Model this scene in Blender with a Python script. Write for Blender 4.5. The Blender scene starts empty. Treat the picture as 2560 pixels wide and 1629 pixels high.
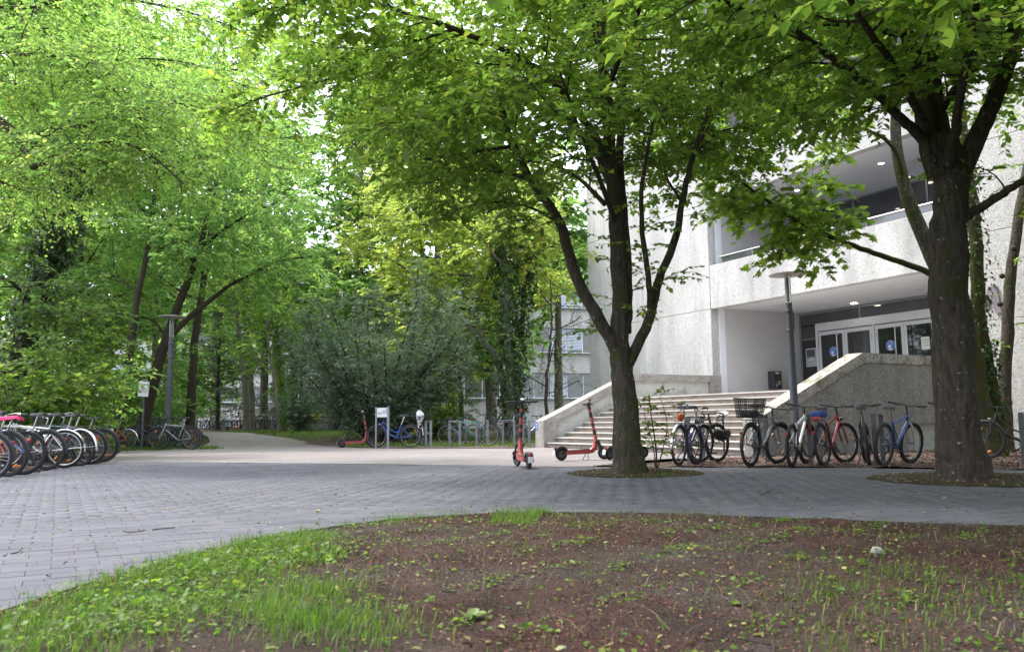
import bpy, math, random
import numpy as np
from mathutils import Vector, Matrix
from mathutils.geometry import delaunay_2d_cdt

R = random.Random(7)
NP = np.random.default_rng(7)
scene = bpy.context.scene
COL = scene.collection

# ------------------------------------------------------------------ camera
FPX, CXP, CYP = 2035.0, 1280.0, 814.5          # focal length in photo pixels, principal point
PITCH, ROLL, CAMZ = math.radians(6.67), math.radians(0.6), 0.77
Fv = Vector((0, math.cos(PITCH), math.sin(PITCH)))
_R0, _U0 = Vector((1, 0, 0)), Vector((0, -math.sin(PITCH), math.cos(PITCH)))
Rv = _R0 * math.cos(ROLL) - _U0 * math.sin(ROLL)
Uv = _U0 * math.cos(ROLL) + _R0 * math.sin(ROLL)
CAM = Vector((0, 0, CAMZ))
cd = bpy.data.cameras.new('camera')
cam = bpy.data.objects.new('camera', cd)
COL.objects.link(cam)
cam.matrix_world = Matrix(((Rv.x, Uv.x, -Fv.x, 0), (Rv.y, Uv.y, -Fv.y, 0), (Rv.z, Uv.z, -Fv.z, CAMZ), (0, 0, 0, 1)))
cd.sensor_width = 36.0
cd.lens = 36.0 * FPX / 2560.0
cd.clip_start, cd.clip_end = 0.05, 2000
cd.dof.use_dof = True
cd.dof.focus_distance = 14.0
cd.dof.aperture_fstop = 4.5
scene.camera = cam

# ------------------------------------------------------------------ light
SUN_EL, SUN_AZ = math.radians(58), math.radians(-66)   # azimuth from +Y, clockwise
world = bpy.data.worlds.new('World')
scene.world = world
world.use_nodes = True
wn = world.node_tree
wn.nodes.clear()
sky = wn.nodes.new('ShaderNodeTexSky')
sky.sky_type = 'NISHITA'
sky.sun_disc = False
sky.sun_elevation = SUN_EL
sky.sun_rotation = SUN_AZ
sky.air_density, sky.dust_density, sky.ozone_density = 1.0, 6.0, 1.0
bg = wn.nodes.new('ShaderNodeBackground')
bg.inputs['Strength'].default_value = 0.15
wo = wn.nodes.new('ShaderNodeOutputWorld')
# thin even cloud over the whole dome: the sky colour is drawn towards white
cl = wn.nodes.new('ShaderNodeTexNoise')
cl.inputs['Scale'].default_value, cl.inputs['Detail'].default_value = 1.6, 5.0
clr = wn.nodes.new('ShaderNodeMapRange')
clr.inputs['To Min'].default_value, clr.inputs['To Max'].default_value = 0.6, 0.9
wn.links.new(cl.outputs[0], clr.inputs[0])
cm = wn.nodes.new('ShaderNodeMix')
cm.data_type = 'RGBA'
cm.inputs[7].default_value = (7.0, 7.4, 8.4, 1)
wn.links.new(clr.outputs[0], cm.inputs[0])
wn.links.new(sky.outputs[0], cm.inputs[6])
wn.links.new(cm.outputs[2], bg.inputs[0])
wn.links.new(bg.outputs[0], wo.inputs[0])
sd = bpy.data.lights.new('sun', 'SUN')
sd.energy, sd.angle, sd.color = 1.5, math.radians(12), (1.0, 0.96, 0.9)
sun = bpy.data.objects.new('sun', sd)
COL.objects.link(sun)
_sv = Vector((math.sin(SUN_AZ) * math.cos(SUN_EL), math.cos(SUN_AZ) * math.cos(SUN_EL), math.sin(SUN_EL)))
sun.rotation_euler = _sv.to_track_quat('Z', 'Y').to_euler()
vs = scene.view_settings
vs.view_transform, vs.look, vs.exposure, vs.gamma, vs.use_curve_mapping = 'Standard', 'None', 1.65, 1.0, False
cy = scene.cycles
cy.use_denoising = True
cy.max_bounces, cy.diffuse_bounces, cy.glossy_bounces, cy.transmission_bounces, cy.transparent_max_bounces = 8, 4, 3, 5, 8
cy.caustics_reflective = cy.caustics_refractive = False
cy.sample_clamp_indirect = 8.0

# ------------------------------------------------------------------ pixel to place
def ray(px, py):
    return Fv + Rv * ((px - CXP) / FPX) - Uv * ((py - CYP) / FPX)
def smooth(a, b, x):
    t = min(1.0, max(0.0, (x - a) / (b - a)))
    return t * t * (3 - 2 * t)
def gz(x, y):                                   # the park behind the racks lies a little higher
    return 0.38 * smooth(28.5, 38, y + 0.25 * max(0, x))
def G(px, py):                                  # a pixel on the ground: first hit of the sight line
    d = ray(px, py)
    d = d / d.y
    f = lambda Y: CAMZ + d.z * Y - gz(d.x * Y, Y)
    Y = 1.0
    while Y < 160 and f(Y + 0.25) > 0:
        Y += 0.25
    a, b = Y, Y + 0.25
    for _ in range(20):
        m = (a + b) / 2
        a, b = (m, b) if f(m) > 0 else (a, m)
    return CAM + d * a
def at(px, py, depth):                          # a pixel at a given distance along +Y
    d = ray(px, py)
    return CAM + d * (depth / d.y)
def gx(px, depth):                              # ground point under column px at distance depth
    x = (px - CXP) / FPX * depth
    return Vector((x, depth, gz(x, depth)))

# ------------------------------------------------------------------ materials
def nodes(name):
    m = bpy.data.materials.new(name)
    m.use_nodes = True
    nt = m.node_tree
    return m, nt, nt.nodes['Principled BSDF']
def N(nt, typ, **kw):
    n = nt.nodes.new(typ)
    for k, v in kw.items():
        if k in n.inputs.keys():
            n.inputs[k].default_value = v
        else:
            setattr(n, k, v)
    return n
def noise(nt, scale, detail=4, rough=0.6, vec=None):
    n = N(nt, 'ShaderNodeTexNoise', Scale=scale, Detail=detail, Roughness=rough)
    if vec is not None:
        nt.links.new(vec, n.inputs['Vector'])
    return n
def ramp(nt, fac, stops):
    r = nt.nodes.new('ShaderNodeValToRGB')
    cr = r.color_ramp
    while len(cr.elements) < len(stops):
        cr.elements.new(0.5)
    for e, (p, c) in zip(cr.elements, stops):
        e.position = p
        e.color = (c[0], c[1], c[2], 1) if len(c) == 3 else c
    nt.links.new(fac, r.inputs[0])
    return r.outputs[0]
def mixc(nt, fac, a, b, mode='MIX'):
    m = nt.nodes.new('ShaderNodeMix')
    m.data_type = 'RGBA'
    m.blend_type = mode
    for idx, v in ((0, fac), (6, a), (7, b)):
        if isinstance(v, (int, float)):
            m.inputs[idx].default_value = v
        elif isinstance(v, tuple):
            m.inputs[idx].default_value = (v[0], v[1], v[2], 1)
        else:
            nt.links.new(v, m.inputs[idx])
    return m.outputs[2]
def bump(nt, bsdf, height, strength, dist=0.02):
    b = N(nt, 'ShaderNodeBump', Strength=strength, Distance=dist)
    nt.links.new(height, b.inputs['Height'])
    nt.links.new(b.outputs[0], bsdf.inputs['Normal'])
def objco(nt):
    return nt.nodes.new('ShaderNodeTexCoord').outputs['Object']
def geopos(nt):
    return nt.nodes.new('ShaderNodeNewGeometry').outputs['Position']
_pm = {}
def paint(name, col, rough=0.45, metal=0.0, var=0.25, scale=14.0, coat=0.0, bmp=0.0):
    """painted, rubber or metal surface with slight wear"""
    if name in _pm:
        return _pm[name]
    m, nt, b = nodes(name)
    n = noise(nt, scale, 5, 0.65, objco(nt))
    dark = tuple(c * (1 - var) for c in col)
    light = tuple(min(1, c * (1 + var * 0.6) + 0.01 * var) for c in col)
    nt.links.new(ramp(nt, n.outputs[0], [(0.3, dark), (0.7, light)]), b.inputs['Base Color'])
    b.inputs['Metallic'].default_value = metal
    r2 = N(nt, 'ShaderNodeMapRange')
    r2.inputs['To Min'].default_value = max(0.03, rough - 0.12)
    r2.inputs['To Max'].default_value = min(1, rough + 0.15)
    nt.links.new(n.outputs[0], r2.inputs[0])
    nt.links.new(r2.outputs[0], b.inputs['Roughness'])
    if coat:
        b.inputs['Coat Weight'].default_value = coat
    if bmp:
        bump(nt, b, noise(nt, scale * 8, 4, 0.6, objco(nt)).outputs[0], bmp, 0.01)
    _pm[name] = m
    return m
def leafmat(name, c0, c1, trans=0.5, gain=2.2, rough=0.5):
    m, nt, b = nodes(name)
    a = N(nt, 'ShaderNodeAttribute', attribute_name='rnd')
    col = ramp(nt, a.outputs['Fac'], [(0.0, c0), (0.85, c1), (1.0, (min(1, c1[0] * 1.5), c1[1] * 1.1, c1[2]))])
    nt.links.new(col, b.inputs['Base Color'])
    b.inputs['Roughness'].default_value = rough
    b.inputs['Specular IOR Level'].default_value = 0.35
    t = nt.nodes.new('ShaderNodeBsdfTranslucent')
    tc = mixc(nt, 1.0, col, (gain * 1.03, gain * 1.03, gain * 0.8), 'MULTIPLY')
    nt.links.new(tc, t.inputs[0])
    mx = nt.nodes.new('ShaderNodeMixShader')
    mx.inputs[0].default_value = trans
    nt.links.new(b.outputs[0], mx.inputs[1])
    nt.links.new(t.outputs[0], mx.inputs[2])
    nt.links.new(mx.outputs[0], nt.nodes['Material Output'].inputs[0])
    return m
def barkmat(name, c0, c1, moss=0.4, mossc=(0.055, 0.075, 0.012), lichen=0.12):
    m, nt, b = nodes(name)
    co = geopos(nt)
    mp = N(nt, 'ShaderNodeMapping')
    mp.inputs['Scale'].default_value = (14, 14, 3.0)
    nt.links.new(co, mp.inputs[0])
    n1 = noise(nt, 1.6, 8, 0.7, mp.outputs[0])
    c = ramp(nt, n1.outputs[0], [(0.3, c0), (0.65, c1)])
    n2 = noise(nt, 2.3, 5, 0.6, co)
    mf = ramp(nt, n2.outputs[0], [(0.62 - moss * 0.4, (0, 0, 0)), (0.75 - moss * 0.3, (1, 1, 1))])
    c = mixc(nt, mf, c, mossc)
    n3 = noise(nt, 19, 3, 0.5, co)
    lf = ramp(nt, n3.outputs[0], [(0.74 - lichen * 0.6, (0, 0, 0)), (0.78 - lichen * 0.6, (1, 1, 1))])
    c = mixc(nt, lf, c, (0.2, 0.23, 0.19))
    nt.links.new(c, b.inputs['Base Color'])
    b.inputs['Roughness'].default_value = 0.9
    b.inputs['Specular IOR Level'].default_value = 0.2
    mf2 = N(nt, 'ShaderNodeMath', operation='ADD')
    nt.links.new(n1.outputs[0], mf2.inputs[0])
    nt.links.new(n3.outputs[0], mf2.inputs[1])
    bump(nt, b, mf2.outputs[0], 0.9, 0.03)
    return m
def pebble(name, base, dark, light, scale=26.0, bstr=0.5, streak=0.25, moss=None):
    """exposed aggregate concrete: a cell per pebble, weather streaks"""
    m, nt, b = nodes(name)
    co = geopos(nt)
    v = N(nt, 'ShaderNodeTexVoronoi', Scale=scale)
    nt.links.new(co, v.inputs['Vector'])
    hsv = nt.nodes.new('ShaderNodeSeparateColor')
    nt.links.new(v.outputs['Color'], hsv.inputs[0])
    c = ramp(nt, hsv.outputs[0], [(0.0, dark), (0.16, base), (0.75, base), (1.0, light)])
    mp = N(nt, 'ShaderNodeMapping')
    mp.inputs['Scale'].default_value = (1.1, 1.1, 0.22)
    nt.links.new(co, mp.inputs[0])
    st = noise(nt, 1.4, 6, 0.65, mp.outputs[0])
    s = ramp(nt, st.outputs[0], [(0.3, (1 - streak, 1 - streak, 1 - streak)), (0.65, (1, 1, 1))])
    c = mixc(nt, 1.0, c, s, 'MULTIPLY')
    if moss:
        n2 = noise(nt, 3.0, 6, 0.7, co)
        c = mixc(nt, ramp(nt, n2.outputs[0], [(0.5, (0, 0, 0)), (0.64, (1, 1, 1))]), c, moss)
    nt.links.new(c, b.inputs['Base Color'])
    b.inputs['Roughness'].default_value = 0.88
    bump(nt, b, v.outputs['Distance'], bstr, 0.012)
    return m
def concrete(name, c0, c1, stain=(0.10, 0.095, 0.07), samt=0.5, zlow=None):
    m, nt, b = nodes(name)
    co = geopos(nt)
    n = noise(nt, 1.1, 7, 0.65, co)
    c = ramp(nt, n.outputs[0], [(0.3, c0), (0.7, c1)])
    n2 = noise(nt, 2.6, 6, 0.7, co)
    f = ramp(nt, n2.outputs[0], [(0.66 - samt * 0.25, (0, 0, 0)), (0.86 - samt * 0.2, (1, 1, 1))])
    c = mixc(nt, f, c, stain)
    nt.links.new(c, b.inputs['Base Color'])
    b.inputs['Roughness'].default_value = 0.9
    bump(nt, b, noise(nt, 55, 4, 0.6, co).outputs[0], 0.25, 0.006)
    return m
def soilmat(name, stops, scale=1.2, fine=70.0, bstr=0.9, bdist=0.03):
    m, nt, b = nodes(name)
    co = geopos(nt)
    n = noise(nt, scale, 7, 0.68, co)
    f = noise(nt, fine, 4, 0.7, co)
    a = N(nt, 'ShaderNodeMath', operation='MULTIPLY_ADD')
    a.inputs[1].default_value = 0.55
    nt.links.new(f.outputs[0], a.inputs[0])
    h = N(nt, 'ShaderNodeMath', operation='MULTIPLY')
    h.inputs[1].default_value = 0.45
    nt.links.new(n.outputs[0], h.inputs[0])
    nt.links.new(h.outputs[0], a.inputs[2])
    nt.links.new(ramp(nt, a.outputs[0], stops), b.inputs['Base Color'])
    b.inputs['Roughness'].default_value = 0.95
    b.inputs['Specular IOR Level'].default_value = 0.15
    bump(nt, b, f.outputs[0], bstr, bdist)
    return m
def glassmat(name, col=(0.015, 0.018, 0.02), rough=0.03):
    m, nt, b = nodes(name)
    n = noise(nt, 0.8, 2, 0.5, geopos(nt))
    nt.links.new(ramp(nt, n.outputs[0], [(0.3, col), (0.7, tuple(c * 1.6 for c in col))]), b.inputs['Base Color'])
    b.inputs['Roughness'].default_value = rough
    b.inputs['Specular IOR Level'].default_value = 0.8
    b.inputs['Coat Weight'].default_value = 0.3
    bump(nt, b, n.outputs[0], 0.03, 0.02)
    return m
def glow(name, col, s):
    m, nt, b = nodes(name)
    b.inputs['Base Color'].default_value = (*col, 1)
    b.inputs['Emission Color'].default_value = (*col, 1)
    b.inputs['Emission Strength'].default_value = s
    return m

# ------------------------------------------------------------------ mesh builder
class MB:
    def __init__(self):
        self.v, self.f, self.sm = [], [], []
    def add(self, vs_, fs, sm=False):
        o = len(self.v)
        self.v.extend(tuple(p) for p in vs_)
        self.f.extend(tuple(i + o for i in f) for f in fs)
        self.sm.extend([sm] * len(fs))
        return self
    def box(self, c, s, rot=None, bev=0.0):
        hx, hy, hz = s[0] / 2, s[1] / 2, s[2] / 2
        if bev <= 0:
            P = [(-hx, -hy, -hz), (hx, -hy, -hz), (hx, hy, -hz), (-hx, hy, -hz), (-hx, -hy, hz), (hx, -hy, hz), (hx, hy, hz), (-hx, hy, hz)]
            Fc = [(0, 3, 2, 1), (4, 5, 6, 7), (0, 1, 5, 4), (1, 2, 6, 5), (2, 3, 7, 6), (3, 0, 4, 7)]
        else:
            b = min(bev, hx * 0.9, hy * 0.9, hz * 0.9)
            P, Fc = [], []
            def ring(z, k):
                return [(-hx + k, -hy, z), (hx - k, -hy, z), (hx, -hy + k, z), (hx, hy - k, z), (hx - k, hy, z), (-hx + k, hy, z), (-hx, hy - k, z), (-hx, -hy + k, z)]
            def ring2(z):
                return [(-hx + b, -hy + b, z)] * 0 + [(-hx + 1.3 * b, -hy + b * .6, z), (hx - 1.3 * b, -hy + b * .6, z), (hx - b * .6, -hy + 1.3 * b, z), (hx - b * .6, hy - 1.3 * b, z), (hx - 1.3 * b, hy - b * .6, z), (-hx + 1.3 * b, hy - b * .6, z), (-hx + b * .6, hy - 1.3 * b, z), (-hx + b * .6, -hy + 1.3 * b, z)]
            rs = [ring2(-hz), ring(-hz + b, b), ring(hz - b, b), ring2(hz)]
            for r_ in rs:
                P += r_
            for k in range(3):
                for i in range(8):
                    j = (i + 1) % 8
                    Fc.append((k * 8 + i, k * 8 + j, k * 8 + 8 + j, k * 8 + 8 + i))
            Fc.append(tuple(range(7, -1, -1)))
            Fc.append(tuple(range(24, 32)))
        c = Vector(c)
        if rot is not None:
            P = [c + rot @ Vector(p) for p in P]
        else:
            P = [(p[0] + c[0], p[1] + c[1], p[2] + c[2]) for p in P]
        return self.add(P, Fc)
    def tube(self, pts, rad, n=8, caps=True, sm=True, jit=0.0, flute=0.0):
        pts = [Vector(p) for p in pts]
        if isinstance(rad, (int, float)):
            rad = [rad] * len(pts)
        V, Fc = [], []
        t = (pts[1] - pts[0]).normalized()
        a = Vector((0, 0, 1)) if abs(t.z) < 0.9 else Vector((1, 0, 0))
        u = t.cross(a).normalized()
        for i, p in enumerate(pts):
            if i == 0:
                t = pts[1] - pts[0]
            elif i == len(pts) - 1:
                t = pts[-1] - pts[-2]
            else:
                t = pts[i + 1] - pts[i - 1]
            if t.length < 1e-9:
                t = Vector((0, 0, 1))
            t.normalize()
            u = (u - t * u.dot(t))
            if u.length < 1e-6:
                u = t.orthogonal()
            u.normalize()
            w = t.cross(u)
            for k in range(n):
                ang = 2 * math.pi * k / n
                r_ = rad[i] * (1 + (R.uniform(-jit, jit) if jit else 0))
                if flute:
                    r_ *= 1 + flute * (math.sin(3 * ang + 0.35 * i) * 0.6 + math.sin(5 * ang - 0.22 * i + 1) * 0.4 + 0.5 * math.sin(0.9 * i + ang))
                V.append(p + u * (math.cos(ang) * r_) + w * (math.sin(ang) * r_))
        for i in range(len(pts) - 1):
            for k in range(n):
                j = (k + 1) % n
                Fc.append((i * n + k, i * n + j, i * n + n + j, i * n + n + k))
        if caps:
            Fc.append(tuple(range(n - 1, -1, -1)))
            Fc.append(tuple((len(pts) - 1) * n + k for k in range(n)))
        return self.add(V, Fc, sm)
    def ring(self, c, Rr, r, ns=32, nr=8, axis='Y', sx=1.0, a0=0.0, a1=2 * math.pi, knob=0.0):
        """torus (or arc) whose axle runs along Y"""
        V, Fc = [], []
        full = abs(a1 - a0 - 2 * math.pi) < 1e-6
        cnt = ns if full else ns + 1
        for i in range(cnt):
            a = a0 + (a1 - a0) * i / ns
            for k in range(nr):
                b = 2 * math.pi * k / nr
                rr = Rr + r * math.cos(b) + (knob if (knob and i % 2 and math.cos(b) > 0.3) else 0)
                V.append((c[0] + rr * math.cos(a), c[1] + r * sx * math.sin(b), c[2] + rr * math.sin(a)))
        for i in range(ns if full else ns):
            i2 = (i + 1) % cnt if full else i + 1
            for k in range(nr):
                k2 = (k + 1) % nr
                Fc.append((i * nr + k, i * nr + k2, i2 * nr + k2, i2 * nr + k))
        return self.add(V, Fc, True)
    def lathe(self, prof, n=20, c=(0, 0, 0), caps=True):
        V, Fc = [], []
        for (r_, z) in prof:
            for k in range(n):
                a = 2 * math.pi * k / n
                V.append((c[0] + r_ * math.cos(a), c[1] + r_ * math.sin(a), c[2] + z))
        for i in range(len(prof) - 1):
            for k in range(n):
                j = (k + 1) % n
                Fc.append((i * n + k, i * n + j, i * n + n + j, i * n + n + k))
        if caps:
            Fc.append(tuple(range(n - 1, -1, -1)))
            Fc.append(tuple((len(prof) - 1) * n + k for k in range(n)))
        return self.add(V, Fc, True)
    def prism(self, poly, axis, a, b):
        """extrude a 2-D polygon along axis 'x','y','z' from a to b"""
        def P(p, t):
            return {'x': (t, p[0], p[1]), 'y': (p[0], t, p[1]), 'z': (p[0], p[1], t)}[axis]
        n = len(poly)
        V = [P(p, a) for p in poly] + [P(p, b) for p in poly]
        Fc = [tuple(range(n - 1, -1, -1)), tuple(range(n, 2 * n))]
        Fc += [(i, (i + 1) % n, n + (i + 1) % n, n + i) for i in range(n)]
        return self.add(V, Fc)
    def mesh(self, name, mat=None, fix=True):
        me = bpy.data.meshes.new(name)
        me.from_pydata(self.v, [], self.f)
        me.polygons.foreach_set('use_smooth', self.sm)
        if fix:
            import bmesh
            bm = bmesh.new()
            bm.from_mesh(me)
            bmesh.ops.recalc_face_normals(bm, faces=bm.faces)
            bm.to_mesh(me)
            bm.free()
        if any(self.sm):
            try:
                me.set_sharp_from_angle(angle=math.radians(40))
            except Exception:
                pass
        if mat:
            me.materials.append(mat)
        return me
    def build(self, name, mat, parent=None, **kw):
        return obj(name, self.mesh(name, mat), parent, **kw)

def obj(name, me, parent=None, mat=None, label=None, cat=None, group=None, kind=None, loc=None, rz=None):
    o = bpy.data.objects.new(name, me)
    COL.objects.link(o)
    if parent is not None:
        o.parent = parent
    if mat is not None and me is not None:
        o.material_slots[0].link = 'OBJECT'
        o.material_slots[0].material = mat
    return tag(o, label, cat, group, kind, loc, rz)
def tag(o, label=None, cat=None, group=None, kind=None, loc=None, rz=None):
    if label: o['label'] = label
    if cat: o['category'] = cat
    if group: o['group'] = group
    if kind: o['kind'] = kind
    if loc is not None: o.location = loc
    if rz is not None: o.rotation_euler = (0, 0, rz)
    return o
def thing(name, label, cat, loc=(0, 0, 0), rz=0.0, group=None):
    return obj(name, None, None, None, label, cat, group, None, loc, rz)

def fastmesh(name, V, tris, mat, rnd=None, quads=False):
    """numpy vertices (n,3) and faces (m,3|4) to a mesh"""
    me = bpy.data.meshes.new(name)
    k = tris.shape[1]
    me.vertices.add(len(V))
    me.vertices.foreach_set('co', np.ascontiguousarray(V, dtype=np.float32).ravel())
    me.loops.add(tris.size)
    me.loops.foreach_set('vertex_index', np.ascontiguousarray(tris, dtype=np.int32).ravel())
    me.polygons.add(len(tris))
    me.polygons.foreach_set('loop_start', np.arange(0, tris.size, k, dtype=np.int32))
    try:
        me.polygons.foreach_set('loop_total', np.full(len(tris), k, dtype=np.int32))
    except Exception:
        pass
    if rnd is not None:
        at_ = me.attributes.new('rnd', 'FLOAT', 'POINT')
        at_.data.foreach_set('value', np.ascontiguousarray(rnd, dtype=np.float32))
    me.update(calc_edges=True)
    me.materials.append(mat)
    return me

def sheet(name, poly, mat, z=0.0, step=0.6, zfun=None, label=None, kind='structure', parent=None, cat=None):
    """a ground sheet with the outline poly (list of x,y), following the ground"""
    pts = []
    n = len(poly)
    for i in range(n):
        a, b = Vector(poly[i][:2]), Vector(poly[(i + 1) % n][:2])
        m = max(1, int((b - a).length / step))
        for k in range(m):
            pts.append(a + (b - a) * (k / m))
    nb = len(pts)
    xs, ys = [p.x for p in pts], [p.y for p in pts]
    def inside(x, y):
        c = False
        j = nb - 1
        for i in range(nb):
            if (ys[i] > y) != (ys[j] > y) and x < (xs[j] - xs[i]) * (y - ys[i]) / (ys[j] - ys[i]) + xs[i]:
                c = not c
            j = i
        return c
    inner = []
    x = min(xs) + step / 2
    while x < max(xs):
        y = min(ys) + step / 2
        while y < max(ys):
            xx, yy = x + R.uniform(-.2, .2) * step, y + R.uniform(-.2, .2) * step
            if inside(xx, yy):
                inner.append(Vector((xx, yy)))
            y += step
        x += step
    r_ = delaunay_2d_cdt(pts + inner, [(i, (i + 1) % nb) for i in range(nb)], [list(range(nb))], 1, 1e-4)
    V = [(p.x, p.y, gz(p.x, p.y) + z + (zfun(p.x, p.y) if zfun else 0)) for p in r_[0]]
    mb = MB()
    mb.add(V, [tuple(f) for f in r_[2]], True)
    me = mb.mesh(name, mat, fix=False)
    if len(me.polygons) and me.polygons[0].normal.z < 0:
        me.flip_normals()
    return obj(name, me, parent, None, label, cat, None, kind)
def in_poly(poly, x, y):
    c = False
    j = len(poly) - 1
    for i in range(len(poly)):
        xi, yi, xj, yj = poly[i][0], poly[i][1], poly[j][0], poly[j][1]
        if (yi > y) != (yj > y) and x < (xj - xi) * (y - yi) / (yj - yi) + xi:
            c = not c
        j = i
    return c
# ================================================================== GROUND
M_lawn = soilmat('lawn_soil', [(0.30, (0.035, 0.028, 0.018)), (0.45, (0.075, 0.06, 0.035)), (0.55, (0.05, 0.075, 0.02)), (0.7, (0.08, 0.12, 0.03))], 0.5, 40)
def groundmat(name):
    m, nt, b = nodes(name)
    co = geopos(nt)
    big = noise(nt, 0.55, 6, 0.62, co)
    mid = noise(nt, 2.6, 7, 0.7, co)
    fine = noise(nt, 95, 4, 0.75, co)
    dry = ramp(nt, mid.outputs[0], [(0.3, (0.075, 0.058, 0.05)), (0.55, (0.135, 0.11, 0.097)), (0.75, (0.20, 0.17, 0.152))])
    red = ramp(nt, mid.outputs[0], [(0.3, (0.06, 0.034, 0.028)), (0.55, (0.125, 0.07, 0.058)), (0.75, (0.165, 0.10, 0.085))])
    c = mixc(nt, ramp(nt, big.outputs[0], [(0.40, (0, 0, 0)), (0.58, (1, 1, 1))]), dry, red)
    c = mixc(nt, 1.0, c, ramp(nt, fine.outputs[0], [(0.3, (0.3, 0.29, 0.28)), (0.5, (0.78, 0.77, 0.77)), (0.72, (1.35, 1.3, 1.27))]), 'MULTIPLY')
    nt.links.new(c, b.inputs['Base Color'])
    b.inputs['Roughness'].default_value = 0.95
    b.inputs['Specular IOR Level'].default_value = 0.15
    ad = N(nt, 'ShaderNodeMath', operation='ADD')
    nt.links.new(fine.outputs[0], ad.inputs[0])
    nt.links.new(mid.outputs[0], ad.inputs[1])
    bump(nt, b, ad.outputs[0], 1.0, 0.035)
    return m
M_soil = groundmat('soil')
M_gravel = soilmat('gravel', [(0.34, (0.05, 0.035, 0.03)), (0.47, (0.13, 0.09, 0.078)), (0.56, (0.21, 0.155, 0.14)), (0.66, (0.3, 0.25, 0.24))], 0.9, 45, 1.0, 0.03)
M_bed = soilmat('joint_sand', [(0.36, (0.06, 0.06, 0.06)), (0.5, (0.10, 0.098, 0.09)), (0.6, (0.09, 0.10, 0.06))], 1.4, 60)
M_edge = paint('edging_steel', (0.035, 0.03, 0.028), 0.8)

E_px = [(-60, 1556), (0, 1534), (100, 1501), (191, 1472), (351, 1425), (500, 1385), (660, 1348), (808, 1323), (989, 1299), (1169, 1289), (1329, 1283), (1595, 1284), (1914, 1295), (2232, 1308), (2560, 1318), (2700, 1324)]
EDGE = [G(*p).to_2d() for p in E_px]
back_l = [(-80, 1198), (0, 1190), (70, 1184), (160, 1168), (250, 1158), (400, 1154.5), (800, 1158), (1265, 1163.5), (1400, 1166), (1640, 1167.5), (2100, 1168), (2560, 1175), (2700, 1178)]
BACK = [G(*p).to_2d() for p in back_l]
PAVE = [tuple(p) for p in EDGE] + [(9.5, 6.0), (9.5, 10.6)] + [tuple(p) for p in reversed(BACK)] + [(-13.5, 11.5), (-13, 1.0), (-3.4, 1.6)]
SOIL = [tuple(p) for p in EDGE] + [(6.5, 5.4), (8, 2), (8, -5), (-5, -5), (-3.6, 1.0)]
def soil_z(x, y):
    d = min((Vector((x, y)) - e).length for e in EDGE)
    return 0.05 * smooth(0, 1.6, d) + 0.012 * math.sin(x * 3.1 + y * 1.7) * math.sin(y * 4.3 - x) + 0.005 * math.sin(x * 11.3 + 2 * y) * math.sin(y * 13.7 - 3 * x)

gmb = MB()
gxs = [-160, -120, -90, -70, -55] + [-45 + 2.5 * i for i in range(31)] + [40, 60, 90, 130, 170]
gys = [-30, -15, -8, 0, 5, 10, 15, 20, 24] + [26 + 1.2 * i for i in range(14)] + [46, 52, 60, 70, 80, 95, 115, 140, 170, 220, 300]
for y in gys:
    for x in gxs:
        gmb.v.append((x, y, gz(x, y) - 0.06))
nx = len(gxs)
for j in range(len(gys) - 1):
    for i in range(nx - 1):
        gmb.f.append((j * nx + i, j * nx + i + 1, j * nx + nx + i + 1, j * nx + nx + i)); gmb.sm.append(True)
obj('ground', gmb.mesh('ground', M_lawn, fix=False), kind='structure', label='lawn and bare earth of the park beneath the trees')

# ---- dark concrete pavers laid parallel to the building
pave = sheet('pavement', PAVE, M_bed, z=-0.006, step=0.9, label='grey concrete block pavement curving past the trees')
def pavermat(name, c0, c1):
    m, nt, b = nodes(name)
    oi = nt.nodes.new('ShaderNodeObjectInfo')
    at_ = N(nt, 'ShaderNodeAttribute', attribute_name='rnd')
    ad = N(nt, 'ShaderNodeMath', operation='ADD')
    fr = N(nt, 'ShaderNodeMath', operation='FRACT')
    nt.links.new(at_.outputs['Fac'], ad.inputs[0])
    nt.links.new(oi.outputs['Random'], ad.inputs[1])
    nt.links.new(ad.outputs[0], fr.inputs[0])
    co = geopos(nt)
    n = noise(nt, 1.1, 6, 0.6, co)
    c = ramp(nt, fr.outputs[0], [(0, c0), (1, c1)])
    c = mixc(nt, 1.0, c, ramp(nt, n.outputs[0], [(0.3, (0.78, 0.77, 0.76)), (0.7, (1.05, 1.04, 1.04))]), 'MULTIPLY')
    f = noise(nt, 160, 3, 0.6, co)
    c = mixc(nt, 1.0, c, ramp(nt, f.outputs[0], [(0.3, (0.75, 0.75, 0.75)), (0.7, (1.15, 1.15, 1.15))]), 'MULTIPLY')
    nt.links.new(c, b.inputs['Base Color'])
    b.inputs['Roughness'].default_value = 0.8
    b.inputs['Specular IOR Level'].default_value = 0.2
    bump(nt, b, f.outputs[0], 0.3, 0.004)
    return m
M_paver = pavermat('paver_grey', (0.118, 0.121, 0.145), (0.145, 0.147, 0.171))
AX, AY = Vector((math.cos(math.radians(29)), math.sin(math.radians(29)))), Vector((-math.sin(math.radians(29)), math.cos(math.radians(29))))
PL, PW, GAP = 0.24, 0.16, 0.006
xs_ = [p[0] for p in PAVE]; ys_ = [p[1] for p in PAVE]
PIT1, PIT2 = G(1572, 1183), G(2400, 1199)
spots = []
for j in range(-10, 160):
    for i in range(-90, 110):
        c = AX * ((i + (0.5 if j % 2 else 0)) * PL) + AY * (j * PW)
        if min(xs_) < c.x < max(xs_) and min(ys_) < c.y < max(ys_) and c.y > 1.2 and abs(c.x) < c.y * 0.72 + 0.6:
            if in_poly(PAVE, c.x, c.y) and not in_poly([(q[0], q[1]) for q in SOIL], c.x, c.y):
                spots.append((c.x, c.y))
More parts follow.
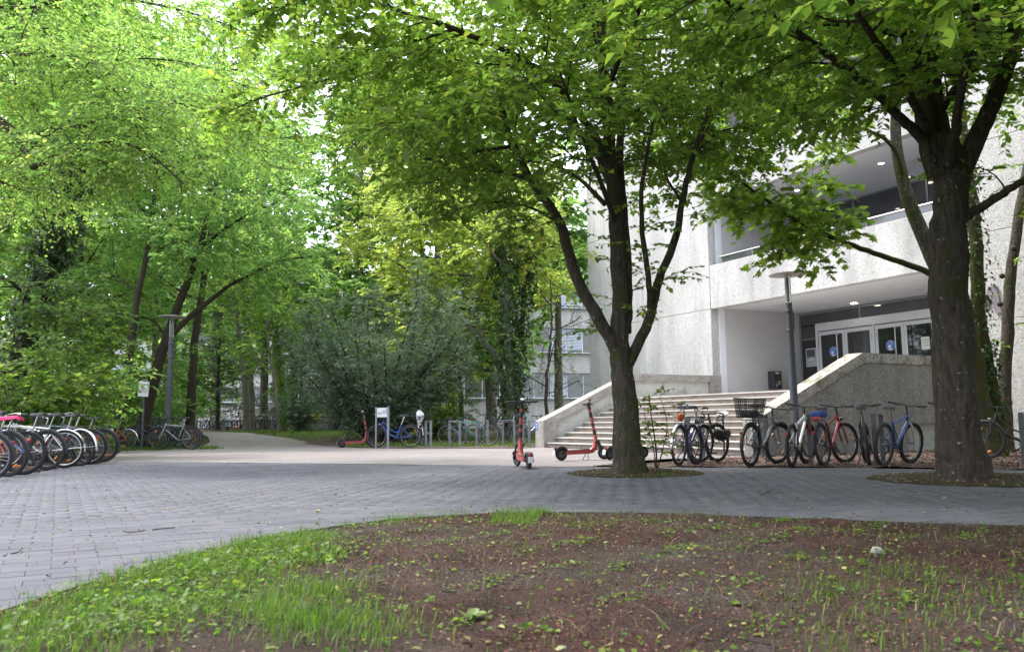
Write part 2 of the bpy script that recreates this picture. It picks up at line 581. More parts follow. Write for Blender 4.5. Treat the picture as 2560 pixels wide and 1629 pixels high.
spots.sort(key=lambda p: (p[0] ** 2 + p[1] ** 2) if (abs(p[0]) < p[1] * 0.635 + 0.05) else 1e6 + p[1])
hx, hy, bv = (PL - 0.002) / 2, (PW - GAP) / 2, 0.002
PVT = [(-hx, -hy, -0.013), (hx, -hy, -0.013), (hx, hy, -0.013), (-hx, hy, -0.013), (-hx, -hy, -bv), (hx, -hy, -bv), (hx, hy, -bv), (-hx, hy, -bv),
       (-hx + bv, -hy + bv, 0), (hx - bv, -hy + bv, 0), (hx - bv, hy - bv, 0), (-hx + bv, hy - bv, 0)]
PFT = [(8, 9, 10, 11)] + [(k, (k + 1) % 4, 4 + (k + 1) % 4, 4 + k) for k in range(4)] + [(4 + k, 4 + (k + 1) % 4, 8 + (k + 1) % 4, 8 + k) for k in range(4)]
pm_ = MB(); pm_.add(PVT, PFT)
paver_me = pm_.mesh('paver', M_paver, fix=False)
ANG = math.radians(29)
for (x, y) in spots[:300]:
    o = obj('paver', paver_me, pave)
    o.location = (x, y, R.uniform(-0.0015, 0.001))
    o.rotation_euler = (R.gauss(0, 0.003), R.gauss(0, 0.003), ANG + R.gauss(0, 0.003))
rest = np.array(spots[300:])
tv = np.array(PVT)
nr = len(rest)
ca, sa = math.cos(ANG), math.sin(ANG)
tx = tv[:, 0] * ca - tv[:, 1] * sa
ty = tv[:, 0] * sa + tv[:, 1] * ca
tz = NP.uniform(-0.0015, 0.001, nr)[:, None] + tv[None, :, 2] + NP.normal(0, 0.003, nr)[:, None] * tv[None, :, 0] + NP.normal(0, 0.003, nr)[:, None] * tv[None, :, 1]
PV = np.stack([rest[:, 0:1] + tx[None], rest[:, 1:2] + ty[None], tz], -1).reshape(-1, 3)
PF = (np.arange(nr)[:, None, None] * 12 + np.array(PFT)[None]).reshape(-1, 4)
po = obj('far_pavers', fastmesh('far_pavers', PV, PF, M_paver, np.repeat(NP.random(nr), 12)), pave, kind='stuff')

# ---- paler reddish pavers beyond, too far off to tell the stones apart
def brickfloor(name, c0, c1, mortar):
    m, nt, b = nodes(name)
    mp = N(nt, 'ShaderNodeMapping')
    mp.inputs['Rotation'].default_value = (0, 0, math.radians(45 - 29))
    nt.links.new(geopos(nt), mp.inputs[0])
    br = N(nt, 'ShaderNodeTexBrick', Scale=1.0)
    for k, v in (('Color1', (*c0, 1)), ('Color2', (*c1, 1)), ('Mortar', (*mortar, 1)), ('Mortar Size', 0.006), ('Brick Width', 0.2), ('Row Height', 0.1)):
        br.inputs[k].default_value = v
    nt.links.new(mp.outputs[0], br.inputs['Vector'])
    n = noise(nt, 0.7, 6, 0.65, geopos(nt))
    c = mixc(nt, 1.0, br.outputs[0], ramp(nt, n.outputs[0], [(0.3, (0.74, 0.74, 0.74)), (0.68, (1.06, 1.04, 1.03))]), 'MULTIPLY')
    nt.links.new(c, b.inputs['Base Color'])
    b.inputs['Roughness'].default_value = 0.75
    bump(nt, b, br.outputs['Fac'], -0.4, 0.006)
    return m
M_brick = brickfloor('paver_pale', (0.24, 0.208, 0.207), (0.29, 0.26, 0.258), (0.12, 0.108, 0.10))
lp = [(250, 1157), (400, 1153.5), (800, 1157), (1265, 1162.5), (1400, 1165), (1480, 1164), (1600, 1150), (1680, 1145), (1860, 1143), (1905, 1139), (1671, 1128), (1364, 1116), (1300, 1120), (1000, 1120), (850, 1118), (810, 1110), (720, 1094), (640, 1084), (580, 1079), (500, 1077), (505, 1084), (520, 1092), (525, 1103), (490, 1119), (380, 1119), (290, 1128), (230, 1150)]
sheet('pale_pavement', [tuple(G(*p).to_2d()) for p in lp], M_brick, z=-0.004, step=1.1, label='pale reddish block paving leading to the stairs and into the park')
lp2 = [(1480, 1163.5), (1640, 1166.5), (2100, 1167), (2560, 1174), (2760, 1176)]
GB = [tuple(G(*p).to_2d()) for p in lp2] + [(13, 13.0), (13.5, 16.5), (11.5, 19.5), (5.25, 16.9), (4.6, 16.6), (3.5, 15.6), (2.3, 14.2)]
gravel_z = lambda x, y: 0.014 * math.sin(x * 5.1) * math.sin(y * 4.3) + 0.008 * math.sin(x * 13 + y * 9)
sheet('gravel_bed', GB, M_gravel, z=0.012, step=0.35, zfun=gravel_z, label='gravel and leaf litter strip under the right bicycle stands')
GB2 = [tuple(G(*p).to_2d()) for p in [(760, 1107), (850, 1117.5), (1000, 1119.5), (1300, 1119.5), (1352, 1116), (1340, 1103), (1200, 1101), (1000, 1102), (800, 1098)]]
sheet('rack_gravel_bed', GB2, M_gravel, z=0.006, step=0.6, label='reddish gravel strip under the middle bicycle stands')
LB = [tuple(G(*p).to_2d()) for p in [(-80, 1196), (0, 1188), (70, 1182), (160, 1166), (250, 1157), (300, 1130), (300, 1118), (250, 1115)]] + [(-13.6, 24), (-18, 24), (-18, 12.5)]
sheet('shrub_bed', LB, M_soil, z=0.006, step=0.7, label='dark leaf litter ground under the left bicycle row')

soil = sheet('soil_bed', SOIL, M_soil, z=0.006, step=0.11, zfun=soil_z, label='reddish brown bare soil bed in the foreground')
ed = MB()
ed_pts = [Vector((p.x, p.y, 0.0)) for p in EDGE]
def crom(pts, per=6):
    out = []
    P_ = [pts[0] * 2 - pts[1]] + list(pts) + [pts[-1] * 2 - pts[-2]]
    for i in range(1, len(P_) - 2):
        a, b, c, d = P_[i - 1], P_[i], P_[i + 1], P_[i + 2]
        for k in range(per):
            t = k / per
            out.append(0.5 * ((2 * b) + (c - a) * t + (2 * a - 5 * b + 4 * c - d) * t * t + (3 * b - a - 3 * c + d) * t ** 3))
    out.append(P_[-2])
    return out
ed.tube([p + Vector((0, 0, 0.004)) for p in ed_pts], 0.012, 6)
ed.build('edging_strip', M_edge, soil)
# ---- round tree pits
M_pit = soilmat('pit_soil', [(0.34, (0.03, 0.02, 0.014)), (0.46, (0.09, 0.062, 0.04)), (0.55, (0.06, 0.07, 0.022)), (0.64, (0.15, 0.12, 0.09))], 2.2, 70)
def pit(c, rad, lab):
    poly = [(c.x + rad * math.cos(a * 2 * math.pi / 28) * (1 + 0.03 * math.sin(a * 3)), c.y + rad * math.sin(a * 2 * math.pi / 28)) for a in range(28)]
    sheet('tree_pit', poly, M_pit, z=0.005, step=0.12, zfun=lambda x, y: 0.05 * smooth(rad, rad * 0.3, math.hypot(x - c.x, y - c.y)) + 0.008 * math.sin(9 * x) * math.sin(11 * y), label=lab)
pit(PIT1 + Vector((0.1, 0.1, 0)), 1.0, 'round pit of litter and moss at the forked tree foot')
pit(PIT2 + Vector((0.25, 0.1, 0)), 1.25, 'round pit of mossy soil at the thick tree foot')

# ================================================================== BUILDING
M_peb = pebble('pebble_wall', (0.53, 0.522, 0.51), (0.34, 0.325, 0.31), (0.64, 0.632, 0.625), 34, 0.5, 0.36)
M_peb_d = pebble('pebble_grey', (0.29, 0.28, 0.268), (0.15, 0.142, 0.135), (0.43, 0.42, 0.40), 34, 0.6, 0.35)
M_peb_w = pebble('pebble_grey_right', (0.46, 0.45, 0.43), (0.26, 0.25, 0.235), (0.62, 0.61, 0.59), 30, 0.7, 0.2)
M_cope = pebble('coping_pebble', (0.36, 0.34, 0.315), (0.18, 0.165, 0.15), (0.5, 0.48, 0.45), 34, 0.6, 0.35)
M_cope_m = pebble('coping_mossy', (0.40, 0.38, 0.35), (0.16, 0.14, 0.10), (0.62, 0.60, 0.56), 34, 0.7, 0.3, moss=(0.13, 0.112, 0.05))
M_rend = concrete('plaster_stained', (0.42, 0.42, 0.39), (0.55, 0.55, 0.51), (0.16, 0.155, 0.12), 0.55)
M_soff = concrete('soffit_paint', (0.62, 0.63, 0.65), (0.68, 0.69, 0.71), (0.55, 0.55, 0.56), 0.1)
M_recess = concrete('recess_paint', (0.52, 0.51, 0.52), (0.58, 0.57, 0.58), (0.46, 0.45, 0.45), 0.15)
M_strip = concrete('white_reveal', (0.72, 0.74, 0.78), (0.78, 0.8, 0.83), (0.6, 0.6, 0.6), 0.1)
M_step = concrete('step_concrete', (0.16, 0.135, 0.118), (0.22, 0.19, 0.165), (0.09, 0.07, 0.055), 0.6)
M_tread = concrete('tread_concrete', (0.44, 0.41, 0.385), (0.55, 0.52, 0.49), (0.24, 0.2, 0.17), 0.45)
M_alu = paint('door_aluminium', (0.60, 0.62, 0.66), 0.4, 0.0, 0.05, 3)
M_mull = paint('mullion_grey', (0.26, 0.27, 0.30), 0.45, 0.3, 0.1, 4)
M_glass = glassmat('dark_glass')
M_glass_u = glassmat('upper_glass', (0.05, 0.052, 0.058), 0.05)
M_steel = paint('brushed_steel', (0.55, 0.55, 0.55), 0.3, 0.9, 0.1, 20)
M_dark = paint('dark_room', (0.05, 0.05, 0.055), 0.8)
M_lit = glow('lit_downlight', (1.0, 0.9, 0.75), 5.0)
BO, BR = Vector((7.1, 27.4, 0)), math.radians(-61)
bx_, by_ = Vector((math.cos(BR), math.sin(BR), 0)), Vector((-math.sin(BR), math.cos(BR), 0))
def BP(s, v, z=0.0):
    return BO + bx_ * s + by_ * v + Vector((0, 0, z))
FL = 3.74
SOF, PAR = 4.54, 6.05
bld = thing('university_building', 'pale pebble concrete building with deep entrance recess and balconies', 'building', BO, BR)
def bbox(name, mat, s0, s1, v0, v1, z0, z1, parent=bld, bev=0.0):
    return MB().box(((s0 + s1) / 2, (v0 + v1) / 2, (z0 + z1) / 2), (s1 - s0, v1 - v0, z1 - z0), None, bev).build(name, mat, parent)
S0, S1, VG = -0.5, 8.32, 4.3
# left wall of storey-high panels with recessed joints
for f in range(5):
    z0 = [0.0, SOF, SOF + FL, SOF + 2 * FL, SOF + 3 * FL][f]
    z1 = [SOF, SOF + FL, SOF + 2 * FL, SOF + 3 * FL, 17.5][f]
    for (a, b) in ((-7.9, -4.2), (-4.2, S0)):
        bbox('wall_panel', M_peb, a + 0.006, b - 0.006, 0, 0.34, z0 + 0.007, z1 - 0.007, bev=0.012)
bbox('wall_core', M_rend, -7.8, S0 - 0.03, 0.05, 14, 0, 17.4)
# facade bands with soffits, one per storey
for k in range(4):
    za, zb = SOF + k * FL, (PAR + k * FL if k < 3 else 17.5)
    band = bbox('balcony_band', M_peb, S0 + 0.004, S1 - 0.004, 0.012, 0.3, za, zb, bev=0.012)
    sl = bbox('soffit', M_soff, S0 + 0.02, S1 - 0.02, 0.31, 14, za + 0.05, za + 0.35)
    for j, (s_, v_, lit) in enumerate(((2.0, 1.7, k == 1), (5.2, 1.7, k == 1), (2.0, 3.0, False), (5.2, 3.0, False), (7.4, 1.7, k == 1))):
        lm = MB().lathe([(0.085, 0.0), (0.10, 0.0), (0.10, 0.05)], 16, (s_, v_, za + 0.035)).build('downlight_ring', M_alu, bld)
        MB().lathe([(0.08, 0), (0.08, 0.02)], 14, (s_, v_, za + 0.032)).build('downlight_lens', M_lit if lit else M_alu, lm)
    MB().box((0.9, 1.9, za + 0.045), (0.55, 0.4, 0.02)).build('ceiling_hatch', M_recess, bld)
    if k < 3:
        rl = MB(); rl.tube([(S0 + 0.3, 0.2, zb + 0.27), (S1 - 0.05, 0.2, zb + 0.27)], 0.028, 8)
        rr = rl.build('handrail', M_steel, bld)
        q = S0 + 0.4
        while q < S1:
            MB().box((q, 0.2, zb + 0.13), (0.03, 0.02, 0.26)).build('rail_post', M_steel, rr)
            q += 1.45
        bbox('rail_glass', M_glass_u, S0 + 0.45, S1 - 0.1, 0.195, 0.205, zb + 0.03, zb + 0.24)
# recess: side walls, white reveal strip, floors
for k in range(4):
    za = 1.45 if k == 0 else SOF + 0.35 + (k - 1) * FL
    zb = SOF + k * FL + 0.05
    bbox('reveal_strip', M_strip, S0 - 0.02, S0 + 0.02, 0.345, 0.62, za, zb)
    bbox('recess_wall', M_recess, S0 - 0.02, S0 + 0.012, 0.621, VG + 0.1, za, zb)
    bbox('recess_wall_far', M_recess, S1 - 0.012, S1 + 0.02, 0.31, VG + 0.1, za, zb)
bbox('platform', M_tread, S0 + 0.02, S1 - 0.2, -3.75, VG + 5, 0.0, 1.45)
bbox('room_back', M_dark, S0, S1, VG + 4.8, VG + 5, 1.45, 17)
# pier wall on the right, the one that carries the letter
for (z0, z1) in ((0, 3.05), (3.05, 5.2), (5.2, 7.45), (7.45, 10.6), (10.6, 14), (14, 17.5)):
    for (a, b) in ((S1 + 0.03, 12.0), (12.0, 16.0)):
        bbox('pier_panel', M_peb_w, a, b - 0.006, -0.02, 0.34, z0 + 0.006, z1 - 0.006, bev=0.012)
bbox('pier_core', M_rend, S1 + 0.04, 15.9, 0.05, 14, 0, 17.4)
# glazing of each storey
def glazing(za, zb, k):
    ms = [S0 + 0.06, 2.15, 4.9, 7.1, S1 - 0.06]
    for s_ in ms:
        bbox('mullion', M_mull, s_ - 0.03, s_ + 0.03, VG - 0.03, VG + 0.05, za, zb)
    for (zz) in ((za + 0.03), (zb - 0.03)) if k else ((zb - 0.05),):
        bbox('transom', M_mull, S0 + 0.09, S1 - 0.09, VG - 0.035, VG + 0.045, zz - 0.028, zz + 0.028)
    if k:
        for a, b in zip(ms[:-1], ms[1:]):
            bbox('window_pane', M_glass_u, a + 0.03, b - 0.03, VG, VG + 0.02, za + 0.06, zb - 0.06)
    else:
        for a, b in zip(ms[:-1], ms[1:]):
            bbox('window_pane', M_glass_u, a + 0.03, b - 0.03, VG, VG + 0.02, 4.14, zb - 0.08)
        bbox('window_pane', M_glass, S0 + 0.09, 0.34, VG, VG + 0.02, 1.5, 3.58)
        bbox('window_pane', M_glass, 5.02, S1 - 0.09, VG, VG + 0.02, 1.5, 4.09)
        bbox('window_pane', M_glass_u, S0 + 0.09, 0.34, VG - 0.002, VG + 0.018, 3.66, 4.09)
        bbox('transom', M_mull, S0 + 0.09, 0.34, VG - 0.034, VG + 0.044, 3.6, 3.645)
for k in range(4):
    glazing(1.45 if k == 0 else SOF + 0.35 + (k - 1) * FL, SOF + k * FL + 0.05, k)
# glowing soffit discs standing in for lamp reflections in the glass
for (s_, z_) in ((2.4, 4.35), (5.3, 4.38), (4.6, 8.0), (6.6, 8.05)):
    MB().lathe([(0.1, 0), (0.1, 0.02)], 14, (s_, VG - 0.6, SOF + 0.03 if z_ < 6 else SOF + FL + 0.03)).build('lamp_reflection_disc', M_lit, bld)
# door set
dz0, dzt, dzh = 1.46, 3.82, 4.13
bbox('door_header', M_alu, 0.36, 5.0, VG - 0.16, VG + 0.03, dzt + 0.03, dzh, bev=0.006)
for s_ in (0.40, 2.725, 4.955):
    bbox('door_jamb', M_alu, s_ - 0.045, s_ + 0.045, VG - 0.155, VG + 0.03, dz0, dzt + 0.028)
leaf_s = [(0.455, 1.57), (1.58, 2.67), (2.78, 3.84), (3.85, 4.90)]
for i, (a, b) in enumerate(leaf_s):
    d = thing('door', None, None); d.parent = bld
    t = 0.1
    bbox('door_frame', M_alu, a, a + t, VG - 0.13, VG - 0.07, dz0, dzt, d)
    bbox('door_frame', M_alu, b - t, b, VG - 0.13, VG - 0.07, dz0, dzt, d)
    bbox('door_frame', M_alu, a + t, b - t, VG - 0.13, VG - 0.07, dzt - 0.13, dzt, d)
    bbox('door_frame', M_alu, a + t, b - t, VG - 0.13, VG - 0.07, dz0, dz0 + 0.18, d)
    bbox('door_pane', M_glass, a + t, b - t, VG - 0.105, VG - 0.09, dz0 + 0.18, dzt - 0.13, d)
    hs = b - 0.24 if i % 2 == 0 else a + 0.16
    h = MB(); h.tube([(hs, VG - 0.24, dz0 + 0.5), (hs, VG - 0.24, dzt - 0.12)], 0.018, 8)
    for zz in (dz0 + 0.55, dzt - 0.16):
        h.box((hs, VG - 0.18, zz), (0.03, 0.12, 0.03))
    h.build('door_handle', M_steel, d)
    hg = a + 0.03 if i % 2 == 0 else b - 0.03
    MB().box((hg, VG - 0.14, dzt - 0.35), (0.018, 0.02, 0.22)).build('hinge', M_steel, d)
# blue mandatory-mask stickers on two door panes (flat print)
M_blue = paint('sticker_blue', (0.012, 0.12, 0.52), 0.5, 0, 0.05)
M_white = paint('sticker_white', (0.8, 0.8, 0.8), 0.5, 0, 0.04)
def disc(mb, s, z, r, v, n=28, sx=1.0):
    mb.add([(s + r * sx * math.cos(2 * math.pi * k / n), v, z + r * math.sin(2 * math.pi * k / n)) for k in range(n)], [tuple(range(n))])
def sticker(s, z, lab):
    st = thing('mask_sticker', lab, 'sticker', BP(s, VG - 0.108, z), BR, 'round mask stickers on the doors')
    m1 = MB(); disc(m1, 0, 0, 0.168, 0); m1.build('rim', M_white, st)
    m2 = MB(); disc(m2, 0, 0, 0.158, -0.0015); m2.build('disc', M_blue, st)
    m3 = MB()
    m3.add([(-0.085, -.003, -0.07), (-0.02, -.003, -0.075), (0.0, -.003, -0.01), (-0.05, -.003, 0.03), (-0.085, -.003, 0.005)], [(0, 1, 2, 3, 4)])
    for (p, q) in (((-.02, .02), (.075, .06)), ((0, -.015), (.085, .01)), ((-.02, -.06), (.06, -.05))):
        m3.box(((p[0] + q[0]) / 2, -.003, (p[1] + q[1]) / 2), (math.dist(p, q), 0.001, 0.011), Matrix.Rotation(-math.atan2(q[1] - p[1], q[0] - p[0]), 3, 'Y'))
    n = 14
    arc = [(0.005 + 0.085 * math.cos(math.pi * (0.05 + 0.95 * k / n)), 0.03 + 0.085 * math.sin(math.pi * (0.05 + 0.95 * k / n))) for k in range(n + 1)]
    arc2 = [(0.005 + 0.075 * math.cos(math.pi * (0.05 + 0.95 * k / n)), 0.03 + 0.075 * math.sin(math.pi * (0.05 + 0.95 * k / n))) for k in range(n + 1)]
    for k in range(n):
        m3.add([(arc[k][0], -.003, arc[k][1]), (arc[k + 1][0], -.003, arc[k + 1][1]), (arc2[k + 1][0], -.003, arc2[k + 1][1]), (arc2[k][0], -.003, arc2[k][1])], [(0, 1, 2, 3)])
    m3.add([(-0.07, -.003, -0.13), (0.06, -.003, -0.13), (0.05, -.003, -0.10), (-0.02, -.003, -0.085), (-0.06, -.003, -0.1)], [(0, 1, 2, 3, 4)])
    m3.build('head_symbol', M_white, st)
sticker(1.05, 3.08, 'round blue mask sticker on the leftmost glass door')
sticker(3.32, 3.10, 'round blue mask sticker on the third glass door')
M_paper = paint('paper', (0.72, 0.75, 0.72), 0.7, 0, 0.06)
M_print = paint('print_dark', (0.08, 0.085, 0.09), 0.7, 0, 0.6, 40)
nt_ = thing('notice', 'pale notice sheet taped inside the rightmost glass door', 'notice', BP(4.55, VG - 0.109, 3.07), BR)
MB().box((0, 0, 0), (0.28, 0.003, 0.4)).build('sheet', M_paper, nt_)
for q in (0.1, 0.02, -0.07):
    MB().box((0.02, -0.003, q), (0.18, 0.001, 0.015)).build('text_line', M_print, nt_)
ps = thing('poster', 'framed grey poster with photo beside the glass doors', 'poster', BP(0.03, VG - 0.05, 2.95), BR)
MB().box((0, 0, 0), (0.46, 0.03, 0.66), None, 0.006).build('frame', M_alu, ps)
MB().box((0, -0.018, 0), (0.4, 0.004, 0.6)).build('sheet', paint('poster_grey', (0.34, 0.37, 0.38), 0.7), ps)
MB().box((0, -0.022, 0.15), (0.36, 0.002, 0.26)).build('photo', M_print, ps)
for q in (-0.06, -0.11, -0.22):
    MB().box((0.03, -0.022, q), (0.28, 0.002, 0.02)).build('text_line', M_paper, ps)
# black letter box in the recess
M_box = paint('letterbox_dark', (0.03, 0.032, 0.04), 0.45)
wb = thing('wall_box', 'black metal wall box with stickers on the recess wall', 'wall box', BP(S0 + 0.02, 2.76, 1.83), BR)
MB().box((0.14, 0, 0.3), (0.26, 0.42, 0.62), None, 0.01).build('body', M_box, wb)
MB().box((0.275, 0, 0.3), (0.012, 0.38, 0.56), None, 0.004).build('front_plate', paint('box_front', (0.045, 0.047, 0.055), 0.4), wb)
for (yy, zz, w_, h_, c_) in ((-0.02, 0.54, 0.18, 0.05, (0.7, 0.7, 0.72)), (0.06, 0.2, 0.12, 0.12, (0.62, 0.5, 0.42)), (0.06, 0.2, 0.07, 0.07, (0.4, 0.12, 0.05)), (-0.07, 0.1, 0.05, 0.1, (0.6, 0.5, 0.3))):
    MB().box((0.284 + h_ * 0.001 + (0.002 if h_ == 0.07 else 0), yy, zz), (0.003, w_, h_)).build('sticker', paint('box_sticker_%d' % int(w_ * 1000), c_, 0.6), wb)
# letter M on the pier wall
M_letter = paint('letter_board', (0.20, 0.17, 0.20), 0.7, 0, 0.2, 6)
lm = MB()
H, W_, T_ = 0.66, 0.62, 0.15
lm.prism([(-W_ / 2 - .06, 0), (-W_ / 2 + T_ - .06, 0), (-W_ / 2 + T_ + .06, H), (-W_ / 2 + .02, H)], 'y', -0.05, 0)
lm.prism([(W_ / 2 + .06, 0), (W_ / 2 - T_ + .06, 0), (W_ / 2 - T_ - .06, H), (W_ / 2 - .02, H)], 'y', -0.052, -0.002)
lm.prism([(-W_ / 2 + .05, H - .002), (-W_ / 2 + T_ + .06, H - .002), (0.06, 0.2), (-0.06, 0.2)], 'y', -0.048, 0.001)
lm.prism([(W_ / 2 - .05, H - .001), (W_ / 2 - T_ - .06, H - .001), (-0.06, 0.201), (0.06, 0.201)], 'y', -0.046, 0.002)
lo = lm.build('letter_sign', M_letter, None, label='large grey wooden letter M mounted on the right wall', cat='letter')
lo.location = BP(9.05, -0.03, 3.2); lo.rotation_euler = (0, 0, BR)

# ---- stairs, every step a stone of its own
stairs = thing('staircase', 'wide flight of ten brown concrete steps to the entrance', 'stairs', BP(-0.08, -6.95), BR)
RI, RU, SW = 0.145, 0.32, 7.98
for i in range(10):
    cuts = [0, 2.7, 5.4, SW] if i % 2 else [0, 1.6, 4.3, 6.9, SW]
    for a, b in zip(cuts[:-1], cuts[1:]):
        zt_ = (i + 1) * RI + R.uniform(-.002, .002)
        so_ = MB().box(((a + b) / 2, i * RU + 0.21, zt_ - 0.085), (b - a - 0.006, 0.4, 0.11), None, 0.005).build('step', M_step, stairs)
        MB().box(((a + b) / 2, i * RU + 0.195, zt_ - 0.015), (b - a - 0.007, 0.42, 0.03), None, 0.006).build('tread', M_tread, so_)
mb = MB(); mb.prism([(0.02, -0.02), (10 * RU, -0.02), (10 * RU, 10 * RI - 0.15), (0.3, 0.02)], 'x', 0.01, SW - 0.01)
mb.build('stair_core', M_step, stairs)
PH = 0.77
def balustrade(name, s_a, s_b, lab, mside, mcope, inner):
    b_ = thing(name, lab, 'balustrade', BP(s_a, -7.05), BR)
    w = s_b - s_a
    L = 7.0 if not inner else 7.05
    run = 10 * RU + 0.1
    zt = 1.45 + PH
    foot = [(L, -0.05)] if inner else [(L, 0.62), (4.75, 0.62), (4.75, -0.05)]
    MB().prism([(0.02, -0.05), (0.02, PH - 0.08), (run, zt - 0.08), (L, zt - 0.08)] + foot, 'x', 0.05 if inner else 0.02, w - (0.10 if inner else 0.02)).build('wall', mside, b_)
    if not inner:
        MB().box((0.15, (4.76 + L) / 2, 0.28), (0.26, L - 4.76, 0.67)).build('plaster_foot', M_rend, b_)
    cp = MB()
    cp.prism([(0, PH - 0.22), (0, PH), (run + 0.02, zt), (L - 0.02, zt), (L - 0.02, zt - 0.22), (run + 0.06, zt - 0.22)], 'x', 0, w)
    cp.build('coping', mcope, b_)
    MB().prism([(0.002, -0.05), (0.45, -0.05), (0.45, PH - 0.03), (0.002, PH - 0.2)], 'x', 0.002, w - 0.002).build('front_post', mside if not inner else mcope, b_)
    if inner:
        MB().prism([(L - 0.52, -0.05), (L - 0.025, -0.05), (L - 0.025, zt - 0.2), (L - 0.52, zt - 0.2)], 'x', 0.003, w - 0.003).build('end_post', mcope, b_)
    return b_
balustrade('stair_balustrade', -0.56, -0.09, 'pale stair parapet with plaster panel left of the steps', M_rend, M_cope, True)
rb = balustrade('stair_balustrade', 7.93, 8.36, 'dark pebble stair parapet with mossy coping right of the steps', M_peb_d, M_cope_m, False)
st = thing('sticker', 'small blue and white sticker on the left stair parapet', 'sticker', BP(-0.47, -7.053, 0.62), BR)
MB().box((0, 0, 0), (0.13, 0.004, 0.22)).build('backing', M_blue, st)
for q in (0.06, 0.0, -0.06):
    MB().box((0.01, -0.003, q), (0.06, 0.002, 0.03)).build('white_mark', M_white, st)
bx = thing('junction_box', 'small grey metal box low on the stair parapet side', 'box', BP(7.55, -5.1, 0.72), BR)
MB().box((0, 0, 0.12), (0.3, 0.24, 0.26), None, 0.01).build('body', M_mull, bx)
MB().box((0, -0.002, 0.26), (0.32, 0.27, 0.02)).build('lid', M_steel, bx)

# ================================================================== WING AND FAR BUILDINGS
M_win_fr = paint('window_frame_white', (0.62, 0.65, 0.72), 0.4, 0, 0.06)
M_blind = paint('blind_slat', (0.55, 0.60, 0.70), 0.5, 0, 0.08)
M_win_gl = glassmat('wing_glass', (0.02, 0.03, 0.02), 0.04)
def strip_building(name, lab, org, rz, length, floors, z0, fh, wh, mod, depth=10, blinds=(), mat=M_peb):
    """long block with ribbon windows; x runs along the front, -y is out"""
    b_ = thing(name, lab, 'building', org, rz)
    MB().box((length / 2, depth / 2 + 0.3, (floors * fh + z0) / 2), (length, depth, floors * fh + z0)).build('core', mat, b_)
    z = 0
    for f in range(floors + 1):
        lo_, hi = (z0 + (f - 1) * fh + wh if f else -0.3), z0 + f * fh
        if f == floors: hi = z0 + f * fh - fh + wh + 1.4
        MB().box((length / 2, 0.15, (lo_ + hi) / 2), (length - 0.02, 0.3, hi - lo_), None, 0.01).build('wall_band', mat, b_)
        if f < floors:
            MB().box((length / 2, -0.06, hi + 0.02), (length, 0.5, 0.05)).build('sill', M_win_fr, b_)
            k = 0
            x = 0.0
            while x < length - 0.1:
                w = min(mod, length - x)
                win = MB()
                for (c, s_) in (((x + 0.03, 0.27, hi + wh / 2), (0.06, 0.08, wh - .07)), ((x + w / 2, 0.27, hi + 0.075), (w - .13, 0.08, 0.05)), ((x + w / 2, 0.27, hi + wh - 0.04), (w - .13, 0.08, 0.05))):
                    win.box(c, s_)
                wo_ = win.build('window', M_win_fr, b_)
                MB().box((x + w / 2 + 0.03, 0.285, hi + wh / 2), (w - 0.07, 0.02, wh - 0.1)).build('pane', M_win_gl, wo_)
                if (f, k) in blinds or (blinds and (f, -1) in blinds and k % 3 != 2):
                    sl = MB()
                    nn = int(wh * 0.85 / 0.11)
                    for q in range(nn):
                        sl.box((x + w / 2 + 0.03, 0.22, hi + wh - 0.1 - q * 0.11), (w - 0.1, 0.05, 0.07))
                    sl.build('blind', M_blind, wo_)
                x += w; k += 1
    return b_
wdir = math.radians(20)
wp = gx(1480, 60)
worg = Vector((wp.x, 60, 0.2)) - Vector((math.cos(wdir), math.sin(wdir), 0)) * 15
strip_building('wing_building', 'pale concrete wing with ribbon windows and blinds behind the ivy trees', worg, wdir, 17, 3, 2.15, 3.3, 1.85, 1.3, 10, blinds={(1, -1), (0, 3), (0, 9), (2, -1), (0, 13)})
strip_building('far_building', 'distant pale concrete block glimpsed between the park trees', Vector((-46, 92, 0.2)), math.radians(2), 58, 4, 3.0, 3.6, 1.7, 2.4, 12, blinds={(1, -1)})
# far ramp walls by the distant bicycles
M_ramp = concrete('ramp_grey', (0.26, 0.25, 0.245), (0.33, 0.32, 0.31), (0.2, 0.19, 0.18), 0.3)
def px_wall(name, lab, pts, d, th, mat, mcope):
    P_ = [at(x, y, d) for x, y in pts]
    x0 = P_[0].x
    w = thing(name, lab, 'wall', (x0, d, gz(x0, d)))
    mb_ = MB(); mb_.prism([(p.x - x0, p.z - gz(x0, d)) for p in P_], 'y', 0, th)
    mb_.build('body', mat, w)
    top = [p for p in P_ if p.z > min(q.z for q in P_) + 0.9]
    return w
px_wall('ramp_wall', 'distant grey ramp wall rising behind the twin trunks', [(624, 1078), (624, 1047), (684, 1020), (745, 1020), (745, 1078)], 70, 0.5, M_ramp, None)
px_wall('ramp_parapet', 'pale sloping parapet band above the distant ramp wall', [(622, 1043), (622, 1030), (684, 1003), (700, 1003), (700, 1018), (684, 1018)], 69.6, 0.3, M_rend, None)
px_wall('park_wall', 'distant long grey wall behind the black picnic tables', [(742, 1078), (742, 1006), (905, 1003), (905, 1078)], 66, 0.5, M_ramp, None)
px_wall('ramp_pillar', 'pale concrete pillar left of the far bicycles', [(533, 1078), (533, 1022), (553, 1022), (553, 1078)], 72, 1.2, M_rend, None)
px_wall('ramp_pillar', 'pale concrete pillar just left of the twin trunks', [(597, 1078), (597, 1014), (606, 1014), (606, 1078)], 72, 1.2, M_rend, None)
fr = thing('railing', 'thin steel railing between the distant concrete pillars', 'railing', gx(500, 73))
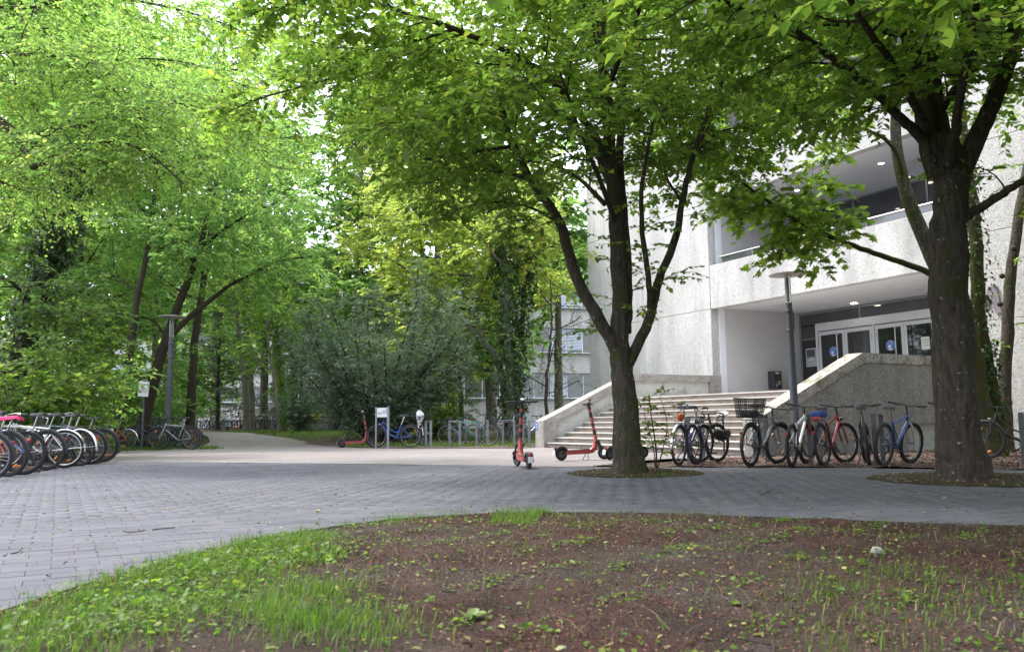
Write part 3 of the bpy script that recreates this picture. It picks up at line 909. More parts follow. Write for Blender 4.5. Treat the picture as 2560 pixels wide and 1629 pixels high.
for (x0, y0, x1, y1) in ((502, 1030, 533, 1026), (502, 1040, 533, 1038), (553, 1026, 597, 1020), (553, 1036, 597, 1031), (553, 1046, 597, 1042)):
    MB().tube([at(x0, y0, 73) - fr.location, at(x1, y1, 73) - fr.location], 0.05, 5).build('rail', M_steel, fr)
for x in (502, 517, 565, 580):
    MB().tube([at(x, 1028, 73) - fr.location, gx(x, 73) - fr.location], 0.045, 5).build('post', M_steel, fr)
# ================================================================== TREES
LEAF4 = (np.array([(0, 0, 0), (0.30, 0.30, 0.05), (0.25, 0.68, 0.04), (0, 1.0, -0.06), (-0.25, 0.68, 0.04), (-0.30, 0.30, 0.05)]), np.array([(0, 1, 2, 3), (3, 4, 5, 0)]))
LEAF2 = (np.array([(0, 0, 0), (0.34, 0.42, 0.06), (0, 1.0, -0.05), (-0.34, 0.42, 0.06)]), np.array([(0, 1, 2), (2, 3, 0)]))
NEED = (np.array([(0, 0, 0), (0.13, 0.4, 0.03), (0, 1.0, -0.08), (-0.13, 0.4, 0.03)]), np.array([(0, 1, 2), (2, 3, 0)]))
_mo = [(0, 0), (0.28, 0.02), (0.20, 0.22), (0.52, 0.30), (0.30, 0.48), (0.42, 0.72), (0.16, 0.66), (0, 1.0), (-0.16, 0.66), (-0.42, 0.72), (-0.30, 0.48), (-0.52, 0.30), (-0.20, 0.22), (-0.28, 0.02)]
MAPLE = (np.array([(0, 0.38, 0.03)] + [(x, y, -0.10 * abs(x) - 0.03 * (y > 0.9)) for x, y in _mo]), np.array([(0, k + 1, (k + 1) % 14 + 1) for k in range(14)]))
IVY = (np.array([(0, 0, 0.02), (0.42, 0.12, 0), (0.22, 0.5, 0.03), (0, 1.0, -0.03), (-0.22, 0.5, 0.03), (-0.42, 0.12, 0)]), np.array([(0, 1, 2, 3), (3, 4, 5, 0)]))

def norm(a):
    return a / np.maximum(np.linalg.norm(a, axis=-1, keepdims=True), 1e-9)
def leaf_mesh(name, tmpl, pos, direc, nrm, size, mat, width=1.0):
    tv, tf = tmpl
    d = norm(direc)
    b = norm(np.cross(d, nrm))
    n = np.cross(b, d)
    s = size[:, None, None]
    curl = NP.uniform(-1.2, 3.2, len(pos))[:, None, None]
    wv = NP.uniform(0.75, 1.2, len(pos))[:, None, None] * width
    V = pos[:, None, :] + s * (tv[None, :, 0:1] * wv * b[:, None, :] + tv[None, :, 1:2] * d[:, None, :] + tv[None, :, 2:3] * curl * n[:, None, :])
    k = len(tv)
    Fc = (np.arange(len(pos))[:, None, None] * k + tf[None]).reshape(-1, tf.shape[1])
    return fastmesh(name, V.reshape(-1, 3), Fc, mat, np.repeat(NP.random(len(pos)), k))

def polylen(p):
    return sum((p[i + 1] - p[i]).length for i in range(len(p) - 1))
def along(p, t):
    f = t * (len(p) - 1)
    i = min(int(f), len(p) - 2)
    u = f - i
    return p[i].lerp(p[i + 1], u), (p[i + 1] - p[i]).normalized()
def rvec():
    return Vector((R.gauss(0, 1), R.gauss(0, 1), R.gauss(0, 1)))
def grow_path(p0, d, L, n, up, wob):
    pts = [p0]
    d = d.normalized()
    for _ in range(n):
        d = (d + rvec() * wob + Vector((0, 0, up))).normalized()
        pts.append(pts[-1] + d * (L / n))
    return pts

class Tree:
    def __init__(self, name, label, cat, base, bark, group=None):
        self.root = thing(name, label, cat, base, 0, group)
        self.base = Vector(base)
        self.bark = bark
        self.W, self.B = MB(), MB()
        self.tw = []
        self.parts = []
    def limb(self, pts, r0, r1, n=10, wob=0.0, jit=0.05, per=5, flare=None, flute=0.0):
        p = crom([Vector(q) for q in pts], per)
        m = len(p)
        rad = [r0 + (r1 - r0) * (i / (m - 1)) ** 0.85 for i in range(m)]
        if flare:
            h0 = p[0].z
            rad = [r * (1 + flare * math.exp(-(q.z - h0) / 0.26)) for r, q in zip(rad, p)]
        if wob:
            p = [p[0]] + [q + rvec() * wob for q in p[1:]]
        self.W.tube([q - self.base for q in p], rad, n, True, True, jit, flute)
        return p
    def plimb(self, pts, r0, r1, **kw):
        return self.limb([at(*q) for q in pts], r0, r1, **kw)
    def sub(self, limbs, spacing, L, ang=(35, 65), up=0.02, flat=0.6, tmin=0.15, r=0.02, wob=0.16, taper=0.5, n=5, bias=None):
        out = []
        for p in limbs:
            ln = polylen(p)
            cnt = max(1, int(ln / spacing * (1 - tmin)))
            az = R.uniform(0, 6.28)
            for k in range(cnt):
                t = tmin + (1 - tmin) * (k + R.random()) / cnt
                q, T = along(p, min(t, 0.999))
                az += 2.4 + R.uniform(-.4, .4)
                o = T.orthogonal().normalized()
                o = Matrix.Rotation(az, 3, T) @ o
                a = math.radians(R.uniform(*ang))
                d = T * math.cos(a) + o * math.sin(a)
                d.z *= flat
                if bias is not None:
                    d = d + bias
                l = R.uniform(*L) * (1 - taper * t)
                c = grow_path(q, d, l, n, up, wob)
                rr = r * (0.6 + 0.4 * l / L[1])
                self.B.tube([x - self.base for x in c], [rr * (1 - 0.75 * i / n) for i in range(n + 1)], 5 if r > 0.012 else 3, False)
                out.append(c)
            # the tip itself goes on
        return out
    def twigs(self, limbs, spacing, L, ang=(35, 70), up=-0.03, flat=0.5, tmin=0.1, wood=0.004, tip=True):
        for p in limbs:
            ln = polylen(p)
            cnt = max(1, int(ln / spacing * (1 - tmin)))
            az = R.uniform(0, 6.28)
            lst = [tmin + (1 - tmin) * (k + R.random()) / cnt for k in range(cnt)] + ([1.0] if tip else [])
            for t in lst:
                q, T = along(p, min(t, 0.999))
                az += 2.4
                o = Matrix.Rotation(az, 3, T) @ T.orthogonal().normalized()
                a = math.radians(R.uniform(*ang)) if t < 1 else 0.1
                d = T * math.cos(a) + o * math.sin(a)
                d.z *= flat
                d = (d.normalized() + rvec() * 0.1)
                l = R.uniform(*L)
                m = q + d * l * 0.5 + Vector((0, 0, 0.06 * l))
                e = q + d * l + Vector((0, 0, up * l * 3))
                self.tw.append((q, m, e))
                if wood:
                    self.B.tube([q - self.base, m - self.base, e - self.base], [wood, wood * 0.7, wood * 0.3], 3, False)
        return self
    def leaves(self, per, size, mat, tmpl=LEAF2, droop=0.2, tilt=0.45, width=1.0, spread=0.0, name='crown', clear=True):
        if not self.tw:
            return
        a = np.array([[tuple(x) for x in t] for t in self.tw])
        T = len(a)
        t = np.clip((np.arange(per)[None, :] + NP.uniform(0.1, 0.9, (T, per))) / per, 0.06, 1.0)[..., None]
        p0, p1, p2 = a[:, None, 0], a[:, None, 1], a[:, None, 2]
        pos = (1 - t) ** 2 * p0 + 2 * (1 - t) * t * p1 + t * t * p2
        tan = norm(2 * (1 - t) * (p1 - p0) + 2 * t * (p2 - p1))
        up = np.array([0, 0, 1.0])
        side = norm(np.cross(tan, up) + NP.normal(0, 0.12, tan.shape))
        sg = np.where((np.arange(per) % 2) == 0, 1.0, -1.0)[None, :, None]
        d = tan * 0.55 + side * sg * 0.85 + np.array([0, 0, -droop]) + NP.normal(0, 0.22, tan.shape)
        nn = up + NP.normal(0, tilt, tan.shape)
        if spread:
            pos = pos + NP.normal(0, spread, pos.shape)
        pos = pos.reshape(-1, 3) - np.array(tuple(self.base))
        sz = size[0] * 0.75 + (size[1] * 1.1 - size[0] * 0.75) * NP.random(len(pos)) ** 0.8
        me = leaf_mesh(name, tmpl, pos, d.reshape(-1, 3), nn.reshape(-1, 3), sz, mat, width)
        obj(name, me, self.root, kind='stuff')
        if clear:
            self.tw = []
    def ivy(self, limbs, rads, n, size, mat, name='ivy'):
        P_, D_, N_ = [], [], []
        for p, (r0, r1) in zip(limbs, rads):
            for _ in range(n):
                t = R.random()
                q, T = along(p, t * 0.999)
                o = Matrix.Rotation(R.uniform(0, 6.283), 3, T) @ T.orthogonal().normalized()
                lump = 1 + 0.55 * math.sin(t * 17 + 3 * o.x) * math.sin(t * 29 + 2 * o.y)
                P_.append(q + o * (r0 + (r1 - r0) * t) * R.uniform(0.75, 1.1) * lump)
                D_.append(Vector((0, 0, -0.8)) + o * 0.4 + rvec() * 0.35)
                N_.append(o + Vector((0, 0, 0.5)) + rvec() * 0.35)
        A = lambda L: np.array([tuple(x) for x in L])
        me = leaf_mesh(name, IVY, A(P_) - np.array(tuple(self.base)), A(D_), A(N_), NP.uniform(size[0], size[1], len(P_)), mat)
        obj(name, me, self.root, kind='stuff')
    def done(self):
        if self.W.v:
            obj('trunk', self.W.mesh('trunk', self.bark, fix=False), self.root)
        if self.B.v:
            obj('branches', self.B.mesh('branches', self.bark, fix=False), self.root, kind='stuff')

BK_dark = barkmat('bark_mossy', (0.02, 0.016, 0.013), (0.088, 0.072, 0.056), 0.3, (0.042, 0.048, 0.013))
BK_brown = barkmat('bark_brown', (0.02, 0.016, 0.012), (0.075, 0.058, 0.045), 0.15, lichen=0.05)
BK_grey = barkmat('bark_grey', (0.07, 0.06, 0.05), (0.22, 0.195, 0.17), 0.25, lichen=0.2)
BK_pale = barkmat('bark_pale', (0.13, 0.115, 0.10), (0.28, 0.25, 0.225), 0.1, lichen=0.1)
BK_moss = barkmat('bark_very_mossy', (0.03, 0.024, 0.016), (0.08, 0.066, 0.045), 0.7, (0.06, 0.065, 0.013))
L_horn = leafmat('leaf_hornbeam', (0.05, 0.092, 0.015), (0.095, 0.15, 0.026), 0.6, 3.4)
L_lime = leafmat('leaf_fresh', (0.078, 0.15, 0.03), (0.148, 0.225, 0.058), 0.6, 3.0)
L_maple = leafmat('leaf_maple', (0.058, 0.105, 0.018), (0.115, 0.175, 0.03), 0.6, 3.5)
L_mid = leafmat('leaf_park', (0.065, 0.135, 0.034), (0.13, 0.215, 0.065), 0.58, 3.0)
L_rob = leafmat('leaf_robinia', (0.125, 0.18, 0.035), (0.225, 0.275, 0.07), 0.6, 2.7)
L_yew = leafmat('leaf_yew', (0.06, 0.11, 0.066), (0.14, 0.21, 0.13), 0.35, 1.8)
L_ivy = leafmat('leaf_ivy', (0.014, 0.04, 0.010), (0.045, 0.095, 0.018), 0.25, 1.8, 0.35)
L_dark = leafmat('leaf_shade', (0.035, 0.08, 0.018), (0.075, 0.13, 0.03), 0.5, 2.8)

def high_crown(t, limbs, per=12, size=(0.11, 0.19)):
    s1 = t.sub(limbs, 0.48, (1.4, 2.8), (35, 70), 0.02, 0.6, 0.1, 0.02)
    s2 = t.sub(s1, 0.4, (0.7, 1.3), (35, 65), 0.0, 0.5, 0.1, 0.01, n=3)
    t.twigs(s1 + s2, 0.33, (0.4, 0.8), (30, 65), -0.05, 0.5, wood=0)
    t.leaves(per, size, L_horn, LEAF2, 0.2, 0.5, name='upper_crown')
# ---- forked hornbeam in the middle
t = Tree('hornbeam_tree', 'forked hornbeam with three rising stems beside the red scooters', 'tree', G(1572, 1186), BK_dark)
b0 = t.base + Vector((0, 0, -0.08))
D1 = t.base.y
trunk = t.limb([b0, at(1571, 1130, D1), at(1563, 1000, D1), at(1553, 920, D1), at(1548, 850, D1), at(1552, 760, D1), at(1545, 600, D1), at(1528, 430, D1), at(1515, 250, D1 - .2), at(1500, 50, D1 - .4), at(1492, -260, D1 - .6)], 0.215, 0.055, n=20, flare=0.5, wob=0.008, jit=0.025, flute=0.07)
sec = t.plimb([(1560, 830, D1), (1566, 760, D1 + .05), (1562, 600, D1 + .1), (1550, 400, D1 + .3), (1560, 200, D1 + .5), (1580, -50, D1 + .8)], 0.11, 0.04, wob=0.006)
lef = t.plimb([(1556, 905, D1), (1500, 800, D1 - .1), (1440, 690, D1 - .2), (1400, 560, D1 - .3), (1350, 480, D1 - .4), (1300, 400, D1 - .5), (1262, 300, D1 - .7), (1250, 200, D1 - .8)], 0.105, 0.035, wob=0.006)
rig = t.plimb([(1570, 910, D1), (1622, 800, D1 + .1), (1648, 700, D1 + .2), (1690, 590, D1 + .3), (1710, 480, D1 + .4), (1740, 370, D1 + .5), (1785, 250, D1 + .6), (1830, 120, D1 + .8)], 0.085, 0.025, wob=0.006)
rig2 = t.plimb([(1628, 780, D1 + .1), (1620, 690, D1 - .1), (1604, 560, D1 - .3), (1608, 440, D1 - .5), (1628, 330, D1 - .6), (1650, 200, D1 - .8)], 0.05, 0.02, wob=0.006)
m1 = t.plimb([(1528, 420, D1), (1480, 330, D1 - .4), (1394, 215, D1 - .9), (1302, 146, D1 - 1.3), (1138, 73, D1 - 1.7), (980, 20, D1 - 1.9), (850, -20, D1 - 2)], 0.065, 0.02, wob=0.01)
m2 = t.plimb([(1532, 470, D1), (1488, 378, D1 + .2), (1394, 274, D1 + .6), (1316, 210, D1 + .9), (1225, 171, D1 + 1.2), (1056, 165, D1 + 1.5), (900, 150, D1 + 1.8), (780, 170, D1 + 2)], 0.075, 0.018, wob=0.01)
m3 = t.plimb([(1262, 300, D1 - .7), (1165, 258, D1 - .5), (1083, 210, D1 - .2), (980, 180, D1)], 0.03, 0.01)
m4 = t.plimb([(1285, 365, D1 - .5), (1180, 380, D1 - .8), (1092, 395, D1 - 1), (1000, 400, D1 - 1.2)], 0.03, 0.01)
m5 = t.plimb([(1340, 455, D1 - .4), (1257, 430, D1), (1138, 427, D1 + .5), (1020, 440, D1 + .9)], 0.035, 0.01)
m6 = t.plimb([(1512, 510, D1), (1449, 448, D1 + .5), (1390, 416, D1 + .9), (1300, 400, D1 + 1.4)], 0.04, 0.012)
m7 = t.plimb([(1056, 165, D1 + 1.5), (900, 180, D1 + 1), (760, 215, D1 + .4), (640, 250, D1), (560, 285, D1 - .2)], 0.026, 0.008)
m8 = t.plimb([(1515, 230, D1 - .2), (1560, 120, D1 - 1.2), (1600, 20, D1 - 2.2), (1620, -150, D1 - 3.2)], 0.05, 0.015)
m9 = t.plimb([(1500, 60, D1 - .4), (1380, -60, D1 - 1.4), (1200, -120, D1 - 2.6), (1040, -130, D1 - 3.4)], 0.045, 0.015)
m10 = t.plimb([(1562, 300, D1 + .5), (1680, 200, D1 + 1.2), (1800, 140, D1 + 1.8), (1900, 120, D1 + 2.2)], 0.045, 0.015)
m11 = t.plimb([(1540, 560, D1), (1500, 450, D1 - 1), (1450, 330, D1 - 2), (1400, 180, D1 - 3)], 0.045, 0.014)
m12 = t.plimb([(1580, 140, D1), (1500, 20, D1 + 1.5), (1350, -40, D1 + 2.6), (1150, -60, D1 + 3.5)], 0.045, 0.014)
m13 = t.plimb([(1138, 427, D1 + .5), (1060, 380, D1 + .9), (960, 330, D1 + 1.4), (860, 330, D1 + 1.9)], 0.02, 0.008)
main = [trunk[int(len(trunk) * .66):], sec[18:], lef[22:], rig[22:], rig2[14:], m1[6:], m2[6:], m6, m8[4:], m9, m10, m11[6:], m12]
m14 = t.plimb([(1138, 73, D1 - 1.7), (1000, 110, D1 - 1.2), (860, 120, D1 - .6), (720, 90, D1)], 0.025, 0.008)
m15 = t.plimb([(1225, 171, D1 + 1.2), (1120, 250, D1 + 1.6), (1000, 300, D1 + 2), (880, 290, D1 + 2.4)], 0.025, 0.008)
m16 = t.plimb([(1302, 146, D1 - 1.3), (1220, 230, D1 - 1.8), (1110, 300, D1 - 2.2), (1010, 330, D1 - 2.4)], 0.025, 0.008)
m19 = t.plimb([(1735, 385, D1 + .5), (1800, 330, D1 + 1), (1870, 320, D1 + 1.4), (1930, 340, D1 + 1.6)], 0.022, 0.008)
m20 = t.plimb([(1785, 250, D1 + .6), (1860, 215, D1 + 1.2), (1950, 230, D1 + 1.6), (2020, 260, D1 + 1.8)], 0.024, 0.008)
m21 = t.plimb([(1700, 500, D1 + .4), (1660, 420, D1 + 1), (1690, 330, D1 + 1.6), (1740, 260, D1 + 2)], 0.022, 0.008)
m17 = t.plimb([(1400, 560, D1 - .3), (1330, 520, D1 - .8), (1240, 505, D1 - 1.1), (1150, 520, D1 - 1.2)], 0.022, 0.008)
m18 = t.plimb([(1040, -130, D1 - 3.4), (900, -60, D1 - 3), (760, 0, D1 - 2.4), (640, 30, D1 - 2)], 0.03, 0.008)
small = [m3, m4, m5, m7, m13, m14, m15, m16, m17, m18, m19, m20, m21]
s1 = t.sub(main, 0.27, (0.9, 2.1), (35, 70), 0.0, 0.45, 0.12, 0.018) + t.sub(small, 0.25, (0.6, 1.2), (35, 70), 0.0, 0.45, 0.05, 0.01)
s2 = t.sub(s1 + small, 0.22, (0.45, 1.0), (35, 65), -0.01, 0.45, 0.1, 0.008, n=3)
t.twigs(s1 + s2 + small, 0.16, (0.28, 0.55), (30, 65), -0.05, 0.5)
t.leaves(10, (0.07, 0.12), L_horn, LEAF4, 0.18, 0.4)
# sparse shoots low on the stems, seen against the pale wall
s3 = t.sub([lef[14:28], trunk[20:30], rig[6:20], rig2[2:16], sec[4:14]], 0.28, (0.3, 0.85), (45, 80), -0.02, 0.5, 0.0, 0.006, n=3)
t.twigs(s3, 0.12, (0.18, 0.4), (30, 60), -0.04, 0.5)
t.leaves(8, (0.06, 0.10), L_horn, LEAF4, 0.2, 0.4, name='foliage')
top = trunk[-1]
up_ = [t.limb(grow_path(top - Vector((0, 0, R.uniform(0, 2))), Vector((math.cos(k * 1.05), math.sin(k * 1.05), 0.55)), 4.6, 5, 0.02, 0.1), 0.06, 0.02, n=6, per=2) for k in range(6)]
up_.append(t.limb(grow_path(top, Vector((0, 0, 1)), 4, 5, 0.05, 0.1), 0.06, 0.02, n=6, per=2))
high_crown(t, up_)
t.done()

# ---- thick tree on the right
t = Tree('beech_tree', 'thick dark mossy trunk with low side limb at the right', 'tree', G(2402, 1203), BK_dark)
b0 = t.base + Vector((0, 0, -0.1))
D2 = t.base.y
trunk = t.limb([b0, at(2402, 1150, D2), at(2392, 1050, D2), at(2388, 900, D2), at(2372, 740, D2), at(2370, 660, D2), at(2374, 560, D2), at(2378, 480, D2), at(2370, 400, D2), at(2350, 330, D2)], 0.262, 0.18, n=24, flare=0.5, wob=0.007, jit=0.03, flute=0.10)
a_ = t.plimb([(2345, 440, D2), (2316, 330, D2), (2299, 219, D2 + .1), (2270, 91, D2 + .2), (2212, 0, D2 + .3), (2180, -160, D2 + .4)], 0.14, 0.06, wob=0.008)
b_ = t.plimb([(2335, 420, D2 - .05), (2299, 340, D2 - .1), (2241, 285, D2 - .3), (2175, 219, D2 - .5), (2095, 157, D2 - .8), (2029, 106, D2 - 1), (1960, 60, D2 - 1.2), (1850, 20, D2 - 1.4)], 0.075, 0.025, wob=0.008)
c_ = t.plimb([(2385, 500, D2), (2431, 365, D2), (2467, 292, D2), (2497, 219, D2), (2533, 128, D2), (2560, 18, D2), (2600, -160, D2)], 0.13, 0.07, wob=0.008)
d_ = t.plimb([(2370, 420, D2 + .05), (2345, 300, D2 + .1), (2334, 219, D2 + .1), (2329, 128, D2 + .2), (2336, 37, D2 + .3), (2345, -150, D2 + .5)], 0.13, 0.06, wob=0.008)
e_ = t.plimb([(2345, 290, D2 + .1), (2385, 226, D2 - .2), (2431, 172, D2 - .4), (2526, 77, D2 - .8), (2600, 10, D2 - 1)], 0.06, 0.025, wob=0.006)
f_ = t.plimb([(2312, 180, D2 + .1), (2270, 95, D2 - .1), (2219, 80, D2 - .3), (2120, 66, D2 - .7), (1956, 44, D2 - 1.2), (1861, 18, D2 - 1.6), (1740, -10, D2 - 2)], 0.06, 0.018, wob=0.008)
h_ = t.plimb([(2400, 550, D2), (2450, 520, D2 - .1), (2500, 490, D2 - .2), (2560, 450, D2 - .3), (2650, 400, D2 - .5)], 0.065, 0.035, wob=0.005)
k_ = t.plimb([(2376, 420, D2 - .1), (2390, 300, D2 - .8), (2420, 150, D2 - 1.8), (2450, -80, D2 - 3)], 0.07, 0.03, wob=0.008)
l_ = t.plimb([(2320, 330, D2 - .1), (2250, 190, D2 - 1.2), (2150, 40, D2 - 2.4), (2050, -150, D2 - 3.6)], 0.06, 0.02, wob=0.008)
main = [a_[6:], b_[8:], c_[14:], d_[8:], e_, f_[4:], h_[8:], k_[8:], l_[8:]]
s1 = t.sub(main, 0.22, (0.8, 1.9), (35, 70), 0.0, 0.45, 0.05, 0.018)
s2 = t.sub(s1, 0.22, (0.4, 0.95), (35, 65), -0.01, 0.45, 0.1, 0.008, n=3)
t.twigs(s1 + s2, 0.16, (0.26, 0.5), (30, 65), -0.05, 0.5)
t.leaves(11, (0.07, 0.12), L_horn, LEAF4, 0.18, 0.4)
up_ = []
for src in (a_, c_, d_, k_, l_):
    for k in range(3):
        an = R.uniform(0, 6.28)
        up_.append(t.limb(grow_path(src[-1], Vector((math.cos(an), math.sin(an) - 0.3, 0.5)), R.uniform(3, 4.6), 5, 0.02, 0.12), 0.055, 0.02, n=6, per=2))
for src, dx in ((k_, 0.0), (k_, 0.5), (c_, 0.35)):      # long limbs over the foreground, above the picture
    up_.append(t.limb(grow_path(src[-1], Vector((dx, -1.0, 0.25)), 6.0, 7, 0.0, 0.08), 0.06, 0.02, n=6, per=2))
high_crown(t, up_)
t.done()

# ---- maple behind it: leaning grey stem, ivy-clad stem, long low limb with lobed leaves
t = Tree('maple_tree', 'leaning mossy maple with ivy-clad stem behind the thick trunk', 'tree', G(2468, 1142), BK_moss)
b0 = t.base + Vector((0, 0, -0.1))
D3 = t.base.y
lean = t.limb([b0, at(2466, 1100, D3), at(2444, 960, D3 - .1), at(2410, 800, D3 - .2), at(2340, 660, D3 - .3)], 0.22, 0.15, n=14, flare=0.5, wob=0.01)
t2 = MB()
lean2 = crom([at(*q) for q in [(2340, 660, D3 - .3), (2295, 560, D3 - .3), (2262, 470, D3 - .3), (2240, 350, D3 - .3), (2240, 200, D3 - .2), (2228, 40, D3 - .1), (2215, -160, D3)]], 5)
t2.tube([q - t.base for q in lean2], [0.15 - 0.1 * i / len(lean2) for i in range(len(lean2))], 12, True, True, 0.04)
obj('upper_stem', t2.mesh('upper_stem', barkmat('bark_lichen_stem', (0.03, 0.026, 0.02), (0.12, 0.105, 0.085), 0.35, lichen=0.2), fix=False), t.root)
ivs = t.limb([b0 + Vector((0.25, 0.1, 0)), at(2492, 1080, D3 + .1), at(2470, 940, D3 + .1), at(2448, 800, D3 + .1), at(2442, 650, D3 + .1), at(2430, 500, D3 + .2), at(2405, 330, D3 + .3), at(2390, 150, D3 + .4)], 0.17, 0.09, n=12, flare=0.4, wob=0.01)
low = t.plimb([(2345, 690, D3 - .6), (2290, 668, D3 - 1), (2230, 648, D3 - 1.3), (2150, 620, D3 - 1.5), (2060, 585, D3 - 1.5), (1990, 550, D3 - 1.4), (1930, 510, D3 - 1.2), (1860, 460, D3 - 1), (1790, 400, D3 - .7), (1730, 340, D3 - .4), (1660, 250, D3)], 0.062, 0.016, wob=0.006)
up1 = t.plimb([(2262, 470, D3 - .3), (2240, 380, D3 - .5), (2180, 330, D3 - .6), (2100, 318, D3 - .7), (1990, 300, D3 - .7), (1890, 300, D3 - .6)], 0.05, 0.016, wob=0.006)
up2 = t.plimb([(2240, 250, D3 - .2), (2150, 190, D3), (2040, 200, D3 + .3), (1920, 230, D3 + .6)], 0.045, 0.014)
up3 = t.plimb([(2230, 60, D3 - .1), (2100, 30, D3 + .5), (1950, 90, D3 + 1), (1800, 190, D3 + 1.4)], 0.045, 0.014)
s1 = t.sub([low[16:]], 0.085, (0.5, 1.35), (40, 75), -0.03, 0.55, 0.0, 0.01)
s1 += t.sub([up1[8:], up2, up3], 0.23, (0.6, 1.4), (40, 75), -0.02, 0.5, 0.0, 0.012)
s2 = t.sub(s1, 0.21, (0.3, 0.6), (35, 70), -0.04, 0.45, 0.1, 0.005, n=3)
t.twigs(s1 + s2, 0.2, (0.18, 0.36), (35, 70), -0.08, 0.5)
t.leaves(6, (0.10, 0.175), L_maple, MAPLE, 0.35, 0.38, 1.0)
t.ivy([ivs[14:34], ivs[6:14]], [(0.24, 0.2), (0.2, 0.22)], 900, (0.05, 0.10), L_ivy)
t.done()

t = Tree('young_tree', 'slender knotty dark stem beside the letter wall', 'tree', G(2517, 1132), BK_dark)
D4 = t.base.y
st_ = t.limb([t.base + Vector((0, 0, -.08)), at(2514, 1080, D4), at(2512, 960, D4), at(2520, 800, D4), at(2530, 660, D4), at(2556, 480, D4), at(2590, 300, D4), at(2620, 60, D4)], 0.15, 0.08, n=12, flare=0.35, wob=0.008)
for (px, py) in ((2505, 690), (2500, 760), (2535, 620)):
    q = at(px, py, D4 - .08); rr = .06
    t.W.lathe([(0.01, -rr), (rr * .8, -rr * .6), (rr, 0), (rr * .8, rr * .6), (0.01, rr)], 9, tuple(q - t.base))
s1 = t.sub([st_[26:]], 0.3, (0.5, 1.3), (40, 80), 0, 0.5, 0.0, 0.012)
t.twigs(s1 + t.sub([st_[8:24]], 0.6, (0.15, 0.4), (50, 85), 0, .5, 0, .005, n=3), 0.16, (0.2, 0.4))
t.leaves(7, (0.06, 0.10), L_horn, LEAF4)
t.done()

# ---- sapling at the foot of the hornbeam
t = Tree('beech_sapling', 'thin leafy sapling growing right of the forked trunk', 'sapling', G(1640, 1181), BK_brown)
D5 = t.base.y
ss = [t.limb([t.base, at(1640, 1120, D5), at(1628, 1040, D5), at(1622, 985, D5)], 0.016, 0.005, n=6), t.limb([t.base, at(1655, 1130, D5), at(1668, 1060, D5), at(1650, 990, D5)], 0.012, 0.004, n=6), t.limb([t.base, at(1632, 1110, D5 + .1), at(1612, 1040, D5 + .1), at(1610, 1000, D5 + .1)], 0.01, 0.004, n=6)]
s1 = t.sub(ss, 0.1, (0.15, 0.4), (40, 75), -0.01, 0.6, 0.25, 0.004, n=3)
t.twigs(s1, 0.1, (0.1, 0.2))
t.leaves(5, (0.05, 0.085), L_horn, LEAF4, 0.2, 0.5)
t.done()

# ---- overhanging limbs of a tree standing out of view on the left
t = Tree('overhanging_tree', 'fresh green hornbeam limbs reaching in at the upper left', 'tree', Vector((-13.5, 15.5, 0)), BK_dark)
tr = t.limb([t.base + Vector((0, 0, -.1)), t.base + Vector((.1, 0, 3)), at(-240, 430, 15.5), at(-140, 250, 15.3), at(-100, 0, 15.2), at(-80, -300, 15)], 0.26, 0.1, n=12, flare=0.4)
l1 = t.plimb([(-190, 300, 15.4), (-60, 268, 15.2), (0, 303, 15), (41, 337, 15), (62, 378, 14.9), (105, 393, 14.9), (150, 404, 14.9), (190, 418, 15), (240, 440, 15.2)], 0.10, 0.04)
l2 = t.plimb([(62, 378, 14.9), (105, 337, 15.1), (180, 322, 15.3), (262, 299, 15.6), (330, 293, 16), (420, 330, 16.3), (480, 400, 16.5)], 0.08, 0.015)
l3 = t.plimb([(79, 419, 14.8), (180, 378, 14.6), (243, 355, 14.4), (310, 358, 14.3), (380, 390, 14.2), (460, 460, 14.2)], 0.055, 0.014)
l4 = t.plimb([(-120, 120, 15.2), (0, 130, 15), (70, 138, 14.9), (150, 142, 14.8), (209, 172, 14.7), (284, 224, 14.5), (325, 275, 14.4), (350, 350, 14.3)], 0.045, 0.01)
l5 = t.plimb([(-100, 0, 15.2), (60, 20, 15.6), (200, -10, 16), (380, 10, 16.6), (560, 60, 17), (700, 130, 17.4)], 0.05, 0.012)
l6 = t.plimb([(-160, 200, 15.3), (-40, 190, 15.6), (60, 215, 16.2), (140, 200, 17), (300, 150, 18), (480, 160, 18.8), (640, 230, 19.5)], 0.05, 0.01)
l7 = t.plimb([(-190, 330, 15.4), (-60, 420, 15.8), (40, 470, 16.4), (130, 500, 17)], 0.045, 0.01)
l8 = t.plimb([(325, 295, 16), (400, 260, 16.6), (500, 270, 17.4), (600, 330, 18), (680, 420, 18.6)], 0.03, 0.008)
s1 = t.sub([l1[12:], l2, l3, l4, l5, l6, l7, l8], 0.17, (0.8, 2.0), (35, 75), -0.02, 0.5, 0.05, 0.014)
s2 = t.sub(s1, 0.21, (0.45, 1.0), (35, 65), -0.03, 0.45, 0.1, 0.007, n=3)
t.twigs(s1 + s2, 0.17, (0.28, 0.55), (30, 65), -0.12, 0.5)
t.leaves(10, (0.06, 0.10), L_lime, LEAF2, 0.3, 0.45)
t.done()

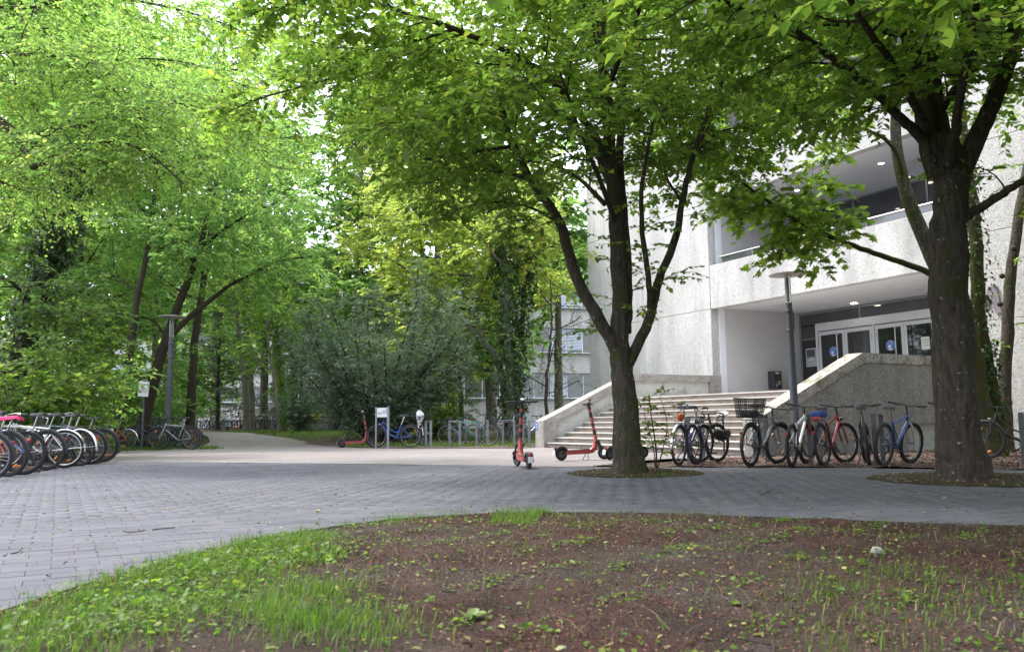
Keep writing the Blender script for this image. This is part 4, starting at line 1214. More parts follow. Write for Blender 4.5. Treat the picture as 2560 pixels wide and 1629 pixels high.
# ---- leaning double trunk and slim trunk on the left
def crown_from(t, limbs, sp=(0.32, 0.3, 0.25), L1=(1.2, 2.8), L2=(0.6, 1.3), tw=(0.4, 0.75), per=15, size=(0.09, 0.16), mat=L_mid, tmpl=LEAF2, up=0.0, flat=0.5, ang=(35, 70), tup=-0.06, tmin=0.1, droop=0.2, wood=0.005):
    s1 = t.sub(limbs, sp[0], L1, ang, up, flat, tmin, 0.022)
    s2 = t.sub(s1, sp[1], L2, (35, 65), -0.01, flat, 0.1, 0.009, n=3)
    t.twigs(s1 + s2, sp[2], tw, (30, 65), tup, flat, 0.1, wood)
    t.leaves(per, size, mat, tmpl, droop, 0.5)
t = Tree('leaning_tree', 'dark leaning trunk with long right limb behind the left lamp', 'tree', gx(352, 29.5), BK_brown)
d = 29.5
tr = t.limb([t.base + Vector((0, 0, -.1)), at(362, 1040, d), at(385, 950, d), at(412, 860, d), at(441, 775, d), at(472, 697, d), at(499, 623, d), at(520, 520, d), at(530, 400, d), at(540, 250, d)], 0.25, 0.05, n=12, flare=0.3)
lr = t.plimb([(430, 835, d), (482, 785, d + .2), (529, 748, d + .3), (577, 711, d + .2), (620, 690, d), (690, 655, d - .4), (780, 640, d - .8)], 0.12, 0.03)
ll = t.plimb([(420, 850, d), (380, 800, d + .6), (320, 790, d + 1.2), (240, 780, d + 1.8)], 0.05, 0.015)
lu = t.plimb([(485, 660, d), (440, 580, d - .8), (380, 520, d - 1.6), (300, 480, d - 2.4)], 0.06, 0.015)
lv = t.plimb([(500, 620, d), (580, 560, d - 1), (660, 520, d - 2), (740, 500, d - 2.6)], 0.07, 0.015)
lw = t.plimb([(525, 480, d), (600, 400, d + .8), (690, 350, d + 1.4), (770, 340, d + 2)], 0.06, 0.015)
lx = t.plimb([(528, 450, d), (470, 350, d - 1), (420, 260, d - 1.6), (350, 180, d - 2)], 0.06, 0.015)
crown_from(t, [tr[24:], lr[8:], ll, lu, lv, lw, lx], mat=L_mid, up=0.0, tup=-0.1)
t.done()
t = Tree('slim_tree', 'slim straight trunk left of the leaning tree', 'tree', gx(296, 27.5), BK_brown)
d = 27.5
tr = t.limb([t.base + Vector((0, 0, -.1)), at(309, 989, d), at(326, 870, d), at(343, 745, d), at(360, 670, d), at(377, 568, d), at(387, 480, d), at(395, 350, d), at(400, 200, d)], 0.15, 0.04, n=10, flare=0.3)
bl = [t.plimb([(345, 740, d), (290, 690, d + .6), (220, 680, d + 1), (150, 690, d + 1.4)], 0.035, 0.01), t.plimb([(333, 810, d), (270, 770, d + .6), (190, 765, d + 1)], 0.03, 0.01), t.plimb([(365, 650, d), (420, 610, d - .8), (470, 600, d - 1.4)], 0.035, 0.01),
      t.plimb([(380, 550, d), (310, 480, d - 1), (220, 450, d - 1.8), (120, 450, d - 2.4)], 0.04, 0.01), t.plimb([(390, 450, d), (480, 380, d - .8), (580, 350, d - 1.4)], 0.04, 0.01), t.plimb([(395, 350, d), (300, 280, d + .6), (200, 250, d + 1)], 0.04, 0.01)]
crown_from(t, [tr[28:]] + bl, mat=L_mid)
t.done()
t = Tree('ivy_tree', 'thick dark trunk wrapped in ivy at the far left', 'tree', gx(45, 21), BK_brown)
d = 21
tr = t.limb([t.base + Vector((0, 0, -.1)), at(48, 980, d), at(60, 850, d), at(95, 720, d), at(140, 600, d), at(175, 500, d), at(190, 380, d), at(200, 200, d)], 0.34, 0.14, n=12, flare=0.3)
t.ivy([tr[:20], tr[18:34]], [(0.55, 0.45), (0.5, 0.4)], 3800, (0.08, 0.14), L_ivy)
tl = t.plimb([(150, 580, d), (90, 480, d - .5), (20, 400, d - 1), (-60, 340, d - 1.4)], 0.09, 0.03)
tl2 = t.plimb([(80, 760, d), (20, 700, d - 1.2), (-60, 690, d - 2)], 0.05, 0.02)
tl3 = t.plimb([(70, 820, d), (110, 770, d - 1.2), (150, 770, d - 1.8)], 0.04, 0.012)
crown_from(t, [tl, tl2, tl3, tr[26:]], mat=L_dark)
t.done()
# ---- generic park tree
def park_tree(name, lab, px, d, path, r, mat, bark=BK_grey, nb=9, blen=(3, 5), hrange=(0.35, 1.0), crown=True, ivy=None, cat='tree', size=(0.14, 0.23), per=13, tw=(0.5, 0.95), sp=(0.5, 0.42, 0.34), up=0.03, ang=(45, 80), group=None, flat=0.7, tup=-0.06, wood=0.006):
    t = Tree(name, lab, cat, gx(px, d), bark, group)
    tr = t.limb([t.base + Vector((0, 0, -.15))] + [at(x, y, d) for x, y in path], r, r * 0.3, n=10, flare=0.3, wob=0.02)
    if ivy:
        t.ivy([tr[:int(len(tr) * ivy[2])]], [(ivy[0], ivy[0] * 0.8)], ivy[1], (0.10, 0.18), L_ivy if len(ivy) < 4 else ivy[3])
    if crown:
        lim = []
        az = R.uniform(0, 6)
        for k in range(nb):
            tt = hrange[0] + (hrange[1] - hrange[0]) * (k + R.random() * .6) / nb
            q, T = along(tr, min(tt, 0.995))
            az += 2.4
            dd = Vector((math.cos(az), math.sin(az), R.uniform(0.05, 0.6)))
            l = R.uniform(*blen) * (1 - 0.45 * (tt - hrange[0]) / max(0.01, hrange[1] - hrange[0]))
            c = grow_path(q, dd, l, 6, 0.03, 0.14)
            t.limb(c, r * 0.32, 0.02, n=6, per=2)
            lim.append(c)
        lim.append(tr[int(len(tr) * .75):])
        crown_from(t, lim, sp, (0.9, 2.2), (0.6, 1.2), tw, per, size, mat, up=up, flat=flat, ang=ang, tup=tup, wood=wood)
    t.done()
    return t
park_tree('pale_trunk_tree', 'tall pale straight trunk seen between leaves on the left', 262, 40, [(262, 900), (258, 700), (250, 530), (248, 400), (246, 200), (244, 0)], 0.27, L_mid, BK_pale, 10, (3, 5), (0.5, 1.0))
park_tree('tall_park_tree', 'tall straight grey trunk rising behind the yew', 1064, 46, [(1062, 900), (1058, 760), (1055, 620), (1054, 480), (1050, 330), (1046, 150)], 0.21, L_mid, BK_grey, 10, (3, 5), (0.55, 1.0))
park_tree('twin_trunk_tree', 'grey double trunk beside the park path', 616, 47, [(614, 1000), (608, 930), (600, 860), (592, 800), (588, 740), (580, 640), (570, 500)], 0.18, L_lime, BK_grey, 8, (2.2, 3.4), (0.66, 1.0))
park_tree('twin_trunk_tree', 'straight lichen grey trunk right of the double trunk', 632, 47.6, [(630, 1000), (626, 900), (624, 830), (622, 760), (616, 650), (610, 520)], 0.175, L_lime, BK_grey, 8, (2.2, 3.4), (0.66, 1.0))
park_tree('ivy_park_tree', 'ivy-covered trunk right of the park path', 712, 43, [(706, 1000), (700, 930), (694, 860), (688, 780), (684, 700), (680, 560)], 0.16, L_lime, BK_grey, 7, (2.0, 3.2), (0.5, 1.0), ivy=(0.27, 1700, 0.75, L_lime))
park_tree('crooked_park_tree', 'thin crooked grey trunk against the ivy-covered trunk', 700, 42, [(692, 1000), (684, 940), (674, 880), (668, 830), (664, 760), (655, 650)], 0.12, L_lime, BK_pale, 7, (2, 3), (0.4, 1.0))
park_tree('ivy_wall_tree', 'stout trunk thickly clad in ivy before the wing windows', 1279, 33, [(1276, 1000), (1272, 900), (1268, 800), (1264, 700), (1256, 620), (1245, 540), (1235, 430)], 0.22, L_rob, BK_grey, 6, (2, 3.4), (0.6, 1.0), ivy=(0.5, 3600, 0.8))
t_iv2 = park_tree('ivy_leaning_tree', 'second ivy-clad stem leaning right of the stout one', 1292, 34, [(1296, 900), (1306, 800), (1314, 700), (1318, 640), (1316, 520)], 0.16, L_rob, BK_brown, 5, (1.5, 2.6), (0.6, 1.0), ivy=(0.42, 1700, 0.9))
park_tree('hornbeam_park_tree', 'broad leafy hornbeam behind the left lamp', 478, 35, [(482, 900), (500, 760), (525, 600), (545, 430), (556, 250), (560, 60)], 0.2, L_mid, BK_brown, 15, (3.2, 4.6), (0.34, 1.0), size=(0.11, 0.19), per=16, sp=(0.42, 0.38, 0.3))
park_tree('hornbeam_park_tree', 'fresh green hornbeam left of the slim trunk', 190, 32, [(192, 900), (196, 760), (205, 600), (215, 430), (225, 250), (230, 60)], 0.18, L_lime, BK_brown, 14, (3.0, 4.4), (0.25, 1.0), size=(0.11, 0.19), per=16, sp=(0.42, 0.38, 0.3))
# robinia with yellow-green foliage behind the racks
t = Tree('robinia_tree', 'yellow-green robinia with crooked brown limbs above the yew', 'tree', gx(1265, 36), BK_grey)
d = 36
tr = t.limb([t.base, at(1262, 980, d), at(1240, 890, d), at(1212, 860, d), at(1150, 790, d), at(1100, 740, d)], 0.2, 0.1, n=9, flare=.3)
rl = [t.plimb([(1212, 860, d), (1190, 760, d), (1230, 660, d), (1215, 560, d), (1200, 500, d), (1170, 440, d)], 0.12, 0.04), t.plimb([(1100, 740, d), (1040, 690, d - .8), (960, 640, d - 1.4), (880, 620, d - 2)], 0.08, 0.02),
      t.plimb([(1190, 690, d), (1110, 685, d - .5), (1040, 690, d - 1)], 0.06, 0.02), t.plimb([(1228, 650, d), (1300, 600, d - 1), (1360, 580, d - 1.6)], 0.07, 0.02), t.plimb([(1218, 570, d), (1120, 560, d - 1), (1020, 560, d - 1.8), (920, 540, d - 2.4)], 0.08, 0.02),
      t.plimb([(1205, 520, d), (1130, 480, d + .8), (1040, 470, d + 1.4), (930, 480, d + 2)], 0.07, 0.02), t.plimb([(1230, 640, d), (1330, 680, d + .8), (1400, 720, d + 1.4)], 0.06, 0.02), t.plimb([(1200, 500, d), (1290, 450, d), (1370, 440, d - .6)], 0.06, 0.02)]
crown_from(t, rl, (0.26, 0.28, 0.25), (1.0, 2.4), (0.5, 1.1), (0.4, 0.8), 16, (0.10, 0.18), L_rob, flat=0.6)
t.done()
park_tree('dark_understory_tree', 'small dark multi-stemmed tree behind the middle racks', 1150, 37, [(1152, 1000), (1148, 930), (1158, 860), (1170, 800), (1180, 740)], 0.14, L_dark, BK_brown, 10, (1.6, 2.8), (0.3, 1.0), size=(0.08, 0.14), up=0.0)
park_tree('slim_wall_tree', 'slim dark young tree in front of the wing windows', 1366, 33, [(1366, 1000), (1368, 940), (1374, 880), (1378, 830), (1380, 780), (1376, 700)], 0.085, L_mid, BK_brown, 9, (1.2, 2.2), (0.15, 1.0), size=(0.07, 0.12), per=8, sp=(0.6, 0.5, 0.4), up=0.0)
# ---- big yew with many rising stems
t = Tree('yew_shrub', 'broad dark green yew with many stems behind the info sign', 'shrub', gx(948, 31), BK_brown)
d = 31.0
lim = []
for k in range(30):
    a = k * 2.4
    rr = (k / 30) ** 0.6
    dd = Vector((math.cos(a) * (0.2 + 0.72 * rr), math.sin(a) * (0.2 + 0.72 * rr), 1.25 - 0.62 * rr))
    L = R.uniform(5.2, 7.0) * (1 - 0.22 * rr)
    c = grow_path(t.base + Vector((math.cos(a) * .3, math.sin(a) * .3, -.05)), dd, L, 7, 0.045, 0.08)
    t.limb(c, 0.07, 0.014, n=6, per=2)
    lim.append(c)
s1 = t.sub(lim, 0.3, (0.6, 1.4), (30, 60), 0.04, 0.9, 0.12, 0.012, n=4)
t.twigs(s1 + lim, 0.14, (0.35, 0.7), (25, 55), -0.03, 0.9, wood=0.004)
t.leaves(12, (0.11, 0.19), L_yew, NEED, 0.35, 0.7, 1.3, spread=0.03)
t.done()
# ---- dark conifers and the green depth of the park
def conifer(name, lab, px, d, h, rad, mat=L_yew):
    t = Tree(name, lab, 'conifer', gx(px, d), BK_brown)
    tr = t.limb([t.base, t.base + Vector((0, 0, h * .5)), t.base + Vector((.1, 0, h))], 0.16, 0.02, n=8)
    lim = []
    n = int(h * 7)
    for k in range(n):
        f = 0.12 + 0.86 * k / n
        a = k * 2.4
        q, _ = along(tr, f)
        c = grow_path(q, Vector((math.cos(a), math.sin(a), 0.15)), rad * (1.05 - f) * R.uniform(0.8, 1.2) + 0.3, 5, -0.03, 0.08)
        t.B.tube([x - t.base for x in c], [0.03, .025, .02, .015, .01, .006], 4, False)
        lim.append(c)
    t.twigs(lim, 0.17, (0.4, 0.8), (30, 65), -0.08, 0.6, wood=0.005)
    t.leaves(14, (0.12, 0.2), mat, NEED, 0.3, 0.6, 1.5, spread=0.05)
    t.done()
conifer('dark_conifer', 'dark conifer behind the left lamp in the park', 545, 56, 9.5, 3.6)
conifer('dark_conifer', 'narrow dark conifer right of the ivy-covered trunk', 752, 50, 6.0, 2.0)
conifer('dark_conifer', 'dark low conifer between lamp and far bicycles', 458, 66, 7.0, 2.4)
BGT = [(-40, 30, 18, L_mid), (100, 36, 22, L_lime), (210, 46, 26, L_mid), (330, 52, 28, L_lime), (430, 60, 30, L_mid), (540, 66, 31, L_lime), (660, 62, 23, L_mid), (735, 58, 14, L_lime), (900, 54, 23, L_mid), (1000, 56, 25, L_lime), (1130, 50, 24, L_rob), (1225, 46, 20, L_mid), (1380, 76, 20, L_mid), (40, 52, 28, L_mid), (830, 66, 15, L_mid), (480, 74, 16, L_lime), (620, 78, 15, L_mid), (390, 42, 9, L_mid), (1090, 43, 13, L_rob), (1395, 43, 12.5, L_mid), (690, 70, 27, L_mid)]
names = ['at the far left edge', 'left of the pale trunk', 'behind the pale trunk', 'behind the slim trunk', 'behind the left lamp', 'behind the dark conifer', 'behind the twin trunks', 'low beside the pale sky gap', 'right of the pale sky gap', 'behind the tall grey trunk', 'behind the yellow-green robinia', 'behind the ivy-clad trunk', 'in front of the wing roof', 'deep in the far left wood', 'low behind the yew', 'farthest behind the lamp', 'farthest behind the twin trunks', 'low behind the leaning trunk', 'bright behind the yew stems', 'above the slim tree before the wing', 'tall behind the ivy-covered trunk']
for (px, d, h, m), nm in zip(BGT, names):
    b_ = gx(px, d)
    pth = []
    for f in (0.3, 0.55, 0.8, 1.0):
        z = h * f
        y = 1052 - 0.0105 * (px - 1280) - (z - CAMZ) * FPX / d * 0.99
        pth.append((px + R.uniform(-8, 8) * f * 30 / d, y))
    park_tree('background_tree', 'leafy background tree ' + nm, px, d, pth, 0.2 + h * 0.006, m, BK_grey, 11 if h < 20 else 17, (min(4.2, h * .2), min(6.5, h * .33)), (0.24 if 400 < px < 960 else (0.5 if px == 1395 else 0.1), 0.98), size=(0.26, 0.45), per=17, tw=(0.7, 1.3), sp=(0.55, 0.5, 0.42), group='background trees of the park', wood=0)
# ---- shrubs under the trees on the left
def shrub(name, lab, px, d, h, rad, mat, tmpl=LEAF2, size=(0.09, 0.15), n=12, per=9):
    t = Tree(name, lab, 'shrub', gx(px, d), BK_brown)
    lim = []
    for k in range(n):
        a = k * 2.4
        dd = Vector((math.cos(a) * rad / h, math.sin(a) * rad / h, 1.0))
        c = grow_path(t.base + rvec() * 0.08, dd, h * R.uniform(0.8, 1.25), 6, -0.02, 0.12)
        t.B.tube([x - t.base for x in c], [0.022, .018, .014, .011, .008, .006, .004], 5, False)
        lim.append(c)
    s1 = t.sub(lim, 0.28, (0.4, 0.95), (40, 75), -0.02, 0.6, 0.1, 0.006, n=3)
    t.twigs(s1 + lim, 0.2, (0.25, 0.5), (35, 70), -0.08, 0.5)
    t.leaves(per, size, mat, tmpl, 0.3, 0.4)
    t.done()
for (px, d, h, r_, m, lab) in ((110, 19, 2.6, 1.6, L_maple, 'maple-leaved shrub behind the left bicycle row'), (165, 20.5, 2.6, 1.2, L_mid, 'green shrub behind the bicycle row centre'), (190, 23.5, 2.2, 1.1, L_dark, 'dark shrub left of the orange bicycle'), (20, 18, 2.4, 1.5, L_dark, 'dark shrub at the left picture edge'), (120, 26, 4.4, 1.9, L_maple, 'tall maple-leaved thicket behind the shrubs'), (60, 26, 4.5, 2.2, L_mid, 'tall green thicket beside the ivy trunk'), (330, 36, 3.2, 1.8, L_dark, 'dark shrub behind the leaning trunk'), (250, 31, 5.0, 2.4, L_mid, 'tall shrub below the pale trunk'), (380, 34, 2.6, 1.8, L_mid, 'pale green shrub behind the grey bicycles'), (440, 50, 2.6, 1.6, L_lime, 'bright shrub far behind the left lamp'),
                        (748, 41, 1.9, 0.8, L_yew, 'small dark shrub beside the picnic tables'), (1085, 33.5, 2.0, 1.6, L_dark, 'dark low shrub right of the yew'), (1010, 34, 2.4, 1.7, L_yew, 'dark yew shoots behind the middle rack')):
    shrub('understory_shrub', lab, px, d, h, r_, m, MAPLE if (m is L_maple and h < 3) else LEAF2, (0.12, 0.19) if m is L_maple else (0.09, 0.15), per=5 if m is L_maple else 9)
shrub('ground_ivy', 'low leafy weeds at the foot of the left lamp', 392, 26.2, 0.4, 0.7, L_ivy, LEAF2, (0.06, 0.10), 8)
shrub('ground_ivy', 'dark ivy clump under the orange bicycle', 335, 27.4, 0.4, 0.9, L_ivy, LEAF2, (0.06, 0.10), 10)

# ---- unseen trees around the viewer, added to shade the right of the place
for (x, y, hh, lab) in ((10.2, 2.2, 4.6, 'unseen hornbeam added for shade right of the viewpoint'), (3.2, -5.0, 4.6, 'unseen hornbeam added for shade behind the viewpoint'), (14.0, 8.6, 4.2, 'unseen hornbeam added for shade right of the thick trunk'), (5.5, -1.5, 5.2, 'unseen hornbeam added for shade close behind the viewpoint'), (8.5, -3.5, 4.6, 'unseen hornbeam added for shade behind and right of the viewpoint')):
    t = Tree('hornbeam_tree', lab, 'tree', Vector((x, y, 0)), BK_dark)
    tr = t.limb([t.base + Vector((0, 0, -.1)), t.base + Vector((.05, 0, 2)), t.base + Vector((0.1, .1, hh)), t.base + Vector((0, .2, hh + 5))], 0.24, 0.08, n=10, flare=0.4)
    lim = []
    for k in range(20):
        q, _ = along(tr, 0.5 + 0.45 * k / 20)
        a = k * 2.4
        lim.append(t.limb(grow_path(q, Vector((math.cos(a), math.sin(a), 0.35)), R.uniform(3.2, 4.6), 5, 0.0, 0.1), 0.06, 0.02, n=6, per=2))
    high_crown(t, lim, 10, (0.32, 0.52))
    t.done()
# ================================================================== BICYCLES
RUB = paint('rubber', (0.013, 0.013, 0.014), 0.85, 0, 0.35, 30)
RUBG = paint('rubber_dusty', (0.018, 0.018, 0.02), 0.85, 0, 0.35, 30)
CHR = paint('chrome', (0.62, 0.62, 0.64), 0.22, 1.0, 0.15, 20)
ALU = paint('rim_alloy', (0.28, 0.28, 0.30), 0.4, 0.9, 0.15, 20)
RIMB = paint('rim_black', (0.03, 0.03, 0.033), 0.4, 0.2, 0.2, 20)
RIMW = paint('rim_white', (0.62, 0.62, 0.62), 0.4, 0, 0.1, 20)
BLK = paint('black_plastic', (0.02, 0.02, 0.022), 0.5, 0, 0.3, 20)
SADL = paint('saddle_leather', (0.018, 0.018, 0.02), 0.38, 0, 0.3, 30)
ORA = paint('amber_reflector', (0.75, 0.22, 0.02), 0.3, 0, 0.1)
REDL = paint('red_reflector', (0.28, 0.010, 0.012), 0.25, 0, 0.1)
FC = {'orange': (0.62, 0.10, 0.02), 'blue': (0.03, 0.07, 0.36), 'navy': (0.03, 0.035, 0.20), 'silver': (0.38, 0.39, 0.40), 'cream': (0.36, 0.37, 0.31), 'white': (0.72, 0.73, 0.75), 'black': (0.022, 0.022, 0.025), 'charcoal': (0.05, 0.055, 0.06), 'red': (0.26, 0.018, 0.022), 'teal': (0.03, 0.22, 0.19), 'bright_blue': (0.018, 0.09, 0.40), 'rust_orange': (0.48, 0.15, 0.03), 'slate': (0.10, 0.13, 0.16), 'mid_blue': (0.022, 0.08, 0.25), 'green_grey': (0.10, 0.14, 0.15)}
def FM(c):
    return paint('frame_' + c, FC[c], 0.3, 0.15, 0.18, 9, 0.4)
_mc = {}
def cached(key, fn, mat):
    if key not in _mc:
        mb = MB(); fn(mb)
        _mc[key] = mb.mesh(key[0], mat)
    return _mc[key]
def bike(label, pos, heading, style='diamond', frame='black', wheel=0.345, tyre=0.021, rim='alu', guards=True, rack=True, lean=0.06, steer=0.0, saddle='black', kick=True, lights=True, bar='flat', group='bicycles', fork=None, knob=False, simple=False, ref=True, sad_col=None, tint=None, wtyre=None):
    root = thing('bicycle', label, 'bicycle', pos, 0, group)
    root.rotation_euler = (0, 0, 0)
    root.matrix_world = Matrix.Translation(Vector(pos)) @ Matrix.Rotation(heading, 4, 'Z') @ Matrix.Rotation(lean, 4, 'X')
    fm = FM(frame)
    W = wheel
    RH, FH = Vector((-0.50, 0, W)), Vector((0.55 if style != 'road' else 0.50, 0, W))
    BBp = Vector((-0.06, 0, W - 0.055))
    STt = Vector((-0.235, 0, 0.76)) if style not in ('step', 'fold') else Vector((-0.215, 0, 0.70))
    if style == 'fold':
        STt = Vector((-0.22, 0, 0.62))
    HT, HB = Vector((0.345, 0, 0.80)), Vector((0.385, 0, 0.66))
    if style == 'mtb':
        HB = Vector((0.395, 0, 0.70)); HT = Vector((0.36, 0, 0.82)); STt = Vector((-0.215, 0, 0.70))
    axis = (HT - HB).normalized()
    Ms = Matrix.Translation(HB) @ Matrix.Rotation(steer, 4, axis) @ Matrix.Translation(-HB)
    key = (style, round(W, 3))
    def fr(mb):
        th = 0.016 if style in ('diamond', 'road') else 0.021
        mb.tube([HB + axis * -0.02, HT + axis * 0.02], 0.022, 8)
        mb.tube([BBp, STt], th, 8)
        if style == 'step':
            mb.tube([HB + Vector((0, 0, 0.02)), Vector((0.18, 0, 0.42)), Vector((0.02, 0, W + 0.0)), BBp], 0.026, 8)
            mb.tube([HT, Vector((0.16, 0, 0.56)), Vector((-0.06, 0, 0.46)), STt.lerp(BBp, 0.5)], 0.016, 8)
        elif style == 'fold':
            mb.tube([HB, Vector((0.15, 0, 0.40)), BBp + Vector((0, 0, 0.05))], 0.03, 8)
        else:
            mb.tube([HB, BBp], th * 1.25, 8)
            mb.tube([HT - axis * 0.02, STt - (STt - BBp).normalized() * 0.04], th * 1.05, 8)
        for s in (-1, 1):
            mb.tube([BBp + Vector((0, s * 0.03, 0)), RH + Vector((0, s * 0.065, 0))], 0.010, 6)
            mb.tube([STt - (STt - BBp).normalized() * 0.07, RH + Vector((0, s * 0.065, 0))], 0.008, 6)
        mb.tube([BBp + Vector((0, -0.04, 0)), BBp + Vector((0, 0.04, 0))], 0.024, 8)
    obj('frame', cached(('frame',) + key, fr, fm), root, fm)
    def fk(mb):
        for s in (-1, 1):
            mb.tube([HB + Vector((0, s * 0.02, 0)), HB + Vector((0.03, s * 0.055, -0.06)), FH + Vector((0, s * 0.055, 0))], [0.016, 0.017 if style == 'mtb' else 0.013, 0.014 if style == 'mtb' else 0.009], 6)
        mb.tube([HB - axis * 0.0, HB - axis * 0.06], 0.02, 8)
    fmat = FM(fork) if fork else fm
    fo = obj('fork', cached(('fork',) + key, fk, fmat), root, fmat)
    fo.matrix_local = Ms
    rimm = {'alu': ALU, 'black': RIMB, 'white': RIMW}[rim]
    nseg = 20 if simple else 36
    def tyr(mb): mb.ring((0, 0, 0), W - tyre, tyre, nseg, 8, knob=0.006 if knob else 0)
    def rm(mb): mb.ring((0, 0, 0), W - 2 * tyre - 0.008, 0.012, nseg, 6, sx=0.9)
    def spk(mb):
        mb.tube([(0, -0.035, 0), (0, 0.035, 0)], 0.016, 8)
        rr = W - 2 * tyre - 0.015
        ns = 12 if simple else 28
        for k in range(ns):
            a = 2 * math.pi * k / ns
            off = 0.35 * (1 if k % 4 < 2 else -1)
            y = 0.03 * (1 if k % 2 else -1)
            mb.tube([(0.018 * math.cos(a + off), y, 0.018 * math.sin(a + off)), (rr * math.cos(a), 0, rr * math.sin(a))], 0.0014 if not simple else 0.002, 3, False)
    def refl(mb, a):
        if True:
            rr = W * 0.62
            mb.box((rr * math.cos(a), 0.012, rr * math.sin(a)), (0.075, 0.012, 0.028), Matrix.Rotation(-(a + math.pi / 2), 3, 'Y'), 0.004)
    wk = (round(W, 3), round(tyre, 3), knob, simple)
    tm = RUBG if wtyre is None else wtyre
    for hub, front in ((RH, False), (FH, True)):
        wh = obj('wheel', cached(('rim',) + wk, rm, rimm), root, rimm)
        loc = Matrix.Translation(hub) @ Matrix.Rotation(R.uniform(0, 6.28), 4, 'Y')
        wh.matrix_local = (Ms @ loc) if front else loc
        obj('tyre', cached(('tyre',) + wk, tyr, RUB), wh, RUB if front else tm)
        obj('spokes', cached(('spokes',) + wk, spk, paint('spoke_steel', (0.2, 0.2, 0.21), 0.4, 0.8)), wh)
        if ref and not simple:
            for q_ in (0.6, 0.6 + math.pi):
                obj('reflector', cached(('reflector', q_) + wk, lambda mb: refl(mb, q_), ORA), wh)
    # saddle and post
    tilt = (STt - BBp).normalized()
    sp = STt + tilt * (0.20 if style not in ('fold', 'step') else 0.26)
    def sd_(mb):
        prof = [(-0.13, 0.075, 0.0), (-0.10, 0.085, 0.012), (-0.03, 0.06, 0.006), (0.06, 0.03, 0.0), (0.13, 0.018, -0.004), (0.15, 0.008, -0.012)]
        V, Fc = [], []
        for (x, w, z) in prof:
            V += [(x, -w, z - 0.03), (x, -w * 0.85, z), (x, 0, z + 0.012), (x, w * 0.85, z), (x, w, z - 0.03), (x, 0, z - 0.04)]
        for i in range(len(prof) - 1):
            for k in range(6):
                Fc.append((i * 6 + k, i * 6 + (k + 1) % 6, i * 6 + 6 + (k + 1) % 6, i * 6 + 6 + k))
        Fc += [tuple(range(5, -1, -1)), tuple(range(30, 36))]
        mb.add(V, Fc, True)
    smat = SADL if not sad_col else sad_col
    sa = obj('saddle', cached(('saddle',), sd_, SADL), root, smat)
    sa.location = sp + Vector((0, 0, 0.045))
    def pst(mb):
        mb.tube([STt - tilt * 0.02, sp + Vector((0, 0, 0.015))], 0.0135, 8)
        for s in (-1, 1):
            mb.tube([sp + Vector((-0.09, s * 0.022, 0.02)), sp + Vector((0.09, s * 0.022, 0.014))], 0.004, 4)
    obj('seat_post', cached(('seat_post',) + key, pst, CHR), root)
    # stem and bar
    bt = HT + axis * (0.13 if bar != 'drop' else 0.07)
    def br(mb):
        mb.tube([HT, bt], 0.014, 8)
        fw = bt + Vector((0.06, 0, 0.01))
        mb.tube([bt, fw], 0.014, 8)
        if bar == 'flat':
            mb.tube([fw + Vector((-0.045, -0.31, 0.03)), fw + Vector((0.0, -0.14, 0.02)), fw, fw + Vector((0.0, 0.14, 0.02)), fw + Vector((-0.045, 0.31, 0.03))], 0.0125, 7)
        elif bar == 'swept':
            mb.tube([fw + Vector((-0.22, -0.28, 0.06)), fw + Vector((-0.05, -0.24, 0.08)), fw + Vector((0.03, -0.10, 0.05)), fw, fw + Vector((0.03, 0.10, 0.05)), fw + Vector((-0.05, 0.24, 0.08)), fw + Vector((-0.22, 0.28, 0.06))], 0.0125, 7)
        else:
            for s in (-1, 1):
                mb.tube([fw, fw + Vector((0, s * 0.19, 0)), fw + Vector((0.09, s * 0.21, -0.01)), fw + Vector((0.11, s * 0.21, -0.08)), fw + Vector((0.02, s * 0.21, -0.13)), fw + Vector((-0.05, s * 0.21, -0.13))], 0.0145, 7)
    hb = obj('handlebar', cached(('handlebar', bar) + key, br, CHR if bar == 'swept' else BLK), root, CHR if bar == 'swept' else BLK)
    hb.matrix_local = Ms
    fw = bt + Vector((0.06, 0, 0.01))
    if bar != 'drop':
        for s in (-1, 1):
            def gp(mb):
                if bar == 'flat':
                    a, b = fw + Vector((-0.05, s * 0.33, 0.031)), fw + Vector((-0.022, s * 0.21, 0.026))
                    c1, c2 = fw + Vector((0.01, s * 0.17, 0.01)), fw + Vector((0.02, s * 0.28, -0.01))
                else:
                    a, b = fw + Vector((-0.24, s * 0.283, 0.058)), fw + Vector((-0.12, s * 0.258, 0.071))
                    c1, c2 = fw + Vector((-0.03, s * 0.22, 0.06)), fw + Vector((-0.12, s * 0.30, 0.03))
                mb.tube([a, b], 0.018, 8)
                mb.tube([c1, c2], 0.006, 5)
                mb.box(c1, (0.035, 0.03, 0.03), None, 0.005)
            obj('grip', cached(('grip', s, bar) + key, gp, BLK), hb)
    if simple:
        return root
    # crank, pedals, chain
    def ck(mb):
        mb.ring((BBp.x, -0.055, BBp.z), 0.085, 0.006, 24, 4)
        for a in range(5):
            an = a * 2 * math.pi / 5
            mb.tube([(BBp.x, -0.055, BBp.z), (BBp.x + 0.085 * math.cos(an), -0.055, BBp.z + 0.085 * math.sin(an))], 0.006, 4)
        mb.tube([(BBp.x, -0.075, BBp.z), (BBp.x + 0.12, -0.085, BBp.z - 0.12)], 0.011, 6)
        mb.tube([(BBp.x, 0.075, BBp.z), (BBp.x - 0.12, 0.085, BBp.z + 0.12)], 0.011, 6)
        mb.tube([(BBp.x, -0.075, BBp.z), (BBp.x, 0.075, BBp.z)], 0.012, 6)
    cr = obj('crank', cached(('crank',) + key, ck, BLK), root)
